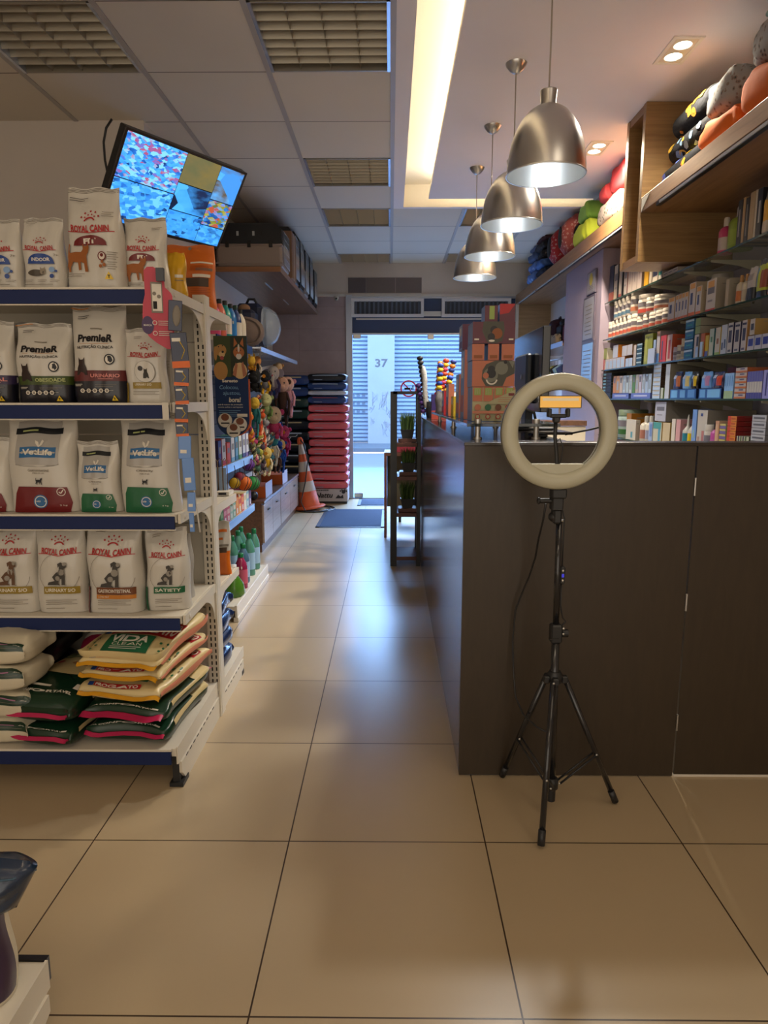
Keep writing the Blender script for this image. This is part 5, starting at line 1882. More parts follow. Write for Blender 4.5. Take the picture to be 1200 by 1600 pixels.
# base sign and the red stack
sg = thing('display_plinth', 'white printed display plinth under the coral red sacks', 'plinth', (-.795, 8.86, 0))
MB().box(-.245, .245, -.18, .24, .03, .19, mat('plinth_white', hexc('#a8a2a4'), .5)).build('body', sg)
MB().box(-.235, .235, -.17, .23, 0, .03, M_black).build('foot', sg)
b = MB(); P_ = Print(.245, .16)
P_.text('PREMIER', -.35, .90, .75, .10, pbk, .04).text('Nattu', -.25, .50, .95, .42, pbk, .03, .25)
P_.poly([(.35, .25), (.5, .55), (.62, .40), (.75, .55), (.78, .25)], pbk).ell(.78, .78, .10, pbk).ell(.62, .85, .04, pbk).ell(.70, .93, .04, pbk).ell(.85, .93, .04, pbk).ell(.93, .84, .04, pbk)
P_.emit(b, lambda a, c, o: (a*.245, -.18-o, .03+c*.16)); b.build('lettering', sg)
z = .192
for k in range(10):
    front_strip_sack('coral red pet food sack in the right stack by the door, %s from its plinth' % pos[k], -.795+.008*math.sin(k*3), 8.86, z, .50, .40, .115, m_sr, cm('#a06a74', .5) if k % 2 else cm('#a8858a', .5), 100+k, m_sv)
    z += .108
for k, (m, lb) in enumerate(((m_sb, 'navy blue pet food sack lying directly on the red ones'), (m_sv, 'thin silver-white pet food sack between the blue ones'), (m_sb, 'dark blue pet food sack second from the top above the red ones'), (m_sk, 'dark navy pet food sack topmost of the right stack'))):
    th = .115 if k != 1 else .07
    front_strip_sack(lb, -.80, 8.86, z, .48, .40, th, m, cm('#8a4450', .5) if k == 0 else pale, 120+k, pale)
    z += th-.008

# mats
for (x0, x1, y0, y1, lb) in ((-.79, -.06, 7.02, 8.22, 'large dark blue floor mat in the aisle before the door'), (-.42, .35, 8.50, 9.08, 'smaller dark blue mat right at the door sill')):
    t = thing('floor_mat', lb, 'mat', ((x0+x1)/2, (y0+y1)/2, 0))
    w_, l_ = x1-x0, y1-y0
    mm = mat('mat_pile', hexc('#1d2b45'), .95, noise=.25, nscale=60, bump=.5, bscale=200)
    MB().box(-w_/2+.04, w_/2-.04, -l_/2+.04, l_/2-.04, 0.001, .010, mm).build('pile', t)
    b = MB()
    me = mat('mat_edge', hexc('#141b28'), .5)
    for a in (-1, 1):
        b.box(min(a*w_/2, a*(w_/2-.04)), max(a*w_/2, a*(w_/2-.04)), -l_/2, l_/2, 0.001, .006, me)
        b.box(-w_/2, w_/2, min(a*l_/2, a*(l_/2-.04)), max(a*l_/2, a*(l_/2-.04)), 0.001, .006, me)
    b.build('rubber_border', t)
# camera under the end wall
t = thing('security_camera', 'tiny white dome camera at the top of the taupe end wall', 'camera', (-.70, 9.125, 2.60))
MB().cyl((0, 0, 0), .03, .02, .045, M_white).build('base', t)
MB().ell((0, -.01, .02), (.028, .028, .03), M_white).build('dome', t)
MB().ell((0, -.036, .012), (.012, .006, .012), M_black).build('lens', t)

# ================================================================== FOREGROUND, bottom left: end of another gondola
g2 = thing('display_gondola', 'base end of another cream gondola in the bottom left corner of the picture', 'shelving', (-.73, 1.27, 0))
b = MB(); b.box(-.6, -.004, -.5, 0, .125, .152, M_fix); b.build('base_shelf', g2, bevel=.003)
b = MB(); b.box(-.6, -.004, 0, .012, .10, .157, M_navy); b.build('price_strip', g2)
b = MB(); b.box(-.006, .0, -.5, -.002, .09, .157, M_fix)
b.prism([(-.07, 0), (-.07, .03), (-.02, .05), (-.02, .09), (-.5, .09), (-.5, 0)], 'x', -.003, .006, M_fix)
for k in range(8):
    b.box(.0055, .0066, -.12-k*.045, -.095-k*.045, .084, .089, M_dark)
b.build('end_plate', g2)
b = MB(); b.box(-.04, .0, -.08, -.04, 0, .02, M_black); b.build('foot', g2)
t = thing('treat_pouch', 'cream pouch with dark blue crumpled top at the bottom left corner', 'pouch', (-.842, 1.18, .153), .25)
S = bag_fn(.17, .30, .10, 91, taper=.05, top=.3, wr=.006)
b = bag_body(S, M_bagc); b.build('pouch', t)
b = MB(); P_ = Print(.085, .34)
small_lines(P_, -.6, .4, .85, 16, pbk, .045, .006)
P_.rect(.75, 1.0, .05, .95, mat('pouch_purple', hexc('#33203f'), .3, coat=.4))
P_.emit(b, lambda x, y, o: S(x, y, o, -1)); b.build('front_print', t)
b = MB()
m_db = mat('pouch_dark_blue', hexc('#1a2c44'), .22, coat=.5, bump=.3, bscale=14)
def flap(u, v, side):
    xr = .108+(.152-.108)*min(1, v/.85)-(.012 if v > .92 else 0)
    x = -.12+(xr+.12)*u
    z = (.185+.02*u)*(1-v)+(.345-.045*u*u)*v
    e = (max(0, 1-abs(2*v-1)**4)**.5)*(max(0, 1-u**6)**.5)
    y = -.03+side*(.045*e)+.006*e*math.sin(9*v+7*u)+.005*e*math.sin(21*u-11*v)
    return (x, y, z)


us_ = [1-(1-i/18)**1.6 for i in range(19)]
for sd in (-1, 1):
    b.grid(lambda u, v: flap(u, v, sd), 0, 0, m_db, True, us_, [i/16 for i in range(17)])
b.tube([flap(k/8, .82-.03*k/8, -1.06) for k in range(9)], .0022, mat('fold_highlight', hexc('#3a5468'), .3), 5)
b.build('crumpled_top', t)

# ================================================================== COUNTER
CX0, CY0, CH = 0.248, 2.262, 1.197
m_cnt = wood_mat('counter_dark_laminate', hexc('#30261a'), hexc('#372c1f'), 'Z', 3.0, 0.42, coat=0.05, stretch=6)
m_cnts = wood_mat('counter_side_laminate', hexc('#3a2c24'), hexc('#4c3a30'), 'Z', 1.6, 0.22, coat=0.6, stretch=4)
m_ctop = mat('counter_top_laminate', hexc('#2a211b'), .25, coat=.4)
ct = thing('reception_counter', 'tall dark brown reception counter running beside the aisle and across to the right', 'counter', (CX0, CY0, 0))
MB().box(0, .765, 0, .018, .004, CH-.012, m_cnt).build('front_panel', ct)
o = MB().box(.771, 1.60, 0, .018, .010, CH-.012, m_cnt).build('door', ct)
for z in (.18, .62, 1.02):
    MB().cyl((.768, -.003, 0), .004, z, z+.06, M_steel, 8).build('hinge', o)
MB().box(.771, 1.60, .001, .019, 0, .009, mat('door_sill_white', hexc('#cfc6b8'), .5)).build('bright_sill', ct)
MB().box(0, .018, .019, 1.60, .004, CH-.012, m_cnts).build('side_panel', ct)
MB().box(0.0006, .018, 1.603, 3.70, .004, CH-.012, m_cnts).build('side_panel', ct)
MB().box(-.004, 1.60, -.004, .09, CH-.012, CH, m_ctop).build('front_worktop', ct, bevel=.002)
MB().box(-.004, .36, .091, 3.70, CH-.012, CH, m_ctop).build('side_worktop', ct, bevel=.002)
MB().box(.361, .54, .70, 1.50, CH-.012, CH, m_ctop).build('monitor_ledge', ct)
MB().box(.342, .358, .10, 3.68, 0, CH-.013, m_cnt).build('inner_panel', ct)
MB().box(0.01, .0165, 0.02, 3.69, 0, .003, M_black).build('shadow_plinth', ct)
# rear white desk with brown top
rd = thing('back_desk', 'white-fronted desk with brown top behind the counter, seen through the ring light', 'desk', (1.2, 5.50, 0))
MB().box(-.34, .365, 0, .02, 0, 1.12, mat('desk_white', hexc('#ddd3c0'), .5)).build('front_panel', rd)
MB().box(-.36, .37, -.01, .27, 1.125, 1.165, m_wsh).build('desktop', rd)
for x in (-.34, .345):
    MB().box(x, x+.02, .022, .25, 0, 1.12, m_wsh).build('side', rd)

# raised glass on steel posts
gs = thing('glass_countertop', 'raised dark glass slab on small steel posts along the counter edge', 'glass shelf', (.30, 2.42, CH))
m_gl = mat('counter_glass', hexc('#202a2c'), .06, coat=.6, alpha=.9)
MB().box(-.03, .30, 0, 2.10, .045, .056, m_gl).build('glass_slab', gs, bevel=.001)
for x in (.015, .225):
    for y in (.05, 1.0, 1.95):
        b = MB(); b.cyl((x, y, 0), .010, .0, .068, M_steel, 12); b.cyl((x, y, 0), .016, 0, .006, M_steel, 12); b.cyl((x, y, 0), .014, .0565, .070, M_steel, 12); b.build('post', gs)
GZ = CH+.0565

# ------------------------------------------------------------------ treat boxes on the glass
m_or = mat('box_salmon', hexc('#b56a4e'), .42); m_pu = mat('box_plum', hexc('#5a2536'), .4); m_cr = mat('box_olive_cream', hexc('#a8a27e'), .45)
m_sd = mat('box_side_grey', hexc('#7f90b0'), .4); m_gr = mat('packet_lime', hexc('#8ba04e'), .4); m_bear = mat('dog_face_grey', hexc('#4d4d46'), .6); m_bl = mat('dog_face_light', hexc('#77776c'), .6)
m_ofc = mat('dog_face_tan', hexc('#8a5232'), .6)


def treat_box(label, u0, u1, v0, v1, y, depth, front, side, draw=None, z=None):
    x, w_, h_ = upx(u0, u1, v0, v1, y)
    zb = z if z is not None else at((u0+u1)/2, v1, y=y).z
    t = thing('treat_box', label, 'box', (x, y, zb))
    MB().box(-w_/2, w_/2, 0, depth, 0, h_-.001, side, {'-y': front}).build('carton', t)
    b = MB(); P = Print(w_/2, h_)
    if draw:
        draw(P)
    else:
        P.rect(-.6, .6, .6, .8, side)
    P.emit(b, flat_fn(w_/2, h_), .0004, .0003)
    b.build('printed_panel', t)
    return zb+h_


def d_base(P):
    P.rect(-1, 1, 0, .56, m_cr)
    P.poly([(-.30, .50), (1, .86), (1, .50)], m_cr).poly([(1, .86), (1, 1.0), (.7, .78)], m_cr)
    for k in range(4):
        x0 = -1+k*.5
        P.rect(x0+.02, x0+.47, .58 if k < 2 else .66+.08*(k-2), .99, m_or if k < 4 else m_cr)
        P.rect(x0+.08, x0+.40, .76, .97, m_gr)
        for q in range(3):
            P.rect(x0+.14+q*.08, x0+.17+q*.08, .79, .93, m_cr)
    P.poly([(-.25, .56), (1, .93), (1, .5), (-.25, .5)], m_cr)
    P.rect(.68, .95, .74, .82, pmr)
    small_lines(P, .2, .95, .68, 3, m_or, .06, .012)
    for k, m in enumerate((m_or, pgn, pbr, rcr)):
        P.ell(-.75+k*.48, .40, .15, m); P.ell(-.75+k*.48, .13, .12, rcr); P.ell(-.75+k*.48, .13, .08, m_cr)
    P.rect(-1, 1, .22, .30, m_spk)


def d_dogface(P):
    P.poly([(-.52, .62), (-.35, .85), (.05, .98), (.60, .99), (1, .95), (1, .50), (.62, .35), (.45, .02), (-.35, .02), (-.55, .3)], m_bear)
    P.ell(-.12, .45, .34, m_bl).ell(.38, .70, .30, m_bl).ell(-.10, .66, .17, pbk).ell(-.10, .50, .22, pbk).ell(-.36, .42, .14, m_or)
    P.ell(.55, .93, .08, pbk).poly([(.7, .98), (.98, .98), (.9, .70)], m_bl)
    P.arc(-.08, .30, .28, .07, pwh, 190, 350, 14)
    for x0, x1 in ((-.42, -.30), (.28, .42)):
        P.rect(x0, x1, .86, 1.0, M_dark) if False else None


def d_upper(P):
    P.poly([(-.5, 1), (-.55, .55), (-.3, .05), (.1, .0), (.4, .1), (.5, .6), (.45, 1)], m_bear)
    P.ell(0, .62, .18, pbk).ell(.15, .45, .25, m_ofc).ell(-.12, .30, .17, pbk).ell(-.1, .12, .14, pwh, .05)
    P.rect(-.92, -.7, .15, .22, pwh).rect(.7, .92, .15, .22, pwh)


y0 = 2.66
z1 = treat_box('wide cream display box with lime packets at the bottom of the treat tower', 737, 803, 618, 671, y0, .16, m_cr, m_sd, d_base, GZ+.001)
z2 = treat_box('salmon treat box with a big grey dog face in the treat tower', 737, 803, 578, 619, y0, .16, m_or, m_sd, d_dogface, z1+.001)
for k, (a, b_) in enumerate(((737, 756), (762, 779), (783, 803))):
    z3 = treat_box('small upright salmon treat box over the grey dog face, %s' % ('leftmost', 'middle one', 'rightmost')[k], a, b_, 553, 578.5, y0, .16, m_or, m_sd, lambda P: P.rect(-.7, .7, .1, .3, m_ofc), z2+.001)
z4 = treat_box('plum treat box with tan and black dog face near the top of the treat tower', 738, 804, 519, 553, y0, .16, m_pu, m_sd, d_upper, z3+.001)
treat_box('narrow plum box with lime stripes on the very top of the treat tower', 757, 777, 494, 520, y0+.02, .10, m_pu, m_sd, lambda P: P.rect(-.3, .5, .15, .95, m_gr), z4+.001)
treat_box('plum box with red corner on the very top right of the treat tower', 780, 804, 492, 520, y0+.02, .10, m_pu, m_sd, lambda P: P.poly([(-1, 1), (1, 1), (.2, .5), (-1, .4)], rcr), z4+.001)
# boxes lined up behind along the counter edge
for k, (u0, u1, v0, v1, y, f, s_, lb) in enumerate(((724, 737, 560, 668, 2.90, m_or, m_sd, 'tall salmon treat box standing directly left of the tower'), (716, 728, 598, 666, 3.08, m_or, m_sd, 'salmon treat box second to the left of the tower'),
                                             (708, 715, 632, 664, 3.25, pyl, pyl, 'slim yellow box standing between the salmon ones'), (700, 709, 612, 662, 3.42, m_or, m_sd, 'red-brown box with grey spine left of the yellow one'),
                                             (693, 702, 622, 660, 3.62, rcr, m_sd, 'red box at the left end of the lined-up treat boxes'), (722, 737, 520, 560, 3.02, m_pu, m_sd, 'plum box stacked high behind the tower on its left'))):
    zb = GZ+.001
    if k == 5:
        zb = GZ+.002+(at(730, 560, y=2.9).z-at(730, 668, y=2.9).z)
        y = 2.92
    x, w_, h_ = upx(u0, u1, v0, v1, y)
    t = thing('treat_box', lb, 'box', (x, y, zb))
    MB().box(-w_/2, w_/2, 0, .14, 0, h_, s_, {'-y': f}).build('carton', t)
    MB().box(-w_/2-.0008, -w_/2-.0002, .02, .12, h_*.1, h_*.35, f).box(-w_/2-.0008, -w_/2-.0002, .05, .12, h_*.6, h_*.9, pwh).build('printed_panel', t)
t = thing('slanted_sign', 'black slanted display card leaning among the treat boxes', 'sign', (.345, 3.30, GZ+.001))
b = MB(); b.prism([(.0, 0), (.012, 0), (.13, .26), (.118, .26)], 'y', 0, .20, M_black); b.build('card', t)
t = thing('treat_pouch', 'grey furry-print pouch leaning at the far end of the glass slab', 'pouch', (.335, 4.15, GZ+.001))
S = bag_fn(.13, .13, .06, 95); bag_body(S, mat('pouch_grey_print', hexc('#66605e'), .4, noise=.5, nscale=60)).build('pouch', t)
b = MB(); P_ = Print(.065, .13); P_.rect(.2, .9, .7, .95, pwh).ell(-.2, .4, .4, pgr).rect(.3, .8, .1, .25, pbk); P_.emit(b, lambda x, y, o: S(x, y, o, -1)); b.build('front_print', t)
t = thing('treat_box', 'violet and orange box at the far left end of the counter top', 'box', (.335, 4.75, CH+.001))
MB().box(-.05, .05, 0, .1, 0, .17, mat('box_violet', hexc('#3b2a66'), .4)).build('carton', t)
MB().box(-.0505, .0505, -.0006, .1, .0, .06, mat('box_orange_foot', hexc('#b0483a'), .4)).build('printed_panel', t)
# cup of stick toys
t = thing('toy_holder', 'dark holder at the far end of the counter standing full of colourful stick toys', 'holder', (.32, 5.15, CH+.001))
b = MB(); b.lathe([(.05, 0), (.06, .12), (.057, .12), (.047, .01)], M_black, seg=20); b.build('cup', t)
b = MB(); b.lathe([(.045, .004), (.045, .008)], M_black, seg=16); b.build('base_disc', t)


def stick(x, y, z, hgt, lean, cols, label, kind='beads'):
    t = thing('stick_toy', label, 'stick toy', (x, y, z), (0, R(lean), 0))
    b = MB(); b.cyl((0, 0, 0), .004, 0, hgt, cm('#2a2420', .5), 6); b.build('stick', t)
    b = MB()
    n = int(hgt/.034)
    for k in range(n):
        zz_ = hgt-.016-k*.032
        c = cols[k % len(cols)]
        if kind == 'fur':
            continue
        b.ell((0, 0, zz_), (.024, .024, .018), cm(c, .6), 8, 6)
    if kind == 'fur':
        b.tube([(0.002*math.sin(k), 0, hgt*.15+hgt*.85*k/12) for k in range(13)], [.012]+[.017+.004*(k % 2) for k in range(11)]+[.008], cm(cols[0], .9, bump=.8, bscale=120), 8)
    b.build('tassel', t)


for a in ((.27, 5.14, CH+.02, .36, -4, ('#b8b4ac',), 'white furry stick toy leaning left in the dark holder', 'fur'), (.285, 5.18, CH+.02, .44, -9, ('#18181c', '#2a2a30'), 'thin black stick toy pointing up left of the white one', 'none'),
          (.35, 5.12, CH+.02, .38, 3, ('#1f3f9a', '#d0b020'), 'blue and yellow beaded stick toy in the dark holder, left one'), (.365, 5.18, CH+.02, .42, 7, ('#c8452a', '#d8a020', '#b83a5a'), 'red and orange beaded stick toy in the middle of the holder'),
          (.34, 5.20, CH+.02, .40, 5, ('#d07a2a', '#c04a6a', '#c8452a'), 'orange and pink beaded stick toy behind the red one'), (.375, 5.14, CH+.02, .30, 14, ('#1f3f9a', '#d8a82a'), 'blue and amber beaded stick toy leaning right out of the holder'),
          (.38, 5.2, CH+.02, .42, 13, ('#1a2f7a', '#d07a2a'), 'navy stick toy with orange tip leaning farthest right'), (.255, 5.16, CH+.02, .24, -12, ('#4a2a6a', '#2a2050'), 'dark purple beaded stick toy hanging over the plant rack')):
    stick(*a)

# black monitor on the side counter
mn = thing('computer_monitor', 'large black computer monitor seen from behind on the counter, right of the treat tower', 'monitor', (.645, 3.24, CH+.001))
MB().rbox(-.015, .02, -.34, .34, .085, .44, M_blackg, .004).build('screen_housing', mn)
MB().rbox(-.045, -.016, -.16, .12, .12, .34, M_black, .008).build('rear_cover', mn)
MB().rbox(-.02, .015, -.05, .05, .01, .12, M_black, .004).build('neck', mn)
MB().rbox(-.10, .10, -.13, .13, 0, .012, M_black, .004).build('foot', mn)
b = MB(); b.ell((-.047, -.06, .24), (.002, .012, .012), M_steel); b.build('emblem', mn)
cs_ = thing('cable_hub', 'small black hub with loose cables lying just behind the counter front', 'cable hub', (.60, 2.55, CH+.001))
MB().rbox(-.08, -.02, -.03, .04, 0, .014, M_black, .004).build('base', cs_)
b = MB(); b.tube([(-.05, 0, .02), (-.07, -.01, .09), (-.16, -.02, .13)], .006, M_black, 6); b.tube([(.05, .0, .01), (.14, -.02, .03), (.22, 0, .05), (.22, .02, .005)], .004, M_black, 6); b.build('cable', cs_)

# ================================================================== RING LIGHT
rl = thing('ring_light', 'unlit white ring light on a black tripod stand in front of the counter', 'ring light', (.527, 2.045, 0))
rc_, yy = Vector((-.029, -.025, 1.243)), 0
m_ring = mat('ring_diffuser', hexc('#b0ad98'), .38, coat=.2)
b = MB()
N = 64
prof = [(-.024, .004), (-.0235, -.008), (-.019, -.016), (-.008, -.020), (.008, -.020), (.019, -.016), (.0235, -.008), (.024, .004)]
Rm = .1465
V = []; F = []
for i in range(N):
    a = 2*PI*i/N
    for dr, dy in prof:
        V.append((rc_.x+(Rm+dr)*math.cos(a), rc_.y+dy, rc_.z+(Rm+dr)*math.sin(a)))
n = len(prof)
for i in range(N):
    j = (i+1) % N
    F += [(i*n+k, i*n+k+1, j*n+k+1, j*n+k) for k in range(n-1)]
b.add(V, F, m_ring, True)
b.build('diffuser', rl)
b = MB()
prof2 = [(-.025, .004), (-.025, .018), (-.02, .024), (.02, .024), (.025, .018), (.025, .004)]
V = []; F = []
for i in range(N):
    a = 2*PI*i/N
    for dr, dy in prof2:
        V.append((rc_.x+(Rm+dr)*math.cos(a), rc_.y+dy, rc_.z+(Rm+dr)*math.sin(a)))
n = len(prof2)
for i in range(N):
    j = (i+1) % N
    F += [(i*n+k, i*n+k+1, j*n+k+1, j*n+k) for k in range(n-1)]
b.add(V, F, mat('ring_back', hexc('#8f8b78'), .4), True)
b.build('back_shell', rl)
# flat chord piece at the bottom of the ring opening
b = MB()
pts = [(rc_.x+.1235*math.cos(R(a)), rc_.z+.1235*math.sin(R(a))) for a in range(-130, -49, 8)]
b.prism(pts, 'y', rc_.y-.006, rc_.y+.02, m_ring); b.build('lower_plate', rl)
b = MB()
b.rbox(-.045, .0, -.035, .005, 1.045, 1.075, M_black, .004)
b.rbox(-.040, -.005, -.02, .02, 1.005, 1.05, M_black, .004)
b.rbox(-.035, -.008, -.02, .02, .965, 1.01, M_black, .006)
b.build('tilt_head', rl)
b = MB(); b.cyl((-.075, -.005, 1.035), .008, 0, .05, M_black, 10, 'x'); b.ell((-.078, -.005, 1.035), (.006, .011, .011), M_black); b.build('tightening_knob', rl)
b = MB(); b.ell((-.028, 0, .985), (.018, .018, .016), M_black); b.cyl((-.012, 0, 0), .0145, .972, .976, M_steel); b.build('ball_joint', rl)
b = MB(); b.tube([(-.012, 0, .974), (-.008, 0, .62)], .0095, M_blackg, 14); b.build('upper_tube', rl)
b = MB(); b.tube([(-.008, 0, .64), (-.001, 0, .09)], .0125, M_blackg, 14); b.build('lower_tube', rl)
b = MB(); b.rbox(-.026, .010, -.018, .018, .585, .645, M_black, .005)
b.box(-.030, -.002, -.020, -.018, .60, .604, M_dark); b.cyl((.012, 0, .615), .013, 0, .018, M_black, 10, 'x'); b.ell((.012, -.016, .635), (.005, .004, .005), M_steel); b.ell((.012, -.016, .617), (.004, .003, .004), M_steel)
b.build('height_collar', rl)
hub = Vector((-.005, 0, .465))
b = MB(); b.lathe([(.018, .45), (.024, .455), (.026, .475), (.018, .49)], M_black, (-.005, 0, 0), 14)
for a in (200, 340, 262):
    d = Vector((math.cos(R(a)), math.sin(R(a)), 0))
    b.rbox(-.005+d.x*.03-.010, -.005+d.x*.03+.010, d.y*.03-.010, d.y*.03+.010, .455, .478, M_black, .003)
b.build('leg_hub', rl)
b = MB(); b.lathe([(.016, .085), (.022, .09), (.022, .12), (.016, .125)], M_black, (-.001, 0, 0), 14); b.cyl((-.001, 0, 0), .015, .045, .09, M_black, 12); b.build('lower_hub', rl)
feet = [(.402, 2.250), (.755, 2.094), (.457, 1.864)]
for fx, fy in feet:
    f = Vector((fx-.527, fy-2.045, .009))
    d = Vector((f.x, f.y, 0)).normalized()
    top = hub+d*.034
    b = MB(); b.tube([tuple(top), tuple(f)], .0095, M_blackg, 10)
    b.ell(tuple(top+Vector((0, -.010, 0))), (.004, .003, .004), M_steel)
    o = b.build('leg', rl)
    b = MB(); dd = (f-top).normalized(); b.tube([tuple(f-dd*.045), tuple(f)], .0115, M_black, 10); b.build('rubber_foot', o)
    mid = top+(f-top)*.60
    b = MB()
    side = Vector((-d.y, d.x, 0))*.010
    for s in (-1, 1):
        b.tube([tuple(mid+side*s), tuple(Vector((-.001, 0, .105))+d*.026+side*s)], .0035, M_black, 6)
    b.ell(tuple(mid+Vector((0, -.011, 0))), (.004, .003, .004), M_steel)
    b.ell(tuple(Vector((-.001, 0, .105))+d*.026+Vector((0, -.01, 0))), (.004, .003, .004), M_steel)
    b.build('brace', rl)
# gooseneck and holder in the ring centre
b = MB()
b.tube([(-.029, -.02, 1.120), (-.030, -.02, 1.135), (-.034, -.02, 1.185), (-.040, -.02, 1.225), (-.040, -.02, 1.275)], [.009, .006, .0055, .0055, .006], M_black, 10)
b.build('gooseneck', rl)
b = MB(); b.rbox(-.060, -.010, -.034, -.02, 1.284, 1.296, M_black, .003); b.rbox(-.068, -.056, -.038, -.018, 1.286, 1.312, M_black, .003); b.rbox(-.014, -.002, -.038, -.018, 1.286, 1.312, M_black, .003); b.rbox(-.05, -.03, -.035, -.015, 1.270, 1.288, M_black, .004)
b.build('phone_clamp', rl)
b = MB(); b.tube([(-.032, -.02, 1.13), (-.02, -.026, 1.16), (-.018, -.03, 1.20), (-.028, -.03, 1.225), (-.035, -.028, 1.215)], .0018, M_black, 5); b.build('thin_cable', rl)
b = MB(); b.tube([(-.010, .012, 1.04), (.004, .0, .98), (.003, .0, .90), (.003, .0, .83)], .0022, M_black, 6)
b.tube([(.003, 0, .775), (.004, 0, .70), (.012, 0, .665), (.022, 0, .652), (.010, 0, .640), (-.002, -.01, .632)], .0026, M_black, 6); b.build('right_cable', rl)
b = MB(); b.rbox(-.003, .012, -.009, .005, .775, .83, M_black, .003); b.box(.001, .008, -.0096, -.009, .797, .808, mat('remote_blue', hexc('#2222aa'), .3, emit=(.05, .05, .6), estr=.6)).ell((.0045, -.009, .818), (.003, .001, .003), pwh).ell((.0045, -.009, .787), (.003, .001, .003), pwh); b.build('cable_remote', rl)
b = MB(); b.tube([(-.055, .0, 1.025), (-.054, .03, .97), (-.055, .08, .90), (-.054, .12, .83), (-.062, .16, .76), (-.078, .18, .70), (-.100, .19, .63), (-.106, .19, .52), (-.104, .17, .42), (-.10, .14, .34), (-.085, .08, .305), (-.05, .03, .285), (-.02, .0, .28)], .0032, M_black, 6)
b.build('power_cable', rl)
ph = thing('phone', 'phone with a glowing amber screen lying across the clamp in the ring light', 'phone', (.495, 2.012, 1.3125))
MB().rbox(-.062, .062, -.004, .004, 0, .036, mat('phone_body', hexc('#5a4a2a'), .3), .002).build('body', ph)
b = MB(); b.box(-.059, .059, -.0046, -.004, .002, .034, mat('phone_amber', hexc('#b88a40'), .2, emit=hexc('#d09a40'), estr=.7))
b.box(-.052, .052, -.0050, -.0046, .021, .029, mat('phone_pale', hexc('#b8a888'), .2, emit=hexc('#b8a888'), estr=.5)); b.build('lit_screen', ph)

# ================================================================== PLANT RACK
pr = thing('plant_rack', 'narrow black metal rack with wooden shelves, holding three pots of cat grass', 'rack', (.02, 5.36, 0))
W_ = .195; D_ = .34
for x in (-.02, W_-.005):
    for y in (0, D_):
        MB().box(x, x+.052 if x < 0 else x+.030, y, y+.03, 0, 1.395, M_black).build('post', pr)
b = MB(); b.box(0, W_+.022, 0, .03, 1.375, 1.397, M_black).box(0, W_+.022, D_, D_+.03, 1.375, 1.397, M_black).box(0, .025, 0, D_, 1.375, 1.397, M_black).box(W_, W_+.022, 0, D_, 1.375, 1.397, M_black); b.build('top_frame', pr)
m_rw = wood_mat('rack_shelf_wood', hexc('#4a2a22'), hexc('#6a4034'), 'X', 1.5, .45)
for z in (.965, .70, .405, .05):
    MB().box(.03, W_+.001, .0, D_+.03, z, z+.030, m_rw).build('shelf', pr)
m_pot = mat('pot_black', hexc('#14161a'), .5)
m_gs = [cm('#3f5a2a', .8), cm('#56743a', .8), cm('#2f4824', .8), cm('#6f8a48', .8)]
for k, (z, x, hh, lb) in enumerate(((.996, .115, .155, 'black pot of cat grass on the top shelf of the black rack'), (.731, .125, .128, 'black pot of cat grass on the second shelf of the black rack'), (.436, .118, .155, 'black pot of cat grass on the lowest occupied shelf of the rack'))):
    t = thing('potted_grass', lb, 'potted plant', (.02+x, 5.36+.14, z))
    MB().box(-.072, .072, -.08, .08, 0, .028, m_rw).build('wooden_tray', t)
    b = MB(); b.prism([(-.040, .0285), (.040, .0285), (.054, .098), (-.054, .098)], 'y', -.055, .055, m_pot); b.box(-.057, .057, -.058, .058, .092, .100, m_pot); b.build('pot', t)
    rnd = random.Random(k)
    b = MB()
    for q in range(260):
        px, py = rnd.uniform(-.048, .048), rnd.uniform(-.048, .048)
        lx, ly = px*.35+rnd.uniform(-.02, .02), py*.35+rnd.uniform(-.02, .02)
        h_ = hh*rnd.uniform(.65, 1.0)
        w2 = .0022
        ax = rnd.uniform(0, 3.14); wx, wy = w2*math.cos(ax), w2*math.sin(ax)
        p0 = (px, py, .099)
        m1 = (px+lx*.4, py+ly*.4, .099+h_*.6)
        tp = (px+lx, py+ly, .099+h_)
        b.add([(p0[0]-wx, p0[1]-wy, p0[2]), (p0[0]+wx, p0[1]+wy, p0[2]), (m1[0]+wx, m1[1]+wy, m1[2]), (m1[0]-wx, m1[1]-wy, m1[2]), tp], [(0, 1, 2, 3), (3, 2, 4)], m_gs[q % 4])
    b.build('grass', t)
# wooden stand and stool behind
t = thing('wooden_stand', 'plain brown wooden stand with a red top behind the plant rack', 'stand', (.12, 6.5, 0))
MB().box(-.18, -.155, 0, .4, 0, .80, m_rw).box(.155, .18, 0, .4, 0, .80, m_rw).build('sides', t)
MB().box(-.18, .18, 0, .4, .80, .83, m_rw).build('top', t)
MB().box(-.06, .18, .05, .3, .832, .89, cm('#8a2436', .6)).build('red_tray', t)
MB().box(-.153, .153, .38, .40, .25, .78, cm('#a09478', .6)).build('back_board', t)
MB().box(.0, .15, .1, .25, .30, .36, M_black).build('black_box', t)
t = thing('small_stool', 'small dark stool leg pair standing on the floor behind the rack', 'stool', (.20, 7.35, 0))
MB().box(-.12, .18, 0, .2, .24, .36, cm('#2c3340', .6)).build('seat', t)
for x in (-.11, .14):
    MB().box(x, x+.03, .01, .04, 0, .24, M_black).build('leg', t)

# ================================================================== RIGHT SIDE
m_oak = wood_mat('oak_shelf_wood', hexc('#7a5636'), hexc('#97704a'), 'Y', 1.0, .42, coat=.1)
m_oakz = wood_mat('oak_box_wood', hexc('#80603a'), hexc('#9c7a4c'), 'X', 1.0, .42, coat=.1, stretch=18)
m_ltube = mat('dark_lamp_channel', hexc('#15171c'), .3)
m_ltube2 = mat('lamp_diffuser_off', hexc('#b9bcc4'), .3, coat=.3)
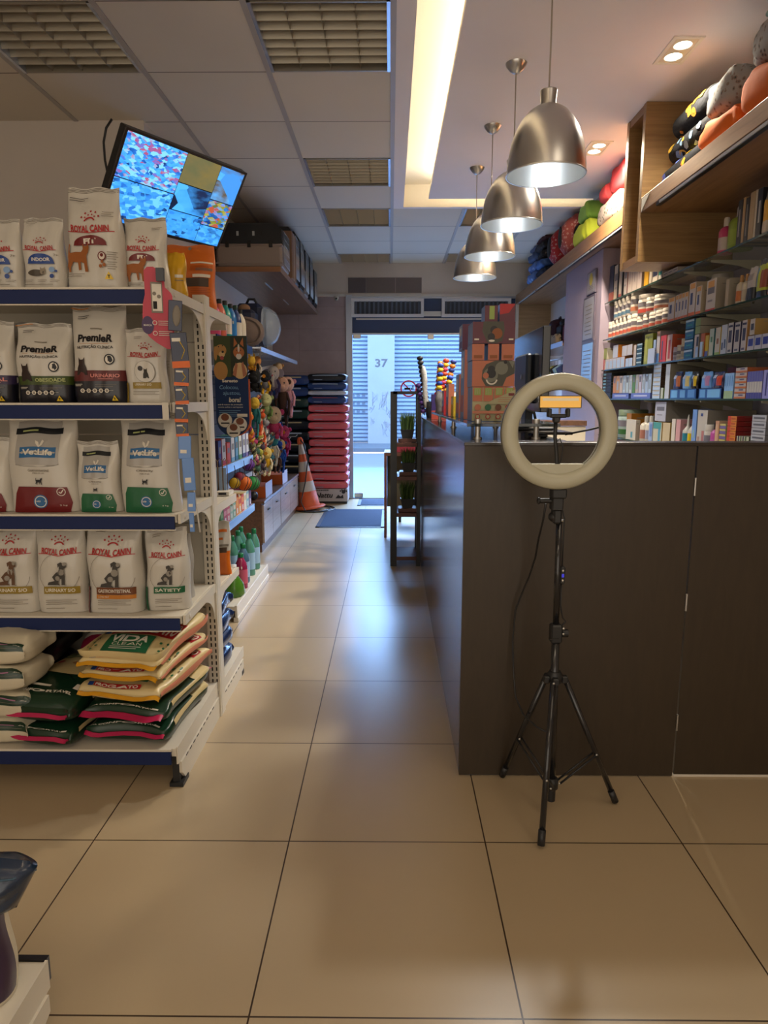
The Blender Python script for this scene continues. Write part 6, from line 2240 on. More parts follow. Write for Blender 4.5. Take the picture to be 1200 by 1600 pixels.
# long high shelf on the right wall
os_ = thing('wall_shelf', 'long wooden shelf high on the right wall carrying the pet beds and cushions', 'shelf', (1.62, 7.0, 2.54))
MB().box(0, XW-1.62-.002, -2.33, 2.13, .001, .115, m_oak).build('board', os_, bevel=.002)
b = MB(); b.box(.006, .026, -2.25, 2.0, -.016, -.001, m_ltube); b.build('lamp_channel', os_)
for k in range(4):
    b = MB(); b.box(.003, .006, -2.2+k*1.05, -1.2+k*1.05, -.014, -.002, m_ltube2); b.build('lamp_tube', os_)
# box unit
bx = thing('display_box_unit', 'tall open-fronted wooden box unit hanging from the ceiling at the right wall', 'cabinet', (1.50, 4.34, 2.16))
BH = CZ-2.162
MB().box(0, XW-1.502, 0, .045, 0, BH, m_oakz).build('near_panel', bx, bevel=.002)
MB().box(0, XW-1.502, .285, .33, 0, BH, m_oakz).build('far_panel', bx, bevel=.002)
MB().box(0.004, XW-1.502, .046, .284, 0, .045, m_oak).build('bottom_panel', bx)
MB().box(0.004, XW-1.502, .046, .284, BH-.045, BH, m_oak).build('top_panel', bx)
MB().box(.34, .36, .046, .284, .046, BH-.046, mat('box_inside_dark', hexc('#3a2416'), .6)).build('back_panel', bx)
# near shelf with the folded blankets
ns = thing('wall_shelf', 'wooden shelf with a lamp channel under its front, nearest the camera at the upper right', 'shelf', (1.50, 3.2, 2.44))
MB().box(0, XW-1.502, -1.3, 1.135, 0, .085, m_oak).build('board', ns, bevel=.002)
b = MB(); b.box(.010, .035, -1.2, .92, -.018, -.001, m_ltube); b.build('lamp_channel', ns)
b = MB(); b.box(.004, .010, -1.1, .86, -.016, -.003, m_ltube2); b.build('lamp_tube', ns)
b = MB(); b.prism([(1.12, .0), (1.12, .075), (1.00, .075)], 'x', -.003, .0, M_white); b.build('corner_tag', ns)


def roll(label, y0, y1, x, z, r, base, spots, seed):
    """rolled patterned blanket lying along the shelf"""
    t = thing('rolled_blanket', label, 'blanket', (x, (y0+y1)/2, z))
    L_ = y1-y0
    m = cm(base, .9, bump=.3, bscale=60)
    b = MB()
    b.lathe([(0.001, -L_/2), (r*.7, -L_/2), (r*.95, -L_/2+.02), (r, 0), (r*.95, L_/2-.02), (r*.7, L_/2), (.001, L_/2)], m, (0, 0, r), 20, axis='y')
    b.build('roll', t)
    rnd = random.Random(seed)
    b = MB()
    for k in range(14):
        a = rnd.uniform(PI*.55, PI*1.45); yy_ = rnd.uniform(-L_/2+.04, L_/2-.04); s = rnd.uniform(.015, .035)
        pts = []
        for q in range(9):
            aa = a+s/r*math.cos(q*2*PI/9)*rnd.uniform(.6, 1); y_ = yy_+s*math.sin(q*2*PI/9)*rnd.uniform(.7, 1.2)
            pts.append(((r+.002)*math.cos(aa), y_, r+(r+.002)*math.sin(aa)))
        b.add(pts, [tuple(range(9))], cm(spots[k % len(spots)], .8), True)
    b.build('printed_pattern', t)


SZ = 2.526
roll('black rolled blanket with blue bones, lowest of the three rolls on the upper right shelf', 3.70, 4.22, 1.62, SZ, .060, '#131318', ('#c97a20', '#5a6ac0', '#c9a020'), 1)
roll('black rolled blanket with pale paw prints, middle one of the three rolls', 3.72, 4.17, 1.63, SZ+.122, .058, '#101014', ('#6f8aa0', '#8fa0b0', '#b08a20'), 2)
roll('black rolled blanket with orange and yellow bones, top one of the three rolls', 3.70, 4.14, 1.64, SZ+.240, .068, '#121216', ('#c9861a', '#d0a020', '#c9761a'), 3)


def folded(name, label, y0, y1, x, z, wx, h, m, seed, cat='blanket', rot=0.0, e=3.2):
    """soft folded cloth block"""
    rnd = random.Random(seed)
    ph = [rnd.uniform(0, 6) for _ in range(6)]
    t = thing(name, label, cat, (x, (y0+y1)/2, z), rot)
    L_ = y1-y0
    b = MB()
    def sp(c, e_):
        return math.copysign(abs(c)**e_, c)
    def F_(u, v):
        a = 2*PI*u; p = PI*(v-.5)
        e_ = .38
        x_ = wx/2*sp(math.cos(p), e_)*sp(math.cos(a), e_)
        y_ = L_/2*sp(math.cos(p), e_)*sp(math.sin(a), e_)
        z_ = h/2*sp(math.sin(p), .7)
        k = 1+.05*math.sin(4*a+ph[0])*math.cos(p)+.04*math.sin(9*a+3*p+ph[1])
        z_ += h*.07*math.sin(6*y_/L_*2+ph[2])*(z_ > 0)+h*.05*math.sin(17*x_+11*y_+ph[3])*(z_ > 0)
        return (x_*k, y_*k, max(0, z_+h/2))
    b.grid(F_, 40, 18, m)
    b.build('cloth', t)
    return t


def spot_mat(name, c1, c2, scale, thr=.45, c3=None):
    if name in MATS:
        return MATS[name]
    m = bpy.data.materials.new(name); m.use_nodes = True
    nt = m.node_tree; L = nt.links.new
    p = nt.nodes['Principled BSDF']; p.inputs['Roughness'].default_value = .85
    tc = nt.nodes.new('ShaderNodeTexCoord')
    vo = nt.nodes.new('ShaderNodeTexVoronoi'); vo.inputs['Scale'].default_value = scale
    cr = nt.nodes.new('ShaderNodeValToRGB'); cr.color_ramp.interpolation = 'CONSTANT'
    cr.color_ramp.elements[0].color = (*hexc(c2), 1)
    cr.color_ramp.elements[1].position = thr; cr.color_ramp.elements[1].color = (*hexc(c1), 1)
    if c3:
        q = cr.color_ramp.elements.new(thr*.5); q.color = (*hexc(c3), 1)
    L(tc.outputs['Object'], vo.inputs['Vector']); L(vo.outputs['Distance'], cr.inputs[0]); L(cr.outputs[0], p.inputs['Base Color'])
    MATS[name] = m
    return m


m_leo = spot_mat('leopard_cloth', '#8d8a86', '#3f4140', 42, .36, '#7a6a60')
m_flor = spot_mat('floral_cloth', '#a0938c', '#7a3a42', 30, .30, '#4f5a48')
m_org = mat('orange_cloth', hexc('#c8611c'), .85, bump=.3, bscale=14)
m_gry = mat('pale_green_lining', hexc('#8fa8a0'), .85)
folded('folded_blanket', 'orange folded blanket lying under the leopard print one, farther one', 3.28, 3.66, 1.68, SZ, .32, .13, m_org, 11)
folded('folded_blanket', 'orange folded blanket at the right picture edge on the upper shelf', 2.80, 3.26, 1.68, SZ, .32, .20, m_org, 12)
folded('folded_blanket', 'grey leopard print blanket next to the black rolls', 3.32, 3.64, 1.68, SZ+.135, .30, .17, m_leo, 13)
folded('folded_blanket', 'grey leopard print blanket at the right picture edge, on the orange one', 2.80, 3.24, 1.68, SZ+.205, .30, .17, m_leo, 14)
folded('folded_blanket', 'pale green edged blanket laid over the leopard one nearest the picture edge', 2.85, 3.18, 1.69, SZ+.38, .26, .05, m_gry, 15)

# beds and cushions on the long shelf
LZ = 2.656
m_dn = mat('denim_blue', hexc('#3f5f96'), .8, bump=.4, bscale=20); m_nvy = mat('navy_cloth', hexc('#1a2238'), .85, bump=.3, bscale=20)
m_cam = spot_mat('camouflage_cloth', '#231e20', '#5a5048', 14, .3, '#15151a')
m_dpl = spot_mat('blue_tie_dye', '#5a78b0', '#2f4a88', 12, .35, '#8fa8d0')
for k, (y0, y1, z, h, m, lb) in enumerate(((7.62, 8.0, 0, .09, m_nvy, 'navy pet bed, lowest of the nearer pile on the long shelf'), (7.62, 8.0, .092, .09, m_dn, 'denim blue pet bed with pale rim in the nearer pile'),
                                         (7.60, 8.0, .184, .09, m_cam, 'black and brown camouflage pet bed in the nearer pile'), (7.62, 8.0, .276, .08, m_cam, 'dark patterned pet bed, second from the top of the nearer pile'),
                                         (7.62, 8.0, .358, .06, mat('burgundy_cloth', hexc('#4a2a30'), .85), 'burgundy pet bed on the very top of the nearer pile'),
                                         (8.05, 8.42, 0, .12, m_dpl, 'blue tie-dyed pet bed, lowest of the farther pile'), (8.05, 8.45, .122, .11, m_dpl, 'blue tie-dyed pet bed in the middle of the farther pile'),
                                         (8.06, 8.40, .234, .10, mat('grey_blue_cloth', hexc('#4a5876'), .85), 'grey-blue pet bed, third of the farther pile'), (8.06, 8.36, .336, .07, mat('grey_blue_cloth2', hexc('#5f6a84'), .85), 'pale grey-blue pet bed on top of the farther pile'))):
    folded('pet_bed', lb, y0, y1, 1.80-.02*(k % 2), LZ+z, .34, h, m, 30+k, 'pet bed')


def pod(y, col1, col2, label, z=LZ):
    t = thing('pet_pod_bed', label, 'pet bed', (1.80, y, z))
    m = spot_mat('pod_cloth_'+col1, col1, col2, 34, .32, '#c9a09a')
    b = MB()
    prof = [(.001, -.15), (.10, -.15), (.17, -.13), (.195, -.09), (.20, 0), (.195, .09), (.17, .13), (.10, .15), (.001, .15)]
    b.lathe(prof, m, (0, 0, .20), 28, axis='y')
    b.build('padded_shell', t)
    b = MB(); b.lathe([(.001, 0), (.10, 0), (.115, .004), (.12, .012)], M_dark, (0, -.164, .19), 24, axis='y'); b.build('opening', t)
    b = MB(); b.tube([(.118*math.cos(a*PI/12), -.158, .19+.118*math.sin(a*PI/12)) for a in range(24)], .012, m, 8, closed=True); b.build('opening_rim', t)
    # second opening faces the aisle
    b = MB(); b.ell((-.195, 0, .19), (.012, .065, .10), M_dark, 16, 10); b.build('side_opening', t)
    return t


pod(7.25, '#a82a2e', '#6a1518', 'round bright red patterned pet pod with dark opening, left of the pair')
pod(6.80, '#9a4a48', '#7a2a30', 'round dusty rose patterned pet pod, right of the pair')
m_neon = mat('neon_yellow_green', hexc('#b9c83a'), .8, bump=.3, bscale=16)
m_neon2 = mat('neon_green', hexc('#7fae4a'), .8)
folded('pet_cushion', 'neon yellow-green cushion leaning between the rose pod and the coral one', 5.98, 6.44, 1.705, LZ, .17, .17, m_neon, 51, 'cushion')
folded('pet_cushion', 'small green and lime cushion perched on the neon yellow one', 6.00, 6.30, 1.705, LZ+.172, .15, .14, m_neon2, 52, 'cushion')
m_cor = mat('coral_cloth', hexc('#d84a50'), .8, bump=.3, bscale=14)
folded('pet_cushion', 'floral beige cushion lying under the coral one beside the wooden box', 5.15, 5.77, 1.80, LZ, .32, .20, m_flor, 53, 'cushion')
folded('pet_cushion', 'bright coral puffy cushion standing on the floral one', 5.15, 5.55, 1.80, LZ+.205, .28, .19, m_cor, 54, 'cushion')
folded('pet_cushion', 'smaller coral cushion drooping in front of the bright coral one', 5.57, 5.78, 1.76, LZ+.205, .22, .12, m_cor, 55, 'cushion')

# niche beyond the column: shelf with backpacks, clothes below
ms = thing('wall_shelf', 'pale-edged shelf beyond the lavender column holding the pet backpacks', 'shelf', (1.70, 7.7, 1.86))
MB().box(.012, XW-1.702, -.74, .95, 0, .03, m_wsh).build('board', ms)
MB().box(0, .012, -.74, .95, -.002, .045, mat('pale_blue_edge', hexc('#7f8fc4'), .35, coat=.3)).build('front_edge', ms)
for (y, c, h, lb) in ((7.15, '#6a2030', .42, 'maroon quilted backpack next to the lavender column'), (7.52, '#14161e', .30, 'black soft pet bag with round patch on the niche shelf'), (8.02, '#3a1f2e', .34, 'dark plum backpack at the far end of the niche shelf')):
    t = thing('pet_backpack', lb, 'pet backpack', (1.93, y, 1.892))
    m = cm(c, .8, bump=.4, bscale=18)
    MB().rbox(-.13, .13, -.15, .15, 0, h*.85, m, .05).build('bag_body', t)
    MB().ell((0, 0, h*.84), (.12, .14, h*.17), m).build('flap', t)
    MB().rbox(-.155, -.131, -.10, .10, .03, h*.45, m, .02).build('pocket', t)
    b = MB(); b.tube([(0, -.05, h*.98), (0, -.03, h*1.06), (0, .03, h*1.06), (0, .05, h*.98)], .01, M_black, 6); b.build('handle', t)
folded('pet_cushion', 'beige paw-print bundle lying in front of the black pet bag', 7.30, 7.62, 1.752, 1.892, .07, .11, spot_mat('paw_cloth', '#8a7a68', '#3a3230', 22, .3), 61, 'cushion')
rk = thing('clothes_rail', 'steel rail under the niche shelf from which the small clothes hang', 'rail', (1.80, 7.7, 1.76))
b = MB(); b.tube([(0, -.7, 0), (0, .85, 0)], .010, M_steel, 8); b.tube([(0, -.6, 0), (0, -.6, .1)], .006, M_steel, 6); b.tube([(0, .7, 0), (0, .7, .1)], .006, M_steel, 6); b.build('rail_tube', rk)
for k, (c, lb) in enumerate((('#2a3a6a', 'navy'), ('#7a9ab0', 'pale blue'), ('#1a1a20', 'black'), ('#8a8a3a', 'olive'), ('#c9c0b0', 'cream'), ('#2a5a4a', 'dark green'), ('#20222c', 'charcoal'), ('#5a7a9a', 'steel blue'), ('#d8503a', 'coral red'), ('#c94a3a', 'tomato red'))):
    t = thing('pet_garment', '%s pet garment hanging on the rail behind the ring light' % lb, 'garment', (1.80, 7.06+k*.145, 1.44))
    m = cm(c, .85, bump=.3, bscale=25)
    b = MB()
    b.prism([(-.10, 0), (.10, 0), (.09, .14), (.12, .20), (.05, .25), (-.05, .25), (-.12, .20), (-.09, .14)], 'y', -.022, .022, m)
    b.build('cloth', t, bevel=.008)
    b = MB(); b.tube([(0, 0, .25), (0, 0, .305), (.012, 0, .32), (.022, 0, .31)], .003, M_steel, 5); b.build('hanger', t)
t = thing('display_counter', 'low cabinet below the hanging pet clothes in the far niche', 'cabinet', (1.86, 7.85, 0))
MB().box(-.14, .21, -.8, .8, 0, 1.3, m_wdf).build('carcass', t)
MB().box(-.15, .21, -.81, .81, 1.3, 1.33, m_wsh).build('top', t)
# framed papers on the column, the lowest with a reflection put into its colour
for (u0, u1, v0, v1, lb, m) in ((919.5, 931.5, 428, 456, 'small framed card with a yellow emblem on the lavender column', cm('#8a8794', .4)), (914, 928, 467, 531, 'framed certificate on the lavender column', cm('#9a9aa6', .35)), (911, 926, 536, 602, 'framed glass painted blue-white as a reflection, lowest on the lavender column', cm('#8fb4e0', .25, coat=.5))):
    p0 = at(u0, v0, x=1.715); p1 = at(u1, v1, x=1.715)
    zc_ = (p0.z+p1.z)/2
    hh = abs(p0.z-p1.z)/2; hw = abs(p0.y-p1.y)/2
    t = thing('picture_frame', lb, 'picture', (1.715, (p0.y+p1.y)/2, zc_-hh))
    MB().box(-.010, .004, -hw, hw, 0, 2*hh, mat('frame_grey', hexc('#5c5566'), .4)).build('frame', t, bevel=.002)
    MB().box(-.0115, -.010, -hw*.85, hw*.85, hh*.1, hh*1.9, m).build('sheet', t)
    b = MB()
    if 'yellow' in lb:
        b.ell((-.012, 0, hh*1.3), (.001, hw*.4, hw*.4), cm('#b0a040', .5))
        for q in range(3):
            b.box(-.0125, -.0115, -hw*.5, hw*.5, hh*(.4+q*.14), hh*(.46+q*.14), pgr)
    else:
        for q in range(8):
            b.box(-.0125, -.0115, -hw*.6, hw*(.6 if q % 2 else .4), hh*(.3+q*.18), hh*(.33+q*.18), pgr)
    b.build('printed_marks', t)

# ------------------------------------------------------------------ glass shelving with the pharmacy goods
ph_ = thing('glass_shelving', 'wall of five glass shelves on white brackets carrying the medicines', 'shelving', (1.75, 4.2, 0))
m_sg = mat('shelf_glass', hexc('#8a968e'), .06, coat=.5, alpha=.30)
m_br = mat('bracket_cream', hexc('#a09c86'), .45)
m_bp_ = mat('shelving_back_panel', hexc('#a9a7b4'), .6)
MB().box(.318, .326, -1.72, 1.575, .9, 2.15, m_bp_).box(.318, .326, -1.72, .13, 2.15, 2.42, m_bp_).build('back_panel', ph_)
PS = [2.105, 1.815, 1.572, 1.339, 1.044]
for z in PS:
    MB().box(0, .315, -1.72, 1.57, z-.008, z, m_sg).build('glass_shelf', ph_)
    MB().box(-.002, 0, -1.72, 1.57, z-.0085, z+.0005, M_glassd).build('glass_edge', ph_)
    for y in (1.52, .62, .1, -.25, -.9, -1.15):
        b = MB()
        b.prism([(.02, z-.010), (.02, z-.020), (.17, z-.040), (.316, z-.085), (.316, z-.010)], 'y', y-.006, y+.006, m_br)
        b.build('bracket', ph_)
for y in (1.2, .42, -.5, -1.5):
    MB().box(.300, .318, y-.012, y+.012, .9, 2.15, m_br).build('upright', ph_)

RX = -PI/2     # front towards the aisle
XF = 1.765


def yz(u, v, x=XF):
    p = at(u, v, x=x)
    return p.y, p.z


def goods(si, u0, u1, vt, front, side, label, kind='box', bands=(), zb=0.0, depth=.10, group=None, n=1, x=XF, top=None, vb=None, name=None, cap=None):
    """one or n equal goods standing between the pixel columns u0 and u1 of the shelf edge; vt = top"""
    z0 = PS[si]+.001+zb
    yn, _ = yz(u1, 600, x); yf, _ = yz(u0, 600, x)
    ztop = at((u0+u1)/2, vt, x=x).z
    h = max(.02, ztop-z0)
    W = (yf-yn)/n
    out = []
    for k in range(n):
        yc = yn+W*(k+.5)
        w = W*.94
        if kind == 'box':
            o = carton(name or 'medicine_box', label, (x, yc, z0), w, depth, h, cm(front, .42), cm(side, .45), [(a, b_, c, d, cm(e, .45)) for a, b_, c, d, e in bands], RX, group, 'box', top=cm(top, .5) if top else None)
        elif kind == 'jar':
            r = w/2
            b = MB()
            b.lathe([(r*.96, 0), (r, .004), (r, h*.74), (r*.9, h*.78)], cm(front, .35), (0, r, 0), 16)
            b.lathe([(r*.98, h*.78), (r*.98, h*.98), (r*.9, h)], cm(cap or front, .4), (0, r, 0), 16)
            b.lathe([(r*1.01, h*.12), (r*1.01, h*.30)], cm(side, .4), (0, r, 0), 16, caps=False)
            b.lathe([(r*1.01, h*.40), (r*1.01, h*.62)], cm('#6f6a72', .5), (0, r, 0), 16, caps=False)
            o = tag(b.build(name or 'medicine_jar', loc=(x, yc, z0), rot=(0, 0, RX)), label, 'jar', group)
        elif kind == 'bottle':
            r = w/2
            b = MB()
            b.lathe([(r*.95, 0), (r, .006), (r, h*.62), (r*.8, h*.70), (r*.35, h*.76)], cm(front, .35), (0, r, 0), 16)
            b.lathe([(r*.42, h*.76), (r*.42, h*.95), (r*.34, h)], cm(cap or '#c9c2b4', .4), (0, r, 0), 12)
            b.lathe([(r*1.01, h*.10), (r*1.01, h*.45)], cm(side, .4), (0, r, 0), 16, caps=False)
            o = tag(b.build(name or 'bottle', loc=(x, yc, z0), rot=(0, 0, RX)), label, 'bottle', group)
        elif kind == 'dropper':
            r = w/2
            b = MB()
            b.lathe([(r*.95, 0), (r, .006), (r, h*.52), (r*.5, h*.62), (r*.28, h*.66), (r*.22, h*.9), (r*.08, h)], cm(front, .35), (0, r, 0), 14)
            b.lathe([(r*1.01, h*.10), (r*1.01, h*.45)], cm(side, .4), (0, r, 0), 14, caps=False)
            o = tag(b.build(name or 'dropper_bottle', loc=(x, yc, z0), rot=(0, 0, RX)), label, 'bottle', group)
        elif kind == 'pouch':
            S = bag_fn(w, h, .04, int(u0), top=.2, wr=.003)
            b = bag_body(S, cm(front, .35, coat=.3))
            P = Print(w/2, h)
            for a, b_, c, d, e in bands:
                P.rect(-1+2*a, -1+2*b_, c, d, cm(e, .4))
            P.emit(b, lambda xx, yy, o_: S(xx, yy, o_, -1), .0006)
            o = tag(b.build(name or 'sachet', loc=(x+.02, yc, z0), rot=(0, 0, RX)), label, 'sachet', group)
        out.append(o)
    return out


def stack(si, u0, u1, vt, vb, n, front, side, label, bands=(), depth=.12, group=None, zb=0.0, name='medicine_box', x=XF):
    """n flat boxes lying on each other"""
    z0 = PS[si]+.001+zb
    yn, _ = yz(u1, 600, x); yf, _ = yz(u0, 600, x)
    ztop = at((u0+u1)/2, vt, x=x).z
    h = (ztop-z0)/n
    for k in range(n):
        carton(name, label, (x, (yn+yf)/2, z0+k*h), (yf-yn)*.96, depth, h*.93, cm(front, .42), cm(side, .45), [(a, b_, c, d, cm(e, .45)) for a, b_, c, d, e in bands], RX, group)


TX = [(.15, .85, .55, .75, '#6d6a70'), (.2, .7, .3, .36, '#8a868c')]
# --- first (top) glass shelf
goods(0, 944, 950, 421, '#1c2a4a', '#20263a', 'navy carton at the far end of the top glass shelf')
goods(0, 943.5, 950, 461, '#8a4636', '#7a3a30', 'small rust-coloured carton low at the far end of the top glass shelf', x=1.755, depth=.008)
goods(0, 951, 957.5, 420, '#b4a898', '#17161c', 'cream book-like carton with black edges, top glass shelf, third from the far end', bands=[(.8, 1, 0, 1, '#17161c')]+TX)
goods(0, 958.5, 964.5, 421, '#aca298', '#1a1a20', 'cream carton with black spine and red foot on the top glass shelf', bands=[(.75, 1, 0, 1, '#1a1a20'), (0, .7, 0, .12, '#8a3a34')])
goods(0, 966, 971, 419, '#b3a6a0', '#8a5a58', 'cream carton with rose lettering on the top glass shelf', bands=[(.2, .9, .7, .8, '#9a4a52')]+TX)
goods(0, 972, 993, 423, '#b8a8a2', '#a0928c', 'pale pinkish carton in the row under the wooden box, top glass shelf', bands=[(.45, .5, .4, 1, '#2a2a30')], n=3, group='pale pinkish cartons on the top glass shelf')
goods(0, 996, 1003, 423, '#c9981e', '#b08418', 'bright yellow carton under the wooden box on the top glass shelf', bands=[(0, .08, 0, 1, '#20202a')])
goods(0, 1004, 1008, 423, '#b5aa9c', '#9a9084', 'cream carton right of the bright yellow one on the top glass shelf')
goods(0, 1009, 1017, 425, '#b9b0a4', '#9a9084', 'white carton with dark navy square on the top glass shelf', bands=[(.05, .95, .45, 1, '#1d2440')])
goods(0, 1018, 1024, 425, '#b9b0a4', '#9a9084', 'white carton with teal square on the top glass shelf', bands=[(.05, .95, .45, 1, '#2f7a70')])
goods(0, 1025, 1047, 427, '#b9b0a4', '#9a9084', 'plain white carton with small grey print near the shelf line under the box', bands=TX, n=3, group='plain white cartons under the wooden box')
goods(0, 1101, 1111, 351, '#b83a66', '#b8a8a0', 'pink shampoo bottle with dark band on the top glass shelf', kind='bottle', cap='#c9bfb0')
goods(0, 1112, 1130, 333, '#7d8f2a', '#8a9a34', 'tall lime green bottle with cream cap on the top glass shelf', kind='bottle', cap='#c9bfb0')
goods(0, 1131.5, 1138, 326, '#15131a', '#15131a', 'black book with white spine lettering beside the lime bottle', bands=[(.3, .6, .2, .8, '#8a8680')], depth=.16, name='book', )
goods(0, 1138.5, 1142, 322, '#a8865a', '#a8865a', 'thin tan book between the black ones on the top glass shelf', depth=.16, name='book')
goods(0, 1142.5, 1148, 322, '#17151c', '#17151c', 'second black book with small white lettering, top glass shelf', bands=[(.35, .6, .15, .85, '#7a766e')], depth=.16, name='book')
goods(0, 1148.5, 1156, 314, '#a48a66', '#a89070', 'thick tan book on the top glass shelf left of the white one', depth=.16, name='book')
goods(0, 1156.5, 1159, 311, '#b9aa96', '#b9aa96', 'thin off-white book on the top glass shelf', depth=.16, name='book')
goods(0, 1159.5, 1167, 309, '#141218', '#141218', 'black book with bold white lettering left of the yellow packet', bands=[(.35, .7, .3, .75, '#a09c94')], depth=.16, name='book')
goods(0, 1168, 1177, 305, '#8f8a84', '#b9aa96', 'clear-topped yellow treat packet on the top glass shelf, left one', kind='pouch', bands=[(0, 1, .05, .28, '#b9ab98'), (0, 1, .28, .72, '#c9941a')])
goods(0, 1177.5, 1184, 297, '#8f8a84', '#b9aa96', 'clear-topped amber treat packet on the top glass shelf', kind='pouch', bands=[(0, 1, .0, .1, '#b9ab98'), (0, 1, .1, .60, '#b87a1c')])
goods(0, 1184.5, 1190, 292, '#8f8a84', '#b9aa96', 'clear-topped green treat packet on the top glass shelf', kind='pouch', bands=[(0, 1, .0, .62, '#4f8a3a')])
goods(0, 1190.5, 1197, 290, '#8f8a84', '#b9aa96', 'clear-topped blue treat packet on the top glass shelf', kind='pouch', bands=[(0, 1, .0, .1, '#b9ab98'), (0, 1, .1, .62, '#2f6aa8')])
goods(0, 1198, 1212, 285, '#8f8a84', '#b9aa96', 'clear-topped red treat packet cut by the right picture edge', kind='pouch', bands=[(0, 1, .0, .7, '#b8404a')])
# --- second glass shelf: white jars in two layers, then orange-footed cartons
G2 = 'white medicine jars on the second glass shelf'
goods(1, 944, 984, 499, '#c0b8b0', '#b85a48', 'white jar with grey label in the lower row on the second glass shelf', kind='jar', n=7, group='lower row of white medicine jars')
goods(1, 986, 1034, 490, '#c0b8b0', '#b85a48', 'larger white jar in the lower row near the middle of the second glass shelf', kind='jar', n=5, group='larger white jars in the lower row')
hj = at(964, 499, x=XF).z-PS[1]
goods(1, 951, 974, 470, '#bcb4ac', '#4f6a80', 'white jar stacked on the lower row at the far end of the second shelf', kind='jar', n=4, zb=hj+.002, group='stacked upper white jars')
goods(1, 975, 983, 458, '#c4bcb2', '#a86a50', 'tall white jar standing highest at the far end of the second glass shelf', kind='jar', zb=hj+.002)
hj2 = at(1010, 490, x=XF).z-PS[1]
goods(1, 985, 997, 464, '#c2bab0', '#b8483c', 'wide white jar with red band stacked in the upper row', kind='jar', zb=hj2+.002)
goods(1, 998, 1008, 468, '#c0b8ae', '#a8443c', 'white jar with dark print and red foot stacked beside the wide one', kind='jar', zb=hj2+.002)
goods(1, 1009, 1022, 464, '#beb6ac', '#b06a50', 'white ribbed tub stacked highest in the middle of the second glass shelf', kind='jar', zb=hj2+.002)
OB = [(0, 1, 0, .12, '#c8622a'), (.1, .9, .82, .98, '#c8924a'), (.25, .6, .35, .7, '#3f4a78')]
goods(1, 1036, 1046, 468, '#bfb8b4', '#b0906a', 'white carton with orange foot, first of the orange-footed ones', bands=OB, top='#b08040')
goods(1, 1047, 1066, 462, '#bfb8b4', '#b0906a', 'white slim carton with orange foot in the row on the second glass shelf', bands=OB, n=4, group='slim orange-footed cartons', top='#b08040')
goods(1, 1067, 1077, 446, '#bfb8b4', '#a89880', 'tall white carton with orange foot and blue picture on the second glass shelf', bands=OB, depth=.14, top='#b08040')
goods(1, 1078, 1086, 451, '#bfb8b4', '#a89880', 'white carton with orange foot in front of the tall one', bands=OB, top='#b08040')
goods(1, 1093, 1108, 441, '#c2bab2', '#93897a', 'wide white carton with amber top and red foot, second glass shelf', bands=[(0, 1, 0, .08, '#b83a28'), (.15, .8, .75, .95, '#c8924a')]+TX, depth=.15)
goods(1, 1094, 1106, 434, '#beb6a8', '#a89c8c', 'large white tub standing behind the wide white carton', kind='jar', x=1.92)
goods(1, 1122, 1127, 441, '#a89880', '#8f8676', 'slim grey carton beside the wide white one on the second glass shelf', depth=.12)
goods(1, 1135.5, 1142.5, 435, '#b9ad98', '#b86a34', 'cream spray bottle with orange print, left one of two on the second glass shelf', kind='bottle', cap='#a87a48')
goods(1, 1144, 1151, 433, '#b9ad98', '#a89a88', 'cream spray bottle right of the orange-printed one', kind='bottle', cap='#a87a48')
goods(1, 1152, 1164, 423, '#b0a8a4', '#9a928c', 'white pouch with dark mountain print on the second glass shelf', kind='pouch', bands=[(0, 1, 0, .38, '#26262c'), (.2, .8, .6, .8, '#8a8480')])
goods(1, 1166, 1181, 410, '#15151a', '#15151a', 'lime pouch with brown animal picture and black foot', kind='pouch', bands=[(0, 1, .18, .85, '#a3ac2a'), (.55, 1, .25, .7, '#8a4630'), (.1, .3, .3, .8, '#6a94a8')])
goods(1, 1183, 1200, 404, '#b4acb0', '#b4acb0', 'white and navy blue pouch at the right picture edge on the second glass shelf', kind='pouch', bands=[(.25, 1, .1, .85, '#22345f'), (0, 1, 0, .08, '#a8623a')])
b = MB(); b.tube([(0, 0, 0), (.01, .0, .05), (.004, 0, .10), (-.012, 0, .14)], [.006, .007, .006, .003], cm('#2a2422', .5), 8)
py, _ = yz(1143, 600)
tag(b.build('grooming_tool', loc=(XF+.075, py, PS[1]+.001)), 'dark curved grooming tool standing behind the cream spray bottles', 'tool')
# --- third glass shelf
goods(2, 938, 943.5, 561, '#a8545a', '#b4a8a8', 'small red and white carton at the far end of the third glass shelf')
goods(2, 944.5, 974, 560, '#b9bccb', '#b0703a', 'small white-blue carton in the low row on the third glass shelf', n=5, bands=[(.1, .9, .1, .8, '#a8bfe0')], group='small white-blue cartons on the third shelf')
hl = at(958, 560, x=XF).z-PS[2]
goods(2, 938, 946, 545, '#8f9a5a', '#a8a8a0', 'green and white small carton stacked at the far end of the third shelf', zb=hl+.002)
goods(2, 955, 963, 540, '#b4bcd0', '#a86a20', 'white carton with orange-brown side stacked on the low row', zb=hl+.002, depth=.14)
goods(2, 969, 985, 540, '#b4b4c0', '#a88a70', 'white carton stacked on the low row left of the lime green box', zb=hl+.002, n=2, group='white cartons stacked left of the lime box')
goods(2, 975, 986, 560, '#a4b8dc', '#a88a70', 'pale blue-white carton low beside the dark striped stack', n=2, group='pale blue-white cartons low on third shelf')
goods(2, 987, 991, 540, '#b4acaa', '#8a8486', 'slim white carton left of the dark striped stack')
stack(2, 992, 1000, 537, 570, 5, '#2a4a5c', '#1d2f3c', 'dark teal striped flat box in the stack on the third glass shelf', bands=[(0, 1, .6, .9, '#a9bccb')], group='dark teal striped flat boxes')
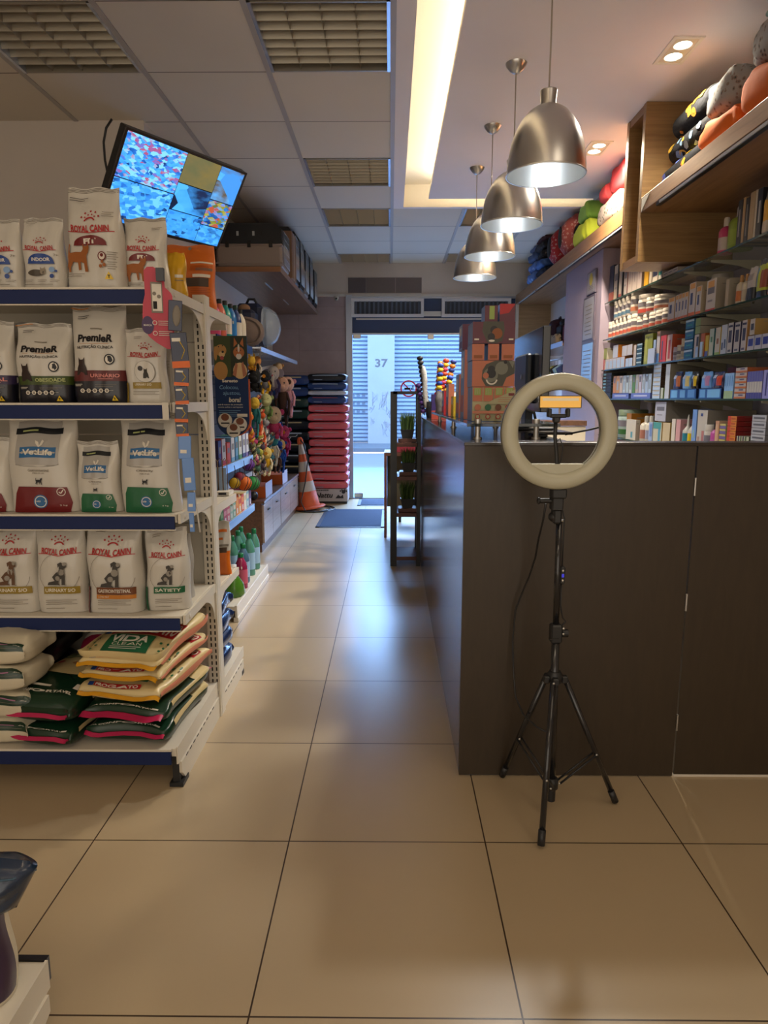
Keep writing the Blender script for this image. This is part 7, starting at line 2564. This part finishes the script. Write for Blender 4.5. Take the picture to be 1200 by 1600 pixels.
goods(2, 1003, 1016, 523, '#848a1c', '#757a18', 'lime olive carton standing tall on the third glass shelf', depth=.14, bands=[(.1, .35, .1, .9, '#a3a84a')])
goods(2, 1009, 1020, 545, '#a9b8da', '#8fa0c0', 'white and pale blue carton in front of the lime olive one', x=1.752, depth=.012)
goods(2, 1017, 1021, 532, '#8fa4c8', '#24304a', 'narrow navy-edged carton beside the lime olive one')
goods(2, 1022, 1027, 519, '#b4b0b8', '#8a8486', 'tall slim white carton with tan top left of the red ones', bands=[(.1, .9, .85, 1, '#a87a58'), (.1, .9, 0, .3, '#4a7ac0')])
goods(2, 1028, 1037, 525, '#b83a3c', '#a8502a', 'red carton with dark figure, left one of the red pair', bands=[(.2, .45, .1, .8, '#4a4a6a')], depth=.13)
goods(2, 1038, 1046, 524, '#b8a09a', '#a8482a', 'white-fronted carton with orange-red side, right one of the red pair', bands=[(.3, .7, .1, .8, '#a83a3a')], depth=.15)
goods(2, 1047, 1051, 543, '#a8a0b0', '#8a8490', 'tiny lilac jar low beside the red pair', kind='jar')
goods(2, 1052, 1057, 540, '#b8b0a2', '#9a948a', 'tiny cream jar beside the lilac one', kind='jar')
goods(2, 1058, 1063.5, 530, '#b4aa9a', '#9a948a', 'small cream jar stack left of the blue boxes', kind='jar')
stack(2, 1065, 1078, 500, 553, 4, '#1f5c86', '#2a5a7c', 'deep blue flat box in the stack of four on the third glass shelf', bands=[(0, 1, .75, .95, '#b4c4d4'), (.2, .8, .3, .45, '#3a8a8a')], group='deep blue flat boxes in the stack of four')
goods(2, 1080, 1087, 524, '#b4aaa2', '#7a746c', 'white carton with black picture right of the blue stack', bands=[(.5, .95, .5, .9, '#232328'), (.4, 1, 0, .45, '#94b4dc')])
stack(2, 1080, 1088, 498, 520, 2, '#7c9050', '#8f897a', 'leaf-green printed long flat box lying high right of the blue stack', depth=.24, zb=at(1084, 524, x=XF).z-PS[2]+.003, group='leaf-green long flat boxes')
goods(2, 1089, 1093, 535, '#9fbce0', '#9a9a9a', 'small pale blue box low left of the orange one', x=1.756, depth=.008)
goods(2, 1090, 1096, 522, '#b8621c', '#a8541a', 'orange carton on the third glass shelf beside the small yellow one')
goods(2, 1097, 1102, 525, '#c9ab1e', '#b0941a', 'small yellow carton beside the orange one on the third glass shelf', bands=[(0, 1, 0, .25, '#5a6ab0')])
goods(2, 1103, 1110, 515, '#a9b4a6', '#2a6a78', 'white carton with teal side and leaf print on the third glass shelf', bands=[(.3, .7, .5, .7, '#4a7a5a')])
goods(2, 1112, 1120, 513, '#b4b0a0', '#c0a020', 'white carton with yellow side on the third glass shelf', bands=[(.3, .7, .4, .6, '#8a5a3a'), (0, 1, 0, .1, '#7a9a4a')])
goods(2, 1121, 1130, 509, '#b0b8c8', '#8a90a0', 'white-blue carton with two round pictures on the third glass shelf', bands=[(.15, .4, .15, .4, '#3a4460'), (.6, .85, .2, .5, '#4a6080')])
for u0, u1, vt, s_, lb in ((1131, 1139, 506, '#26264c', 'first of the four'), (1141, 1150, 505, '#26264c', 'second of the four'), (1152, 1160, 502, '#a88050', 'third of the four')):
    goods(2, u0, u1, vt, '#b8b2ae', s_, 'white carton with oval dark portrait, %s portrait cartons' % lb, bands=[(.2, .8, .35, .75, '#37384c'), (.1, .9, .85, .92, '#2a2a44'), (.2, .8, .05, .12, '#55556a')])
goods(2, 1162, 1196, 524, '#b4b2bc', '#1c2452', 'white box with blue splash print in the row below the last portrait carton', bands=[(.15, .85, .3, .8, '#2a3a90')], n=3, group='white boxes with blue splash print', depth=.14)
goods(2, 1164, 1172, 500, '#b8b2ae', '#a08048', 'white portrait carton standing on the blue splash boxes', bands=[(.2, .8, .3, .7, '#37384c')], zb=at(1175, 524, x=XF).z-PS[2]+.002, depth=.2)
goods(2, 1198, 1206, 508, '#b4b0ae', '#9a9494', 'white carton with black marks at the right picture edge, third glass shelf', bands=TX)
# --- fourth glass shelf
stack(3, 935.5, 940, 577, 620, 8, '#a9a8bc', '#6a6878', 'thin lilac flat box in the stack at the far end of the fourth shelf', group='thin lilac flat boxes')
stack(3, 941, 955, 583, 620, 8, '#14181c', '#20262a', 'black and sky-blue flat box in the stack on the fourth glass shelf', bands=[(.1, .4, .3, .9, '#6aa8c8')], group='black and sky-blue flat boxes')
cs4 = ['#b87a3a', '#c08a4a', '#b8a8a0', '#a8b8c8', '#a4b4c0', '#b0b8c0', '#4f7a2c', '#b0a8a0', '#b4acc0', '#a8b4c8', '#9ab0d0', '#a4bcd8']
nm4 = ['tan', 'golden tan', 'cream', 'pale blue', 'grey-blue', 'silver', 'leaf green', 'beige', 'lilac', 'ice blue', 'sky blue', 'light azure']
tray = at(985, 615, x=XF).z-PS[3]
for t_, (u0, u1) in enumerate(((957, 984), (986, 1018))):
    goods(3, u0, u1, 614, '#5a6ab4', '#4a5aa0', 'periwinkle display tray under the thin upright boxes, %s' % ('far one' if t_ == 0 else 'near one'), bands=[(.15, .85, .35, .65, '#a9b0d8')], name='display_tray', depth=.12)
for k in range(12):
    u0 = 958+k*5
    goods(3, u0, u0+4.6, 588-k*.35, cs4[k], '#9a9488', '%s thin upright box in the row on the periwinkle trays' % nm4[k], bands=[(.2, .8, .2, .7, '#8a9ab0')] if k % 2 else [(.2, .8, .6, .9, '#6a6a70')], zb=tray+.002)
stack(3, 1020, 1032, 568, 622, 8, '#a8bcd8', '#4a3226', 'small pale blue flat box in the tall stack on the fourth glass shelf', bands=[(.1, .9, .7, .95, '#b8a890')], group='small pale blue flat boxes', depth=.10)
goods(3, 1033, 1037, 606, '#a8aea0', '#5f7a3a', 'small white box beside the tall flat-box stack, fourth shelf', zb=0)
goods(3, 1039, 1046, 569, '#b0b8c8', '#8a8474', 'tall white carton with long beige side on the fourth glass shelf', depth=.26)
goods(3, 1047, 1090, 608, '#2f5a9c', '#16244a', 'blue display carton of sachets, left one on the fourth glass shelf', bands=[(.05, .3, .1, .9, '#6aa4dc'), (.4, .6, .1, .9, '#6aa4dc'), (.7, .95, .1, .9, '#5a90d0')], name='display_tray', n=1, depth=.13)
goods(3, 1092, 1129, 607, '#2f5a9c', '#141c40', 'blue display carton of sachets, right one on the fourth glass shelf', bands=[(.05, .3, .1, .9, '#6aa4dc'), (.4, .95, .1, .9, '#7ab4e4')], name='display_tray', depth=.13)
tr2 = at(1085, 608, x=XF).z-PS[3]
for u0, u1, c, d, lb in ((1050, 1062, '#23284c', '#b8683a', 'navy sachet with orange flash standing in the left blue display carton'), (1064, 1076, '#6aa0d8', '#c8b878', 'light blue sachet with cream corner standing in the left blue display carton'),
                         (1078, 1087, '#15161c', '#c9a81a', 'black sachet with yellow label behind the blue display cartons'), (1093, 1108, '#5f94d4', '#a878a0', 'blue sachet with mauve foot standing in the right blue display carton'), (1110, 1127, '#1f2450', '#b8442c', 'dark blue sachet with red and orange flash, rightmost of the sachets')):
    goods(3, u0, u1, 581, c, c, lb, kind='pouch', bands=[(.55, .95, .15, .75, d), (.1, .5, .6, .8, '#a8b4d0')], zb=tr2+.002)
goods(3, 1132, 1146, 583, '#8ab4e4', '#7aa0d0', 'slim pale blue box with green foot in the block of four', bands=[(0, 1, .0, .3, '#9ab48a'), (.3, .6, .5, .9, '#5a88c8')], n=4, group='slim pale blue boxes with green foot')
goods(3, 1135, 1150, 574, '#8a2a2c', '#20203a', 'dark red and navy box standing at the back of the fourth glass shelf', x=1.90)
stack(3, 1148, 1166, 574, 620, 6, '#b4a8a0', '#a8582a', 'white flat box with orange side in the stack of six, fourth glass shelf', bands=[(0, 1, 0, .35, '#b86a34'), (.4, .8, .6, .85, '#4a4468')], group='white and orange flat boxes', depth=.12)
goods(3, 1167, 1191, 580, '#b0aaa4', '#6a68a8', 'slim white tube box with violet top in the block on the fourth glass shelf', bands=[(0, 1, .62, 1, '#5a5a9a'), (0, 1, 0, .22, '#4a4a8a')], n=6, group='slim white and violet tube boxes')
goods(3, 1192, 1203, 578, '#8a88c0', '#7a78b0', 'lilac box at the right picture edge on the fourth glass shelf', bands=[(.4, .6, .1, .9, '#3a3a78')])
# --- fifth glass shelf, just above the counter top
goods(4, 962, 978, 640, '#8fa09a', '#2f5a30', 'green-topped clear tub at the far end of the lowest glass shelf', kind='jar', cap='#7a8a70')
goods(4, 979, 990, 646, '#b8781c', '#a86c1a', 'amber carton standing behind the white ones on the lowest glass shelf', depth=.2, x=1.80)
goods(4, 982, 998, 656, '#b8b2a4', '#a0988a', 'white carton with teal mark at the far end of the lowest glass shelf', bands=[(.5, .7, .1, .4, '#4a8a9a')], depth=.03, x=1.755)
goods(4, 1001, 1009, 650, '#b8b0a2', '#a06a5a', 'cream pump bottle, left one beside the blue-white box', kind='bottle')
goods(4, 1010, 1017, 650, '#b8b0a2', '#8a8aa0', 'cream pump bottle, right one beside the blue-white box', kind='bottle')
goods(4, 1018, 1024, 660, '#8a9cc0', '#a8b0c0', 'blue and white picture carton on the lowest glass shelf', bands=[(.3, .9, .3, .9, '#5a78b0')])
goods(4, 1025, 1039, 660, '#a8a898', '#b09050', 'white and teal carton under the big white box', bands=[(.6, .85, 0, 1, '#3f8aa8'), (0, .9, .7, 1, '#3a8a8a')], depth=.14)
goods(4, 1040, 1052, 661, '#b0a080', '#8a7030', 'beige carton with brown top under the big white box', depth=.14)
goods(4, 1026, 1044, 628, '#b4b4c0', '#7e7a74', 'big white carton lying across the two smaller ones on the lowest glass shelf', bands=TX, zb=at(1040, 660, x=XF).z-PS[4]+.003, depth=.20, x=1.775)
goods(4, 1054, 1060, 655, '#bcb4a8', '#9a948a', 'white upright tube box left of the pink one, lowest glass shelf')
goods(4, 1061, 1068, 656, '#b8888a', '#a87a7c', 'pink upright tube box on the lowest glass shelf')
goods(4, 1069, 1076, 648, '#b8b2a4', '#2f7a8a', 'white dropper bottle with teal label on the lowest glass shelf', kind='dropper')
goods(4, 1077, 1084, 647, '#b8b2a4', '#c9ab1e', 'white dropper bottle with yellow label on the lowest glass shelf', kind='dropper')
goods(4, 1086, 1093, 640, '#6a90cc', '#5a7ab0', 'tall light blue carton on the lowest glass shelf', bands=[(.3, .6, .3, .5, '#8fb0a0')])
goods(4, 1094, 1110, 641, '#b8b0a4', '#7c766c', 'tall white carton with hand picture and long grey side, lowest glass shelf', bands=[(.3, .55, .85, .92, '#3a4a80'), (.5, .75, .1, .5, '#a86a6a'), (.1, .3, .1, .35, '#9a7a70')], depth=.27)
goods(4, 1103, 1111, 664, '#b8b0a4', '#c8622a', 'white jar with orange foot in front of the tall white carton', kind='jar', x=1.752)
goods(4, 1113, 1121, 660, '#a8488a', '#a85a94', 'magenta bottle with black cap on the lowest glass shelf', kind='bottle', cap='#15141a')
goods(4, 1123, 1129, 658, '#b88868', '#b09078', 'peach carton with hand picture beside the magenta bottle', bands=[(.2, .6, .1, .9, '#c0a080')])
stack(4, 1130, 1140, 662, 690, 6, '#6a5a8c', '#a09a6a', 'violet and yellow small flat box in the low stack', bands=[(0, 1, .6, 1, '#b8a860')], group='violet and yellow flat boxes', depth=.08)
stack(4, 1142, 1156, 650, 690, 8, '#c87a28', '#7a1c18', 'red and orange flat box in the tall stack on the lowest glass shelf', bands=[(0, .35, 0, 1, '#b83a2c'), (.4, .9, .3, .7, '#a84a20')], group='red and orange flat boxes', depth=.20)
stack(4, 1180, 1203, 648, 690, 7, '#a4a4aa', '#6a6a70', 'silver flat box in the stack at the right picture edge', bands=[(.1, .9, .35, .65, '#55555c')], group='silver flat boxes', depth=.14)
stack(4, 1158, 1178, 680, 690, 1, '#a8a890', '#6a6a5a', 'row of striped sachet box low between the red and silver stacks', bands=[(.1, .2, 0, 1, '#26263a'), (.3, .4, 0, 1, '#4a5a3a'), (.5, .6, 0, 1, '#26263a'), (.7, .8, 0, 1, '#4a5a3a')], depth=.1)
